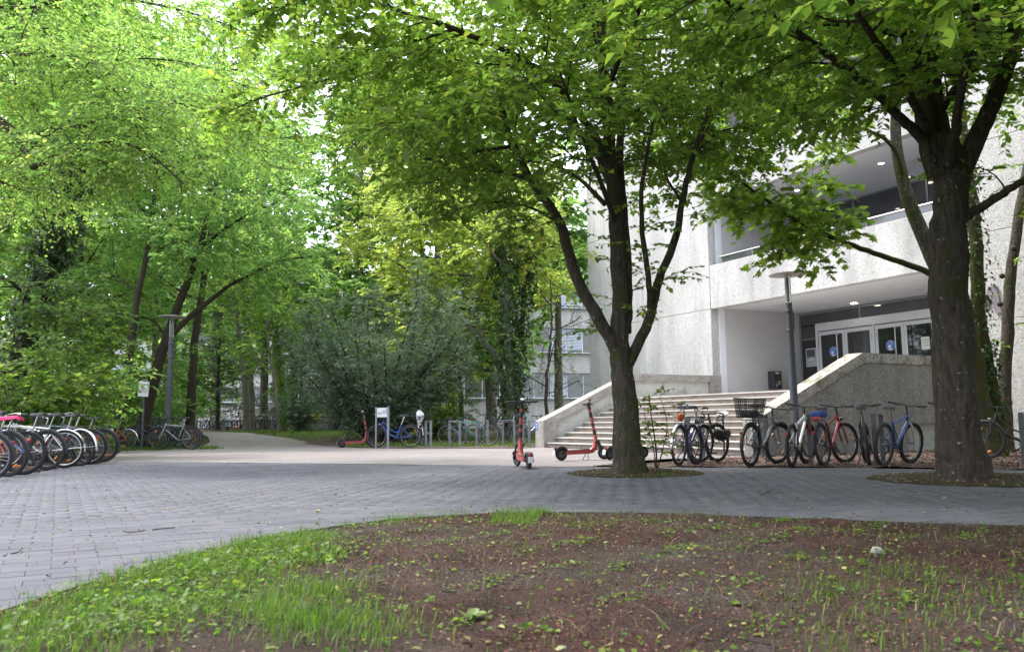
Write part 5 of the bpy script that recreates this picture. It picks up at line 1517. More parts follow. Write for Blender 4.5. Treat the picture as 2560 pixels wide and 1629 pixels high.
    for s in (-1, 1):
        def pd(mb): mb.box((BBp.x - s * 0.12 * -1 * 1, s * 0.135, BBp.z + s * 0.12), (0.09, 0.085, 0.025), None, 0.006)
        def pd2(mb): mb.box((BBp.x - s * 0.12, s * 0.135, BBp.z + s * 0.12), (0.09, 0.085, 0.025), None, 0.006)
        obj('pedal', cached(('pedal', s) + key, pd2, BLK), cr)
    def ch(mb):
        for dz in (0.083, -0.083):
            mb.box(((BBp.x + RH.x) / 2, -0.055, (BBp.z + RH.z) / 2 + dz * 0.66), ((BBp - RH).length, 0.006, 0.01), Matrix.Rotation(-math.atan2(BBp.z - RH.z + dz * 0.7, BBp.x - RH.x), 3, 'Y'))
        mb.ring((RH.x, -0.055, RH.z), 0.035, 0.008, 14, 4)
        mb.ring((RH.x, -0.045, RH.z), 0.05, 0.006, 16, 4)
    obj('chain', cached(('chain',) + key, ch, paint('chain_steel', (0.10, 0.085, 0.07), 0.5, 0.7)), root)
    if guards:
        gm = BLK if guards is True else guards
        for hub, front in ((RH, False), (FH, True)):
            def gd(mb):
                a0, a1 = (0.25, 3.3) if not front else (0.9, 2.9)
                n = 18
                V, Fc = [], []
                for i in range(n + 1):
                    a = a0 + (a1 - a0) * i / n
                    for (y, dr) in ((-0.026, -0.012), (-0.015, 0.006), (0.015, 0.006), (0.026, -0.012)):
                        V.append((hub.x + (W + 0.014 + dr) * math.cos(a), y, hub.z + (W + 0.014 + dr) * math.sin(a)))
                for i in range(n):
                    for k in range(3):
                        Fc.append((i * 4 + k, i * 4 + k + 1, i * 4 + 5 + k, i * 4 + 4 + k))
                mb.add(V, Fc, True)
                am = a1 - 0.25
                if not front:
                    for s in (-1, 1):
                        mb.tube([(hub.x, s * 0.06, hub.z), (hub.x + (W + 0.01) * math.cos(am), s * 0.024, hub.z + (W + 0.01) * math.sin(am))], 0.0025, 4)
            g = obj('mudguard', cached(('mudguard', front) + key, gd, gm), root, gm)
            if front:
                g.matrix_local = Ms
    if rack:
        def rk(mb):
            z = 2 * W + 0.055
            for s in (-1, 1):
                mb.tube([(-0.20, s * 0.04, z), (-0.30, s * 0.055, z), (-0.68, s * 0.055, z), (-0.70, 0, z)], 0.005, 5)
                mb.tube([(-0.56, s * 0.055, z), (RH.x, s * 0.07, RH.z)], 0.0045, 5)
                mb.tube([(-0.40, s * 0.055, z), (RH.x, s * 0.07, RH.z)], 0.0045, 5)
            for x in (-0.34, -0.46, -0.58):
                mb.tube([(x, -0.055, z), (x, 0.055, z)], 0.004, 5)
        obj('luggage_rack', cached(('luggage_rack',) + key, rk, BLK), root)
    if lights:
        def rl(mb): mb.box((-0.50 - W * 0.93 - 0.03, 0, W + W * 0.55), (0.025, 0.045, 0.05), None, 0.008)
        obj('rear_light', cached(('rear_light',) + key, rl, REDL), root)
        def fl(mb): mb.lathe([(0.02, -0.03), (0.034, 0.0), (0.036, 0.03), (0.03, 0.034)], 12, (HB.x + 0.07, 0, HB.z + 0.05))
        o = obj('front_light', cached(('front_light',) + key, fl, CHR), root)
        o.matrix_local = Ms
    def cb(mb):
        for s in (-1, 1):
            e0 = fw + Vector((0.0, s * 0.16, 0.01))
            mb.tube(crom([e0, e0 + Vector((0.10, -s * 0.05, 0.05)), HT + Vector((0.09, s * 0.03, -0.02)), HB + Vector((0.05, s * 0.02, 0.0))], 4), 0.0028, 4, False)
            mb.tube(crom([e0 + Vector((0, s * 0.02, 0)), e0 + Vector((0.08, -s * 0.07, 0.02)), HT + Vector((0.05, -s * 0.03, -0.06)), (HB + BBp) / 2 + Vector((0.02, s * 0.02, 0.03)), BBp + Vector((0, s * 0.03, 0.02))], 4), 0.0028, 4, False)
    obj('cables', cached(('cables', bar) + key, cb, BLK), root, kind='stuff')
    def dr(mb):
        mb.box(RH + Vector((0.03, -0.065, -0.07)), (0.03, 0.02, 0.09), None, 0.006)
        mb.box(HB + Vector((0.06, 0.0, -0.04)), (0.03, 0.09, 0.05), None, 0.008)
        mb.tube([STt - tilt * 0.12 + Vector((-0.03, -0.02, 0)), STt - tilt * 0.12 + Vector((-0.03, 0.02, 0))], 0.02, 6)
    obj('gear_and_brake', cached(('gear_and_brake',) + key, dr, BLK), root, kind='stuff')
    if R.random() < 0.6:
        def lk(mb):
            c0 = STt.lerp(BBp, 0.45)
            mb.tube([c0 + Vector((0.09 * math.cos(a_), 0.03 * math.sin(2 * a_), 0.12 * math.sin(a_))) for a_ in [k_ * 2 * math.pi / 16 for k_ in range(17)]], 0.009, 6)
        obj('cable_lock', cached(('cable_lock',) + key, lk, BLK), root)
    if kick:
        def kk(mb): mb.tube([(BBp.x - 0.1, 0.05, BBp.z - 0.01), (BBp.x - 0.2, 0.17, 0.012)], 0.009, 6)
        obj('kickstand', cached(('kickstand',) + key, kk, BLK), root)
    return root
def rear_at(px, py, heading, d=None):
    """place so that the rear wheel touches the ground at the pixel"""
    p = G(px, py) if d is None else gx(px, d)
    return p + Vector((math.cos(heading), math.sin(heading), 0)) * 0.5
rad = math.radians
GR = 'bicycles at the right stands'
# right row
h = rad(58); b1 = bike('blue city bicycle with orange saddle bag left of the row by the stairs', rear_at(1697, 1164, h), h, 'step', 'navy', 0.345, 0.024, 'alu', CHR, True, 0.05, -0.35, bar='swept', group=GR)
h = rad(56); b2 = bike('black road-bar bicycle with a black helmet hanging from it', rear_at(1741, 1162, h), h, 'diamond', 'charcoal', 0.35, 0.024, 'black', False, False, -0.08, -0.3, lights=False, bar='drop', group=GR, ref=False)
h = rad(49); b3 = bike('grey city bicycle with black wire basket over its rear wheel', rear_at(1876, 1167, h), h, 'diamond', 'slate', 0.35, 0.025, 'black', True, True, 0.06, -0.25, group=GR)
h = rad(58); b4 = bike('white and red mountain bicycle beside the lamp post', rear_at(1980, 1168, h), h, 'mtb', 'white', 0.345, 0.030, 'black', False, False, 0.05, -0.2, group=GR, fork='red', knob=True)
h = rad(50); b5 = bike('red bicycle with blue bag on its rear rack', rear_at(2061, 1165, h), h, 'mtb', 'red', 0.345, 0.027, 'alu', False, True, -0.05, -0.35, group=GR, knob=True)
h = rad(68); b6 = bike('black bicycle standing edge-on left of the blue mountain bicycle', rear_at(2173, 1164, h), h, 'mtb', 'black', 0.345, 0.028, 'black', False, False, -0.07, -0.2, group=GR, lights=False)
h = rad(43); b7 = bike('blue mountain bicycle with grey fork left of the thick trunk', rear_at(2209, 1166, h), h, 'mtb', 'mid_blue', 0.345, 0.031, 'alu', False, False, 0.09, -0.15, group=GR, fork='silver', knob=True, lights=False, ref=False)
h = rad(62); b8 = bike('dark bicycle mostly hidden behind the thick trunk', rear_at(2372, 1158, h), h, 'mtb', 'black', 0.345, 0.028, 'black', False, False, 0.05, -0.2, group=GR, lights=False)
h = rad(150); b9 = bike('black bicycle cut off by the right picture edge', rear_at(2640, 1150, h), h, 'step', 'black', 0.345, 0.021, 'black', True, False, 0.05, -0.3, bar='flat', group=GR)
# things carried by bicycles: separate things placed with the bicycle's own matrix
bpy.context.view_layer.update()
def on(bk, name, label, cat, loc=(0, 0, 0)):
    o = thing(name, label, cat)
    o.matrix_world = bk.matrix_world @ Matrix.Translation(Vector(loc))
    return o
M_net = paint('basket_wire', (0.02, 0.02, 0.02), 0.5)
bs = on(b3, 'wire_basket', 'black wire basket on the grey city bicycle', 'basket', (-0.55, 0, 0.79))
bm_ = MB()
def bpt(u, v, z):
    k = 0.8 + 0.2 * z / 0.3
    return (u * 0.23 * k, v * 0.17 * k, z)
rim_ = [(-1, -1), (1, -1), (1, 1), (-1, 1), (-1, -1)]
for z in [0.0, 0.05, 0.1, 0.15, 0.2, 0.25, 0.3]:
    bm_.tube([bpt(u, v, z) for u, v in rim_], 0.010 if z == 0.3 else 0.006, 4)
for k in range(14):
    u = -1 + 2 * k / 13
    for v in (-1, 1):
        bm_.tube([bpt(u, v, 0), bpt(u, v, 0.3)], 0.005, 4)
    bm_.tube([bpt(u, -1, 0), bpt(u, 1, 0)], 0.005, 4)
for k in range(10):
    v = -1 + 2 * k / 9
    for u in (-1, 1):
        bm_.tube([bpt(u, v, 0), bpt(u, v, 0.3)], 0.005, 4)
bm_.build('wire_mesh', M_net, bs)
mp_ = MB(); mp_.box((0, 0, 0.06), (0.32, 0.2, 0.1), None, 0.03); mp_.build('dark_bag', paint('bag_dark', (0.04, 0.035, 0.05), 0.8), bs)
hl = on(b2, 'helmet', 'black bicycle helmet hanging on the black road-bar bicycle', 'helmet', (0.36, -0.2, 0.56))
hl.scale = (1.35, 1.35, 1.35)
hm = MB()
for i in range(7):
    a = -1.15 + i * 0.383
    w = 0.026 if i % 2 == 0 else 0.03
    pts = [(0.15 * math.cos(b), 0.105 * math.sin(a) * math.sin(max(b, 0.12)), -0.13 * math.sin(b) * math.cos(a) * 1.0) for b in [0.05 + 3.04 * k / 10 for k in range(11)]]
    hm.tube(pts, w * 0.75, 6)
hm.build('shell', BLK, hl)
MB().lathe([(0.085, 0), (0.11, 0.02), (0.108, 0.04), (0.08, 0.045)], 16, (0, 0, -0.05)).build('liner', paint('helmet_liner', (0.05, 0.05, 0.055), 0.8), hl)
st_ = MB(); st_.tube([(0.05, 0.08, 0), (0.02, 0.04, 0.15), (0.0, 0.0, 0.2)], 0.005, 4); st_.tube([(-0.05, 0.08, 0), (-0.02, 0.04, 0.15), (0.0, 0.0, 0.2)], 0.005, 4)
st_.build('strap', BLK, hl)
ob = on(b1, 'saddle_bag', 'orange bag strapped under the blue bicycle saddle', 'bag', (-0.45, 0, 0.82))
om = MB(); om.lathe([(0.02, -0.07), (0.055, -0.045), (0.065, 0.0), (0.055, 0.035), (0.02, 0.05)], 12); om.build('pouch', paint('orange_cloth', (0.45, 0.06, 0.01), 0.7, 0, 0.2, 25), ob)
MB().tube([(0, -.06, 0.05), (0.04, 0, 0.12), (0, .06, 0.05)], 0.008, 5).build('strap', BLK, ob)
bb = on(b5, 'luggage_bag', 'blue bag with red reflector on the red bicycle rack', 'bag', (-0.50, 0, 0.78))
MB().box((0, 0, 0.05), (0.3, 0.19, 0.1), None, 0.03).build('body', paint('blue_cloth', (0.015, 0.06, 0.28), 0.7, 0, 0.25, 25), bb)
MB().box((-0.165, 0, -0.02), (0.02, 0.17, 0.07), None, 0.008).build('reflector', REDL, bb)
for o_, c_ in ((b6, (0.12, 0.12, 0.12)),):
    cv = on(o_, 'saddle_cover', 'dark grey cover over the edge-on black bicycle saddle', 'cover', (-0.27, 0, 0.945))
    m_ = MB(); m_.lathe([(0.095, 0.0), (0.10, 0.02), (0.09, 0.055), (0.05, 0.07)], 12); m_.build('cloth', paint('cover_grey', c_, 0.8), cv)
# left row
GL = 'bicycles in the left row'
LS = [((20, 1191), 172, 'diamond', 'orange', 'black', 'nearest bicycle of the left row with orange frame', dict(fork='orange', rack=True, knob=False)),
      ((56, 1186), 187, 'mtb', 'blue', 'black', 'blue bicycle with pink saddle cover in the left row', dict(knob=True, guards=False, lights=True)),
      ((116, 1174), 176, 'diamond', 'cream', 'black', 'cream steel bicycle with large amber reflectors in the left row', dict()),
      ((160, 1169.5), 186, 'diamond', 'white', 'white', 'bicycle with white rims in the left row', dict(guards=CHR)),
      ((200, 1164.5), 169, 'step', 'black', 'black', 'black step-through bicycle behind the white-rimmed one', dict(guards=CHR, fork='red')),
      ((222, 1160), 183, 'diamond', 'slate', 'alu', 'slate grey bicycle with high black saddle in the left row', dict(rack=True)),
      ((256, 1155), 179, 'mtb', 'charcoal', 'black', 'rightmost bicycle of the left row with black saddle', dict(rack=True)),
      ((-28, 1200), 181, 'diamond', 'silver', 'alu', 'silver bicycle at the left picture edge', dict())]
lb = []
for (px, hd, sty, fc, rm_, lab, kw) in LS:
    h = rad(hd)
    kw = dict(kw)
    lb.append(bike(lab, rear_at(px[0], px[1], h), h, sty, fc, 0.35, 0.025, rm_, kw.pop('guards', True), kw.pop('rack', False), R.uniform(-0.1, 0.1), R.uniform(-0.3, 0.3), group=GL, bar=R.choice(['flat', 'swept']), **kw))
# a second rank parked nose to nose, only its bars and front wheels seen between the others
for k, (px, fc) in enumerate([((30, 1180), 'red'), ((90, 1170), 'bright_blue'), ((140, 1162), 'white'), ((185, 1158), 'red'), ((-40, 1186), 'black')]):
    h = rad(6 + 4 * k)
    p = G(*px) + Vector((-1.5, 0.35, 0))
    bike(['red', 'bright blue', 'white', 'dark red', 'black'][k] + ' bicycle parked nose to nose behind the left row' + (' edge' if k == 4 else ''), p, h, 'mtb', fc, 0.345, 0.02, 'black', True, False, R.uniform(-.08, .08), R.uniform(-.3, .3), group='bicycles nose to nose with the left row', kick=False)
bpy.context.view_layer.update()
pk = on(lb[1], 'saddle_cover', 'bright pink cloth saddle cover in the left row', 'saddle cover', (-0.265, 0, 0.90))
m_ = MB()
V, Fc = [], []
prof = [(-0.16, 0.09, 0.0), (-0.11, 0.105, 0.03), (-0.02, 0.08, 0.02), (0.08, 0.045, 0.012), (0.17, 0.03, 0.0)]
for (x, w, z) in prof:
    V += [(x, -w, z - 0.035), (x, -w * .8, z + 0.01), (x, 0, z + 0.026), (x, w * .8, z + 0.01), (x, w, z - 0.035), (x, 0, z - 0.03)]
for i in range(4):
    for q in range(6):
        Fc.append((i * 6 + q, i * 6 + (q + 1) % 6, i * 6 + 6 + (q + 1) % 6, i * 6 + 6 + q))
Fc += [tuple(range(5, -1, -1)), tuple(range(24, 30))]
m_.add(V, Fc, True)
m_.build('cloth', paint('pink_cloth', (0.75, 0.03, 0.16), 0.7, 0, 0.2, 30), pk)
h = rad(186)
bike('orange folding bicycle beneath the slim trunk', rear_at(323, 0, h, 26.2), h, 'step', 'rust_orange', 0.32, 0.018, 'alu', CHR, True, 0.05, 0.3, bar='swept', group=GL)
# grey cluster by the left lamp
for k, (px, d, fc, sty, lab) in enumerate([(484, 25.6, 'silver', 'diamond', 'silver grey bicycle nearest the left lamp'), (478, 26.4, 'black', 'diamond', 'black bicycle just behind the silver one'), (470, 27.2, 'charcoal', 'mtb', 'charcoal bicycle third from the front by the lamp'), (458, 28.0, 'black', 'road', 'black drop-bar bicycle deepest in the lamp cluster'), (470, 29.0, 'teal', 'step', 'teal framed bicycle at the back of the lamp cluster'), (425, 27.6, 'black', 'mtb', 'black mountain bicycle left of the lamp cluster'), (408, 28.6, 'charcoal', 'diamond', 'charcoal bicycle at the left end of the lamp cluster')]):
    h = rad(176 + 3 * k)
    bike(lab, rear_at(px, 0, h, d), h, sty, fc, 0.35, 0.02, 'alu', True, k % 2 == 0, R.uniform(-.08, .08), R.uniform(-.3, .3), group='bicycles beside the left lamp', bar='drop' if sty == 'road' else 'flat')
# middle racks
GM = 'bicycles at the middle stands'
h = rad(190); m1_ = bike('blue and black trekking bicycle leaning at the info sign', rear_at(1026, 1117.5, h), h, 'step', 'bright_blue', 0.345, 0.021, 'alu', True, False, -0.05, 0.35, group=GM, fork='black')
h = rad(282); m2_ = bike('white bicycle with plastic cover beside the middle stand', G(1056, 1114) - Vector((math.cos(h), math.sin(h), 0)) * 0.55, h, 'mtb', 'white', 0.345, 0.023, 'black', False, False, 0.1, 0.25, group=GM)
h = rad(150); bike('dark teal racing bicycle at the left middle stand', rear_at(1181, 1114, h), h, 'road', 'slate', 0.345, 0.014, 'alu', False, False, 0.05, 0.2, bar='drop', group=GM, kick=False, lights=False, ref=False)
h = rad(172); bike('light green racing bicycle at the centre middle stand', rear_at(1221, 1114, h), h, 'road', 'teal', 0.345, 0.014, 'alu', False, False, -0.04, 0.1, bar='drop', group=GM, kick=False, lights=False, ref=False)
h = rad(160); bike('black racing bicycle with yellow bar tape behind the standing scooter', rear_at(1300, 1111, h), h, 'road', 'black', 0.345, 0.014, 'alu', False, False, 0.05, 0.3, bar='drop', group=GM, kick=False, lights=False, ref=False)
h = rad(20); bike('pale blue bicycle beside the stair parapet', G(1322, 1108) + Vector((0, .6, 0)), h, 'diamond', 'green_grey', 0.345, 0.016, 'alu', True, False, 0.05, 0.2, bar='flat', group=GM, kick=False, sad_col=paint('teal_saddle', (0.02, 0.25, 0.28), 0.5))
bpy.context.view_layer.update()
wc = on(m2_, 'plastic_cover', 'crumpled white plastic bag over the white bicycle', 'bag', (0.15, 0.05, 0.92))
pc = MB()
V, Fc = [], []
nn, mm = 9, 12
for i in range(nn):
    ph = math.pi * (0.04 + 0.92 * i / (nn - 1))
    for k in range(mm):
        a = 2 * math.pi * k / mm
        r_ = 1 + 0.16 * math.sin(3 * a + i) + R.uniform(-.08, .08)
        V.append((0.2 * r_ * math.sin(ph) * math.cos(a), 0.13 * r_ * math.sin(ph) * math.sin(a), 0.05 + 0.17 * math.cos(ph) * r_ - 0.04 * (i > 6)))
for i in range(nn - 1):
    for k in range(mm):
        Fc.append((i * mm + k, i * mm + (k + 1) % mm, i * mm + mm + (k + 1) % mm, i * mm + mm + k))
pc.add(V, Fc, True)
pc.build('sheet', paint('white_plastic', (0.75, 0.76, 0.8), 0.4, 0, 0.08), wc)
# far bicycles by the ramps
far_cols = ['black', 'charcoal', 'slate', 'silver', 'blue', 'red', 'black', 'white', 'green_grey', 'charcoal']
k = 0
for px in list(range(486, 606, 7)) + [622, 630, 652, 659, 666, 687, 693, 700] + [784, 850, 872, 893]:
    d = 62 + R.uniform(-3, 4) if px < 610 else (58 + R.uniform(-2, 2) if px < 720 else 58)
    h = rad(R.choice([255, 262, 270, 95, 80, 285]) + R.uniform(-15, 15)) if px < 720 else rad(R.uniform(160, 200))
    fcn = far_cols[k % 10]
    where = 'left of the twin trunks' if px < 612 else ('beside the grey ramp wall' if px < 720 else 'before the far long wall')
    bike('distant ' + fcn.replace('_', ' ') + ' bicycle ' + where, gx(px, d), h, R.choice(['diamond', 'mtb', 'step']), fcn, 0.345, 0.022, 'alu', False, False, R.uniform(-.1, .1), R.uniform(-.4, .4), group='distant bicycles by the ramp walls', bar=R.choice(['flat', 'swept']), simple=True)
    k += 1
yb = thing('yellow_bag', 'bright yellow pannier on the red bicycle by the far wall', 'bag', gx(792, 57.4) + Vector((0, 0, 0.62)))
MB().box((0, 0, 0.2), (0.75, 0.35, 0.42), None, 0.12).build('body', paint('yellow_cloth', (0.75, 0.52, 0.01), 0.6, 0, 0.15), yb)

# ================================================================== BIKE STANDS
M_galv = paint('galvanised_steel', (0.24, 0.26, 0.30), 0.5, 0.4, 0.2, 6)
M_stand_d = paint('stand_dark', (0.09, 0.10, 0.11), 0.55, 0.3, 0.25, 6)
def stand(lab, p, heading, mat, L=0.7, H=0.82, group='bicycle stands'):
    s = thing('bicycle_stand', lab, 'bike stand', p, heading, group)
    for x in (-L / 2, L / 2):
        MB().box((x, 0, H / 2 - 0.03), (0.02, 0.075, H + 0.04), None, 0.003).build('post', mat, s)
    MB().box((0, 0, H), (L + 0.02, 0.073, 0.02), None, 0.003).build('top_bar', mat, s)
    return s
stand('dark flat-bar stand between the blue and black bicycles', (G(1724, 1160) + G(1758, 1154)) / 2, rad(57), M_stand_d)
stand('dark flat-bar stand beside the basket bicycle', G(1905, 1158), rad(57), M_stand_d)
stand('dark flat-bar stand below the red bicycle', G(2040, 1158), rad(57), M_stand_d)
stand('dark flat-bar stand behind the blue mountain bicycle', G(2200, 1158), rad(57), M_stand_d)
stand('dark flat-bar stand at the right picture edge', G(2562, 1154), rad(57), M_stand_d)
for (xa, ya, xb, yb_, lab) in ((1064, 1115, 1076, 1112, 'galvanised stand beside the white bicycle'), (1123, 1110, 1148, 1114, 'galvanised stand holding the dark teal racing bicycle'), (1190, 1109, 1217, 1112, 'galvanised stand holding the light green racing bicycle'), (1255, 1108, 1283, 1111, 'galvanised stand behind the standing scooter'), (1305, 1108, 1320, 1109, 'galvanised stand nearest the stair parapet')):
    p, q = gx(xa, 25.8), gx(xb, 25.2)
    stand(lab, (p + q) / 2, math.atan2(q.y - p.y, q.x - p.x), M_galv, L=max(0.45, (q - p).length), H=0.8)
ap = thing('ashtray_post', 'slim steel post with slanted round ashtray before the stairs', 'ashtray', G(1811, 1146))
MB().tube([(0, 0, -0.02), (0, 0, 0.86)], 0.022, 10).build('post', M_stand_d, ap)
m_ = MB().lathe([(0.02, -0.03), (0.12, -0.012), (0.125, 0.01), (0.11, 0.012), (0.03, 0.0)], 18)
o = m_.build('tray', M_steel, ap); o.location = (0, 0, 0.88); o.rotation_euler = (0.35, -0.15, 0)

# ================================================================== SCOOTERS
M_cor = paint('scooter_coral', (0.36, 0.055, 0.053), 0.4, 0, 0.12, 7, 0.2)
M_scr = paint('screen_pale', (0.55, 0.66, 0.60), 0.3, 0, 0.05)
M_plate = paint('plate_white', (0.55, 0.56, 0.55), 0.5, 0, 0.1)
def scooter(label, p, heading, steer=0.0, lean=0.06):
    s = thing('electric_scooter', label, 'scooter', p, 0, 'coral rental scooters')
    s.matrix_world = Matrix.Translation(Vector(p)) @ Matrix.Rotation(heading, 4, 'Z') @ Matrix.Rotation(lean, 4, 'X')
    WR = 0.125
    RHh, FHh = Vector((-0.46, 0, WR)), Vector((0.47, 0, WR))
    HBs = Vector((0.33, 0, 0.34)); HTs = Vector((0.20, 0, 1.12))
    ax = (HTs - HBs).normalized()
    Ms = Matrix.Translation(HBs) @ Matrix.Rotation(steer, 4, ax) @ Matrix.Translation(-HBs)
    mb = MB()
    mb.prism([(-0.42, 0.115), (-0.36, 0.185), (0.16, 0.2), (0.26, 0.235), (0.30, 0.20), (0.18, 0.125), (-0.30, 0.11)], 'y', -0.08, 0.08)
    obj('deck', cached(('deck',), lambda m: m.add(mb.v, mb.f), M_cor), s)
    obj('deck_mat', cached(('deck_mat',), lambda m: m.box((-0.10, 0, 0.197), (0.48, 0.135, 0.008), Matrix.Rotation(-0.028, 3, 'Y'), 0.002), BLK), s)
    obj('neck', cached(('neck',), lambda m: m.tube([(0.20, 0, 0.17), (0.29, 0, 0.26), HBs + ax * 0.10], [0.055, 0.05, 0.042], 10), M_cor), s)
    def tu(m): m.tube([HBs + ax * 0.08, HBs + ax * 0.70], 0.032, 10)
    stem = obj('stem', cached(('stem',), tu, M_cor), s); stem.matrix_local = Ms
    for a, b in ((0.16, 0.25), (0.66, 0.80)):
        obj('black_sleeve', cached(('black_sleeve', a), lambda m: m.tube([HBs + ax * a, HBs + ax * b], 0.0345, 10), BLK), stem)
    for (z0, w) in ((0.50, 0.10), (0.32, 0.06)):
        o = obj('dark_decal', cached(('dark_decal', z0), lambda m: m.tube([HBs + ax * z0, HBs + ax * (z0 + w)], 0.0335, 10), BLK), stem)
    def hb(m):
        m.tube([HTs + ax * -0.03 + Vector((0, -0.1, 0)), HTs + ax * -0.03 + Vector((0, 0.1, 0))], 0.017, 8)
        m.box(HTs + ax * -0.02, (0.07, 0.1, 0.05), None, 0.012)
        for sd in (-1, 1):
            m.tube([HTs + ax * -0.03 + Vector((0, sd * 0.1, 0)), HTs + Vector((-0.01, sd * 0.30, -0.02))], 0.019, 8)
            m.tube([HTs + Vector((0.03, sd * 0.12, -0.03)), HTs + Vector((0.045, sd * 0.22, -0.035))], 0.006, 5)
        m.tube([HTs + Vector((0.02, 0.07, 0.0)), HTs + Vector((0.02, 0.07, 0.06))], 0.012, 6)
        m.box(HTs + Vector((0.02, 0.08, 0.07)), (0.05, 0.07, 0.03), None, 0.006)
    o = obj('handlebar', cached(('sc_handlebar',), hb, BLK), s); o.matrix_local = Ms
    obj('display', cached(('display',), lambda m: m.box(HTs + ax * 0.012 + Vector((-0.02, 0, 0.006)), (0.06, 0.055, 0.02), Matrix.Rotation(-0.5, 3, 'Y'), 0.004), M_scr), o)
    def fk(m):
        for sd in (-1, 1):
            m.tube([HBs + Vector((0.02, sd * 0.06, 0.02)), FHh + Vector((0, sd * 0.06, 0.0))], 0.018, 8)
            m.tube([HBs + Vector((0.06, sd * 0.06, -0.08)), FHh + Vector((0.0, sd * 0.06, 0.02))], 0.026, 8)
        m.box(HBs + Vector((0.02, 0, 0.02)), (0.07, 0.17, 0.05), None, 0.012)
        V, Fc = [], []
        for i in range(9):
            a = 0.5 + 2.2 * i / 8
            for y in (-0.04, 0.04):
                V.append((FHh.x + (WR + .018) * math.cos(a), y, FHh.z + (WR + .018) * math.sin(a)))
        Fc = [(2 * i, 2 * i + 1, 2 * i + 3, 2 * i + 2) for i in range(8)]
        m.add(V, Fc, True)
    o = obj('front_fork', cached(('sc_fork',), fk, BLK), s); o.matrix_local = Ms
    def wl(m):
        m.ring((0, 0, 0), WR - 0.032, 0.032, 28, 10)
    def hub(m):
        m.tube([(0, -0.028, 0), (0, 0.028, 0)], 0.072, 18)
        m.tube([(0, -0.06, 0), (0, 0.06, 0)], 0.014, 8)
    for hh, fr_ in ((RHh, 0), (FHh, 1)):
        w = obj('wheel', cached(('sc_tyre',), wl, RUB), s)
        w.matrix_local = (Ms if fr_ else Matrix()) @ Matrix.Translation(hh)
        obj('hub', cached(('sc_hub',), hub, M_stand_d), w)
    def fd(m):
        V, Fc = [], []
        n = 12
        for i in range(n + 1):
            a = 0.35 + 2.5 * i / n
            for (y, dr) in ((-0.055, -0.03), (-0.05, 0.012), (0.05, 0.012), (0.055, -0.03)):
                V.append((RHh.x + (WR + .012 + dr) * math.cos(a), y, RHh.z + (WR + .012 + dr) * math.sin(a)))
        for i in range(n):
            for k in range(3):
                Fc.append((i * 4 + k, i * 4 + k + 1, i * 4 + 5 + k, i * 4 + 4 + k))
        m.add(V, Fc, True)
        for sd in (-1, 1):
            m.box((-0.43, sd * 0.07, 0.14), (0.14, 0.02, 0.05), None, 0.006)
    fe = obj('rear_fender', cached(('rear_fender',), fd, BLK), s)
    obj('tail_light', cached(('tail_light',), lambda m: m.box((-0.585, 0, 0.235), (0.03, 0.05, 0.05), Matrix.Rotation(0.5, 3, 'Y'), 0.008), REDL), fe)
    obj('number_plate', cached(('number_plate',), lambda m: m.box((-0.618, 0, 0.155), (0.006, 0.085, 0.10), Matrix.Rotation(0.2, 3, 'Y'), 0.002), M_plate), fe)
    def kk(m):
        for sd in (-1, 1):
            m.tube([(0.10, sd * 0.05, 0.12), (0.05, sd * 0.13, 0.0)], 0.008, 6)
    obj('kickstand', cached(('sc_kick',), kk, M_stand_d), s)
    return s
h = rad(100); scooter('coral scooter seen from behind standing alone on the paving', G(1322, 1172) + Vector((math.cos(h), math.sin(h), 0)) * 0.46, h, 0.25, 0.02)
h = rad(22); scooter('coral scooter parked side-on in front of the stairs', G(1404, 1151) + Vector((math.cos(h), math.sin(h), 0)) * 0.46, h, -0.75, -0.10)
h = rad(40); scooter('coral scooter half hidden behind the forked trunk', G(1524, 1149) + Vector((math.cos(h), math.sin(h), 0)) * 0.46, h, -0.5, 0.04)
h = rad(8); scooter('coral scooter parked left of the info sign', gx(856, 26.3) + Vector((math.cos(h), math.sin(h), 0)) * 0.46, h, 0.3, 0.05)
fs = scooter('small red scooter lying far off by the twin trunks', gx(590, 52), rad(0), 0.0, 0.05)

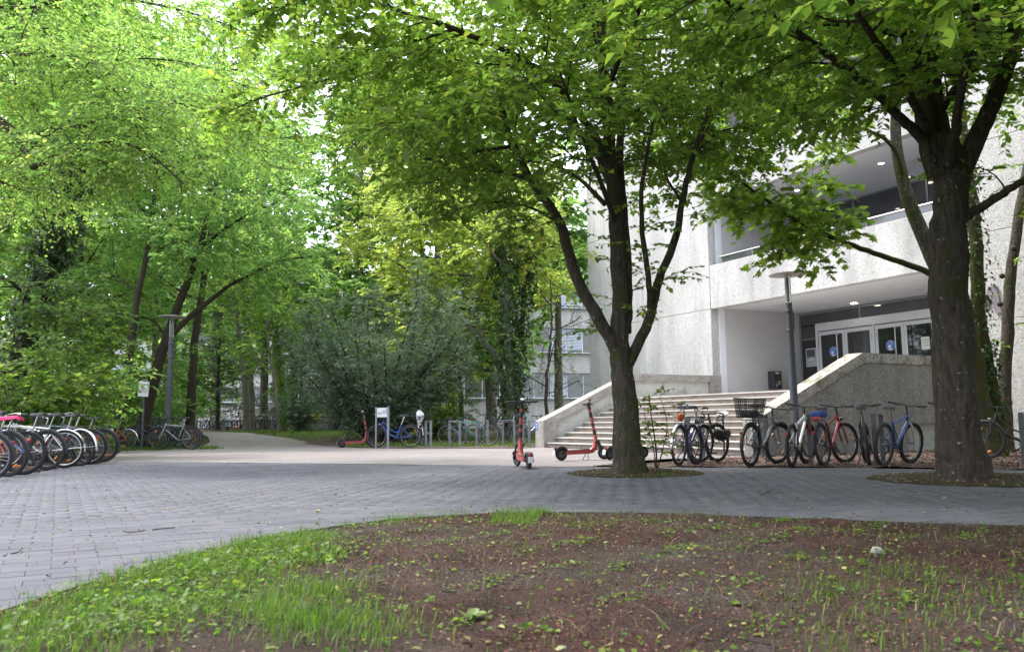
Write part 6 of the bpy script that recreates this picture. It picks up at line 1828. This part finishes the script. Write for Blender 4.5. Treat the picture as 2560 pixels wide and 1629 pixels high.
# ================================================================== LAMPS, SIGNS, TABLES
M_pole = paint('lamp_pole_grey', (0.075, 0.085, 0.10), 0.5, 0.2, 0.15, 5)
M_disc = paint('lamp_disc', (0.42, 0.40, 0.37), 0.6, 0, 0.12, 4)
m, nt, b = nodes('lamp_glass')
b.inputs['Base Color'].default_value = (0.9, 0.93, 0.93, 1); b.inputs['Roughness'].default_value = 0.12
b.inputs['Transmission Weight'].default_value = 0.85; b.inputs['IOR'].default_value = 1.3
nn_ = noise(nt, 6, 3, 0.6, objco(nt))
nt.links.new(ramp(nt, nn_.outputs[0], [(0.3, (0.8, 0.84, 0.84)), (0.7, (0.95, 0.97, 0.97))]), b.inputs['Base Color'])
M_lglass = m
def lamp(lab, p, H, rd, tilt=(0, 0)):
    l = thing('street_lamp', lab, 'street lamp', p, 0, 'park lamps with disc tops')
    l.rotation_euler = (tilt[0], tilt[1], 0.4)
    k = H / 3.6
    MB().lathe([(0.11 * k, -0.05), (0.11 * k, 0.02), (0.075 * k, 0.05), (0.07 * k, 2.0 * k), (0.062 * k, 2.62 * k), (0.06 * k, 3.0 * k)], 18).build('pole', M_pole, l)
    MB().lathe([(0.066 * k, 2.42 * k), (0.075 * k, 2.44 * k), (0.075 * k, 2.47 * k), (0.066 * k, 2.49 * k)], 18).build('collar', M_pole, l)
    MB().lathe([(0.066 * k, 2.80 * k), (0.074 * k, 2.82 * k), (0.074 * k, 2.85 * k), (0.066 * k, 2.87 * k)], 18).build('collar', M_pole, l)
    MB().box((0.085 * k, 0, 2.64 * k), (0.03 * k, 0.05 * k, 0.36 * k), None, 0.008).build('sensor_box', M_pole, l)
    MB().lathe([(0.056 * k, 3.0 * k), (0.058 * k, 3.04 * k), (0.058 * k, 3.52 * k), (0.05 * k, 3.54 * k)], 18).build('glass_cylinder', M_lglass, l)
    MB().tube([(0, 0, 3.02 * k), (0, 0, 3.5 * k)], 0.018 * k, 8).build('bulb_tube', M_white, l)
    MB().lathe([(0.10 * k, 3.53 * k), (rd, 3.548 * k), (rd, 3.562 * k), (0.12 * k, 3.60 * k), (0.02, 3.605 * k)], 36).build('disc_shade', M_disc, l)
lamp('tall grey lamp with pale disc top before the mossy stair parapet', G(1993, 1146), 3.62, 0.35, (0, -0.006))
lamp('grey disc-top lamp standing among the bicycles on the left', gx(423, 26.6), 4.35, 0.43)
fl = thing('far_lamp', 'thin distant grey lamp post right of the ivy-covered trunk', 'street lamp', gx(716, 52))
MB().tube([(0, 0, -.1), (0, 0, 3.9)], 0.06, 8).build('pole', M_galv, fl)
MB().box((-0.1, 0, 3.9), (0.3, 0.1, 0.08)).build('head', M_galv, fl)
ip = gx(955, 25.0)
sg = thing('info_sign', 'grey metal info sign with two white panels on two posts', 'sign', ip, rad(-8))
for x in (-0.19, 0.19):
    MB().box((x, 0, 0.6), (0.045 if x < 0 else 0.07, 0.05, 1.3), None, 0.006).build('post', M_galv, sg)
for z, w in ((1.15, 0.14), (1.0, 0.13)):
    pn = MB().box((0, -0.005, z), (0.32, 0.02, w), None, 0.003).build('panel', paint('sign_white', (0.68, 0.70, 0.74), 0.45, 0, 0.05), sg)
    if z < 1.1:
        MB().box((-0.07, -0.018, z + 0.035), (0.12, 0.003, 0.02)).build('text_line', M_mull, pn)
        MB().box((0.13, -0.018, z + 0.035), (0.02, 0.003, 0.02)).build('symbol', M_mull, pn)
    else:
        MB().box((0.06, -0.018, z - 0.03), (0.06, 0.003, 0.03)).build('symbol', M_galv, pn)
        MB().box((0.13, -0.018, z), (0.022, 0.003, 0.075)).build('stripe', M_mull, pn)
q = at(359, 972, 25.6)
bn = thing('poster_board', 'white poster with a street photo between the left trunks', 'poster', gx(359, 25.6), rad(-12))
zc = q.z - bn.location.z
MB().box((0, 0.03, zc / 2), (0.05, 0.05, zc), None, 0.005).build('post', M_pole, bn)
MB().box((0, 0, zc), (0.36, 0.02, 0.47), Matrix.Rotation(0.06, 3, 'Y'), 0.003).build('sheet', paint('poster_white', (0.66, 0.67, 0.70), 0.5, 0, 0.05), bn)
mt, nt, b = nodes('poster_photo')
nv = noise(nt, 9, 4, 0.7, objco(nt))
nt.links.new(ramp(nt, nv.outputs[0], [(0.35, (0.16, 0.06, 0.07)), (0.48, (0.45, 0.36, 0.36)), (0.6, (0.60, 0.60, 0.66)), (0.7, (0.2, 0.24, 0.34))]), b.inputs['Base Color'])
MB().box((0.0, -0.014, zc - 0.03), (0.33, 0.003, 0.16), Matrix.Rotation(0.06, 3, 'Y')).build('photo', mt, bn)
for dz in (0.16, 0.12):
    MB().box((-0.03, -0.014, zc + dz), (0.2, 0.003, 0.012), Matrix.Rotation(0.06, 3, 'Y')).build('text_line', M_galv, bn)
M_tab = paint('table_dark', (0.03, 0.032, 0.04), 0.5)
for (px, d, lab) in ((800, 48, 'black picnic table left of the yew'), (905, 48.5, 'black picnic table half behind the yew'), (880, 54, 'black picnic table nearest the far grey wall')):
    tb = thing('picnic_table', lab, 'table', gx(px, d), rad(4), 'black picnic tables')
    MB().box((0, 0, 0.74), (2.4, 0.75, 0.06), None, 0.01).build('table_top', M_tab, tb)
    for s in (-1, 1):
        MB().box((0, s * 0.75, 0.44), (2.4, 0.32, 0.05), None, 0.01).build('bench_seat', M_tab, tb)
        for x in (-0.9, 0.9):
            MB().box((x, s * 0.75, 0.2), (0.1, 0.26, 0.44)).build('bench_leg', M_tab, tb)
            MB().box((x, s * 0.25, 0.36), (0.1, 0.12, 0.72)).build('leg', M_tab, tb)
# ================================================================== GRASS, WEEDS, LITTER
L_grass = leafmat('grass_blade', (0.045, 0.105, 0.012), (0.10, 0.19, 0.025), 0.45, 2.0)
L_weed = leafmat('weed_leaf', (0.05, 0.12, 0.015), (0.12, 0.21, 0.03), 0.45, 2.0)
L_fall = leafmat('fallen_leaf', (0.12, 0.09, 0.04), (0.26, 0.28, 0.09), 0.2, 1.2)
L_brown = leafmat('catkin_bits', (0.045, 0.018, 0.014), (0.16, 0.062, 0.045), 0.0, 1.0, 0.9)
L_bits = leafmat('dry_bits', (0.08, 0.055, 0.04), (0.22, 0.17, 0.125), 0.0, 1.0, 0.9)
SOIL2 = [(p[0], p[1]) for p in SOIL]
def hsoil(x, y):
    return 0.006 + soil_z(x, y)
def sample(poly, n, inside=None, clump=None, jitter=0.0):
    xs, ys = [p[0] for p in poly], [p[1] for p in poly]
    out = []
    tries = 0
    while len(out) < n and tries < n * 40:
        tries += 1
        x, y = R.uniform(min(xs), max(xs)), R.uniform(min(ys), max(ys))
        if not in_poly(poly, x, y) or (inside and not inside(x, y)):
            continue
        if clump and R.random() > clump(x, y):
            continue
        out.append((x + R.gauss(0, jitter), y + R.gauss(0, jitter)) if jitter else (x, y))
    return out
def clumpf(f, thr, seed=0.0):
    def g(x, y):
        v = math.sin(x * f + seed) * math.sin(y * f * 1.3 + 1.7 * seed) + 0.6 * math.sin(x * f * 2.7 - y * f * 1.9 + seed) + 0.4 * math.sin(x * f * 5.1 + y * f * 4.3)
        return max(0.02, min(1, (v - thr) * 0.9))
    return g
def blades(name, label, pts, hgt, wid, mat, zf, lean=0.75, kind='stuff', parent=None):
    p = np.array([(x, y, zf(x, y)) for x, y in pts])
    n = len(p)
    a = NP.uniform(0, 2 * np.pi, n)
    h = NP.uniform(hgt[0], hgt[1], n) * NP.uniform(0.6, 1.0, n)
    w = NP.uniform(wid[0], wid[1], n)
    l = np.abs(NP.normal(0, lean, n)) * h
    d = np.stack([np.cos(a), np.sin(a), np.zeros(n)], 1)
    s = np.stack([-np.sin(a), np.cos(a), np.zeros(n)], 1)
    up = np.array([0, 0, 1.0])
    mid = p + d * (l * 0.35)[:, None] + up * (h * 0.6)[:, None]
    tip = p + d * l[:, None] + up * (h * (1 - 0.25 * np.minimum(1, l / h)))[:, None]
    V = np.stack([p - s * w[:, None] / 2, p + s * w[:, None] / 2, mid + s * w[:, None] * .38, mid - s * w[:, None] * .38, tip], 1).reshape(-1, 3)
    b = np.arange(n)[:, None] * 5
    T = np.concatenate([b + np.array([0, 1, 2]), b + np.array([0, 2, 3]), b + np.array([3, 2, 4])], 0)
    me = fastmesh(name, V, T, mat, np.repeat(NP.random(n), 5))
    return obj(name, me, parent, None, label, 'grass' if not parent else None, None, kind)
def flat_leaves(name, label, cat, pts, size, mat, zf, tmpl=LEAF4, tilt=0.25, lift=(0.002, 0.01), width=1.0):
    p = np.array([(x, y, zf(x, y) + R.uniform(*lift)) for x, y in pts])
    n = len(p)
    a = NP.uniform(0, 2 * np.pi, n)
    d = np.stack([np.cos(a), np.sin(a), NP.normal(0, tilt * 0.5, n)], 1)
    nn = np.array([0, 0, 1.0]) + NP.normal(0, tilt, (n, 3))
    me = leaf_mesh(name, tmpl, p, d, nn, NP.uniform(size[0], size[1], n), mat, width)
    return obj(name, me, None, None, label, cat, None, 'stuff')
def gpoly(px):
    return [tuple(G(*p).to_2d()) for p in px]
insoil = lambda x, y: in_poly(SOIL2, x, y)
view = lambda x, y: y > 1.8 and abs(x) < y * 0.66 + 0.15
main_patch = gpoly([(-60, 1590), (60, 1530), (300, 1448), (500, 1388), (660, 1350), (760, 1332), (840, 1345), (850, 1395), (800, 1430), (720, 1455), (600, 1500), (520, 1560), (480, 1629), (300, 1680), (-60, 1680)])
edge_dist = lambda x, y: min((Vector((x, y)) - e).length for e in [Vector(q) for q in EDGE_F])
EDGE_F = [(p.x, p.y) for p in crom([Vector((q.x, q.y, 0)) for q in EDGE], 8)]
blades('grass_patch', 'lush green grass along the foreground paving edge', sample(main_patch, 12500, insoil, lambda x, y: (0.8 if edge_dist(x, y) < 0.5 else 0.4) * clumpf(7.0, -0.75)(x, y) + 0.06, 0.06), (0.02, 0.085), (0.0018, 0.004), L_grass, hsoil)
patch2 = gpoly([(620, 1520), (700, 1480), (830, 1490), (880, 1540), (960, 1580), (1000, 1629), (900, 1660), (600, 1660), (590, 1580)])
blades('grass_tuft', 'bright grass tuft at the lower picture edge', sample(patch2, 2600, insoil, clumpf(9, 0.0, 2), 0.09), (0.03, 0.10), (0.0018, 0.004), L_grass, hsoil)
patch3 = gpoly([(1225, 1330), (1230, 1292), (1300, 1286), (1352, 1290), (1345, 1318), (1300, 1330)])
blades('grass_tuft', 'small grass tuft beside the paving edge at centre', sample(patch3, 650, insoil, clumpf(9, -0.4)), (0.04, 0.13), (0.0018, 0.004), L_grass, hsoil)
blades('sparse_grass', 'sparse grass blades scattered over the bare soil', sample(SOIL2, 4200, view, clumpf(7.3, 0.75, 1.0), 0.07), (0.02, 0.075), (0.002, 0.005), L_grass, hsoil)
right_patch = gpoly([(1950, 1480), (2100, 1420), (2350, 1440), (2600, 1500), (2600, 1680), (2000, 1680)])
blades('grass_patch', 'thin green grass patch at the lower right', sample(right_patch, 1000, view, clumpf(9, 0.45, 4), 0.12), (0.02, 0.08), (0.002, 0.005), L_grass, hsoil)
strip = [(p[0], p[1] - 0.02) for p in EDGE_F if p[0] < 0.6] + [(p[0] + 0.05, p[1] - 0.22) for p in reversed(EDGE_F) if p[0] < 0.6]
blades('edge_grass', 'tall grass fringe against the paving edge at left', sample(strip, 1500, None, clumpf(8, 0.1)), (0.04, 0.13), (0.0018, 0.004), L_grass, hsoil)
clov = gpoly([(150, 1560), (230, 1500), (420, 1440), (560, 1405), (700, 1380), (840, 1390), (820, 1425), (700, 1440), (590, 1480), (510, 1550), (440, 1629), (200, 1640)])
flat_leaves('clover_leaves', 'round clover and ground ivy leaves among the grass', 'weeds', sample(clov, 1900, insoil, clumpf(8, -0.5, 1), 0.14), (0.008, 0.034), L_weed, hsoil, LEAF4, 0.5, (0.01, 0.07), 1.5)
blades('straw', 'dry bleached grass straw lying among the green', sample(main_patch, 1500, insoil, None, 0.2) + sample(SOIL2, 1500, view), (0.03, 0.09), (0.0015, 0.003), L_bits, hsoil, 1.6)
flat_leaves('seedlings', 'tiny green seedlings dotted over the soil', 'seedlings', sample(SOIL2, 3600, view, clumpf(6.1, 0.3, 2.0)), (0.012, 0.03), L_weed, hsoil, LEAF4, 0.4, (0.005, 0.03), 1.2)
flat_leaves('fallen_leaves', 'yellow-green fallen leaves and bud scales on the soil', 'leaf litter', sample(SOIL2, 900, view), (0.010, 0.042), L_fall, hsoil, LEAF4, 0.5, (0.003, 0.012), 0.75)
flat_leaves('catkin_litter', 'reddish brown catkin litter covering the soil', 'leaf litter', sample(SOIL2, 28000, view, clumpf(1.6, -1.0, 3.0)), (0.006, 0.018), L_brown, hsoil, LEAF2, 0.7, (0.0, 0.008), 0.7)
flat_leaves('dry_litter', 'pale dry bits scattered over the soil', 'leaf litter', sample(SOIL2, 11000, view), (0.005, 0.02), L_bits, hsoil, LEAF2, 0.6, (0.0, 0.008), 0.7)
PAVE2 = [(p[0], p[1]) for p in PAVE]
flat_leaves('paving_litter', 'scattered bits and small leaves on the grey paving', 'leaf litter', sample(PAVE2, 800, lambda x, y: y < 16 and view(x, y)), (0.012, 0.045), L_fall, lambda x, y: 0.0, LEAF4, 0.3, (0.003, 0.008))
flat_leaves('paving_crumbs', 'dark crumbs and bud scales on the grey paving', 'leaf litter', sample(PAVE2, 2200, lambda x, y: y < 16 and view(x, y)), (0.008, 0.025), L_brown, lambda x, y: 0.0, LEAF2, 0.4, (0.002, 0.006))
flat_leaves('gravel_litter', 'dry brown leaves on the gravel under the right bicycles', 'leaf litter', sample(GB, 5200), (0.02, 0.06), L_bits, lambda x, y: 0.012 + gravel_z(x, y), LEAF2, 0.5, (0.003, 0.016))
flat_leaves('gravel_leaves', 'reddish dead leaves on the gravel under the right bicycles', 'leaf litter', sample(GB, 4200), (0.02, 0.06), L_brown, lambda x, y: 0.012 + gravel_z(x, y), LEAF2, 0.5, (0.003, 0.016))
for c_, r_, lab in ((PIT1 + Vector((0.1, 0.1, 0)), 0.95, 'dry leaf litter in the forked tree pit'), (PIT2 + Vector((0.25, 0.1, 0)), 1.2, 'dry leaf litter in the thick tree pit')):
    pl = [(c_.x + r_ * math.cos(k * .3), c_.y + r_ * math.sin(k * .3)) for k in range(21)]
    flat_leaves('pit_litter', lab, 'leaf litter', sample(pl, 1500), (0.012, 0.04), L_bits, lambda x, y: 0.005 + 0.05 * smooth(r_, r_ * .3, math.hypot(x - c_.x, y - c_.y)), LEAF2, 0.5, (0.003, 0.012))
    blades('pit_grass', lab.replace('dry leaf litter', 'short grass and moss'), sample([(x + 0.25, y - 0.1) for x, y in pl], 900, lambda x, y: math.hypot(x - c_.x, y - c_.y) < r_, clumpf(5, 0.1)), (0.02, 0.06), (0.003, 0.006), L_grass, lambda x, y: 0.01)
# moss in the joints of the near pavers
mj = []
for (x, y) in spots[:1500]:
    for s in (-1, 1):
        if R.random() < 0.5 and abs(x) < y:
            q = Vector((x, y)) + AX * (s * PL / 2) + AY * R.uniform(-.08, .08)
            mj.append((q.x, q.y))
flat_leaves('joint_moss', 'moss growing in the joints of the near pavers', 'moss', mj, (0.012, 0.03), leafmat('moss', (0.06, 0.075, 0.012), (0.13, 0.14, 0.03), 0.1, 1.2, 0.9), lambda x, y: -0.006, LEAF4, 0.2, (0.003, 0.008), 1.0)
# grass of the park lawn behind the racks
lawn = gpoly([(560, 1078), (640, 1083), (720, 1092), (820, 1106), (1000, 1108), (1340, 1108), (1340, 1092), (1200, 1084), (900, 1078), (700, 1074), (600, 1072)])
blades('park_lawn', 'short lawn grass behind the middle bicycle stands', sample(lawn, 11000, None, clumpf(0.5, -0.75, 5.0)), (0.05, 0.15), (0.012, 0.03), L_grass, lambda x, y: gz(x, y) - 0.06, 0.6)
flat_leaves('park_litter', 'bare litter patches on the park lawn', 'leaf litter', sample(lawn, 4000, None, clumpf(0.4, -0.2, 9.0)), (0.06, 0.13), L_bits, lambda x, y: gz(x, y) - 0.05, LEAF2, 0.3)
rk_edge = gpoly([(870, 1119), (1100, 1119), (1340, 1117), (1340, 1105), (870, 1105)])
blades('rack_weeds', 'weeds and grass around the middle stands', sample(rk_edge, 4200, None, clumpf(1.9, 0.2, 2.0)), (0.05, 0.2), (0.008, 0.016), L_grass, lambda x, y: gz(x, y), 0.6)
lw_edge = [(-13.5, 25.0), (-9.6, 25.2), (-9.2, 26.2), (-10, 27.5), (-13.5, 27.5)]
blades('lamp_weeds', 'weeds around the left lamp and grey bicycles', sample(lw_edge, 2600, None, clumpf(2.2, -0.2, 2.0)), (0.05, 0.2), (0.008, 0.016), L_grass, lambda x, y: gz(x, y) - 0.02, 0.6)

# ---- single small things on the ground
def lump(name, lab, cat, p, s, mat):
    mb_ = MB()
    V, Fc = [], []
    nn_, mm_ = 6, 9
    for i in range(nn_):
        ph = math.pi * i / (nn_ - 1)
        for k in range(mm_):
            a = 2 * math.pi * k / mm_
            j = 1 + R.uniform(-.18, .18)
            V.append((s[0] * j * math.sin(ph) * math.cos(a), s[1] * j * math.sin(ph) * math.sin(a), s[2] * (0.6 + math.cos(ph) * j)))
    for i in range(nn_ - 1):
        for k in range(mm_):
            Fc.append((i * mm_ + k, i * mm_ + (k + 1) % mm_, (i + 1) * mm_ + (k + 1) % mm_, (i + 1) * mm_ + k))
    mb_.add(V, Fc)
    o = mb_.build(name, mat, None, label=lab, cat=cat)
    o.location = p
    return o
M_stone = concrete('pale_stone', (0.24, 0.225, 0.20), (0.32, 0.305, 0.28))
def gs(px, py):
    q = G(px, py)
    for _ in range(3):
        dd = ray(px, py); tt = (hsoil(q.x, q.y) - CAMZ) / dd.z; q = CAM + dd * tt
    return q
lump('stone', 'pale fist-sized stone on the soil at right', 'stone', gs(2192, 1382), (0.035, 0.03, 0.022), M_stone)
lump('stone', 'small pale pebble at the paving edge', 'stone', gs(1778, 1303), (0.02, 0.018, 0.013), M_stone)
lump('stone', 'tiny white pebble near the right soil edge', 'stone', gs(2214, 1319), (0.012, 0.012, 0.014), M_stone)
lump('stone', 'small white pebble at the lower picture edge', 'stone', gs(1408, 1622), (0.012, 0.009, 0.007), M_stone)
def one_leaf(name, lab, cat, p, size, col, tilt, n=1, up=0.0):
    o = thing(name, lab, cat, p)
    mt_ = leafmat(name + '_' + lab.split()[0], tuple(c * .8 for c in col), col, 0.3, 1.5)
    for k in range(n):
        a = R.uniform(0, 6.28) if n == 1 else k * 6.28 / n + R.uniform(-.3, .3)
        d = np.array([[math.cos(a), math.sin(a), tilt]])
        obj('leaf_blade', leaf_mesh('leaf_blade', LEAF4, np.array([[0, 0, 0.004 + up]]), d, np.array([[-math.cos(a) * tilt, -math.sin(a) * tilt, 1.0]]), np.array([size * R.uniform(.8, 1.1)]), mt_, 1.2), o)
    return o
one_leaf('curled_leaf', 'brown curled dead leaf standing in the grass', 'leaf', gs(785, 1520), 0.075, (0.28, 0.17, 0.07), 1.3, 2)
one_leaf('seedling', 'two-leaved pale green seedling on the soil', 'plant', gs(1180, 1548), 0.06, (0.17, 0.24, 0.08), 0.6, 4)
for px, py, lab in ((2000, 1397, 'single yellow-green sprig right of centre'), (1837, 1513, 'yellow-green sprig at the lower middle'), (2076, 1448, 'bright weed rosette on the soil at right'), (1613, 1306, 'yellow-green sprig close to the paving edge')):
    one_leaf('sprig', lab, 'plant', gs(px, py), 0.032, (0.14, 0.19, 0.03), 0.5, 5)
M_twig = paint('twig_bark', (0.03, 0.024, 0.02), 0.9)
def twig(lab, pts):
    p0 = G(*pts[0][0])
    o = thing('fallen_twig', lab, 'twig', p0)
    for k, seg in enumerate(pts):
        q = [G(*s) - p0 + Vector((0, 0, 0.008 + 0.004 * i)) for i, s in enumerate(seg)]
        MB().tube(crom(q, 4), [0.004 if k == 0 else 0.0025] * (len(crom(q, 4))), 5).build('stem' if k == 0 else 'side_shoot', M_twig, o)
twig('thin dark twig lying on the paving at left', [[(380, 1326), (400, 1325), (438, 1323)], [(386, 1326), (392, 1324)]])
twig('curved thin twig left of the other paving twig', [[(308, 1329), (325, 1333), (345, 1333.5), (361, 1332)]])
twig('forked twig on the dark paving at right', [[(1900, 1240), (1918, 1232), (1932, 1228)], [(1930, 1243), (1950, 1228)], [(1928, 1243), (1905, 1212)]])
twig('bent twig at the left paving edge', [[(27, 1387), (45, 1384), (56, 1375)]])
twig('dark stick on the soil left of centre', [[(1525, 1395), (1555, 1396), (1582, 1394)]])
twig('dark stick beside the pale stone', [[(2120, 1384), (2150, 1382), (2180, 1379)]])

tm_ = MB()
for (x, y) in sample(SOIL2, 170, view):
    a = R.uniform(0, 6.28); l = R.uniform(0.03, 0.16)
    p = Vector((x, y, hsoil(x, y) + 0.005)); q = p + Vector((math.cos(a) * l, math.sin(a) * l, R.uniform(0, .012)))
    tm_.tube([p, (p + q) / 2 + rvec() * 0.008, q], R.uniform(0.001, 0.0028), 4)
tm_.build('twig_litter', M_twig, None, label='thin dark twigs scattered over the soil', cat='twigs', kind='stuff')
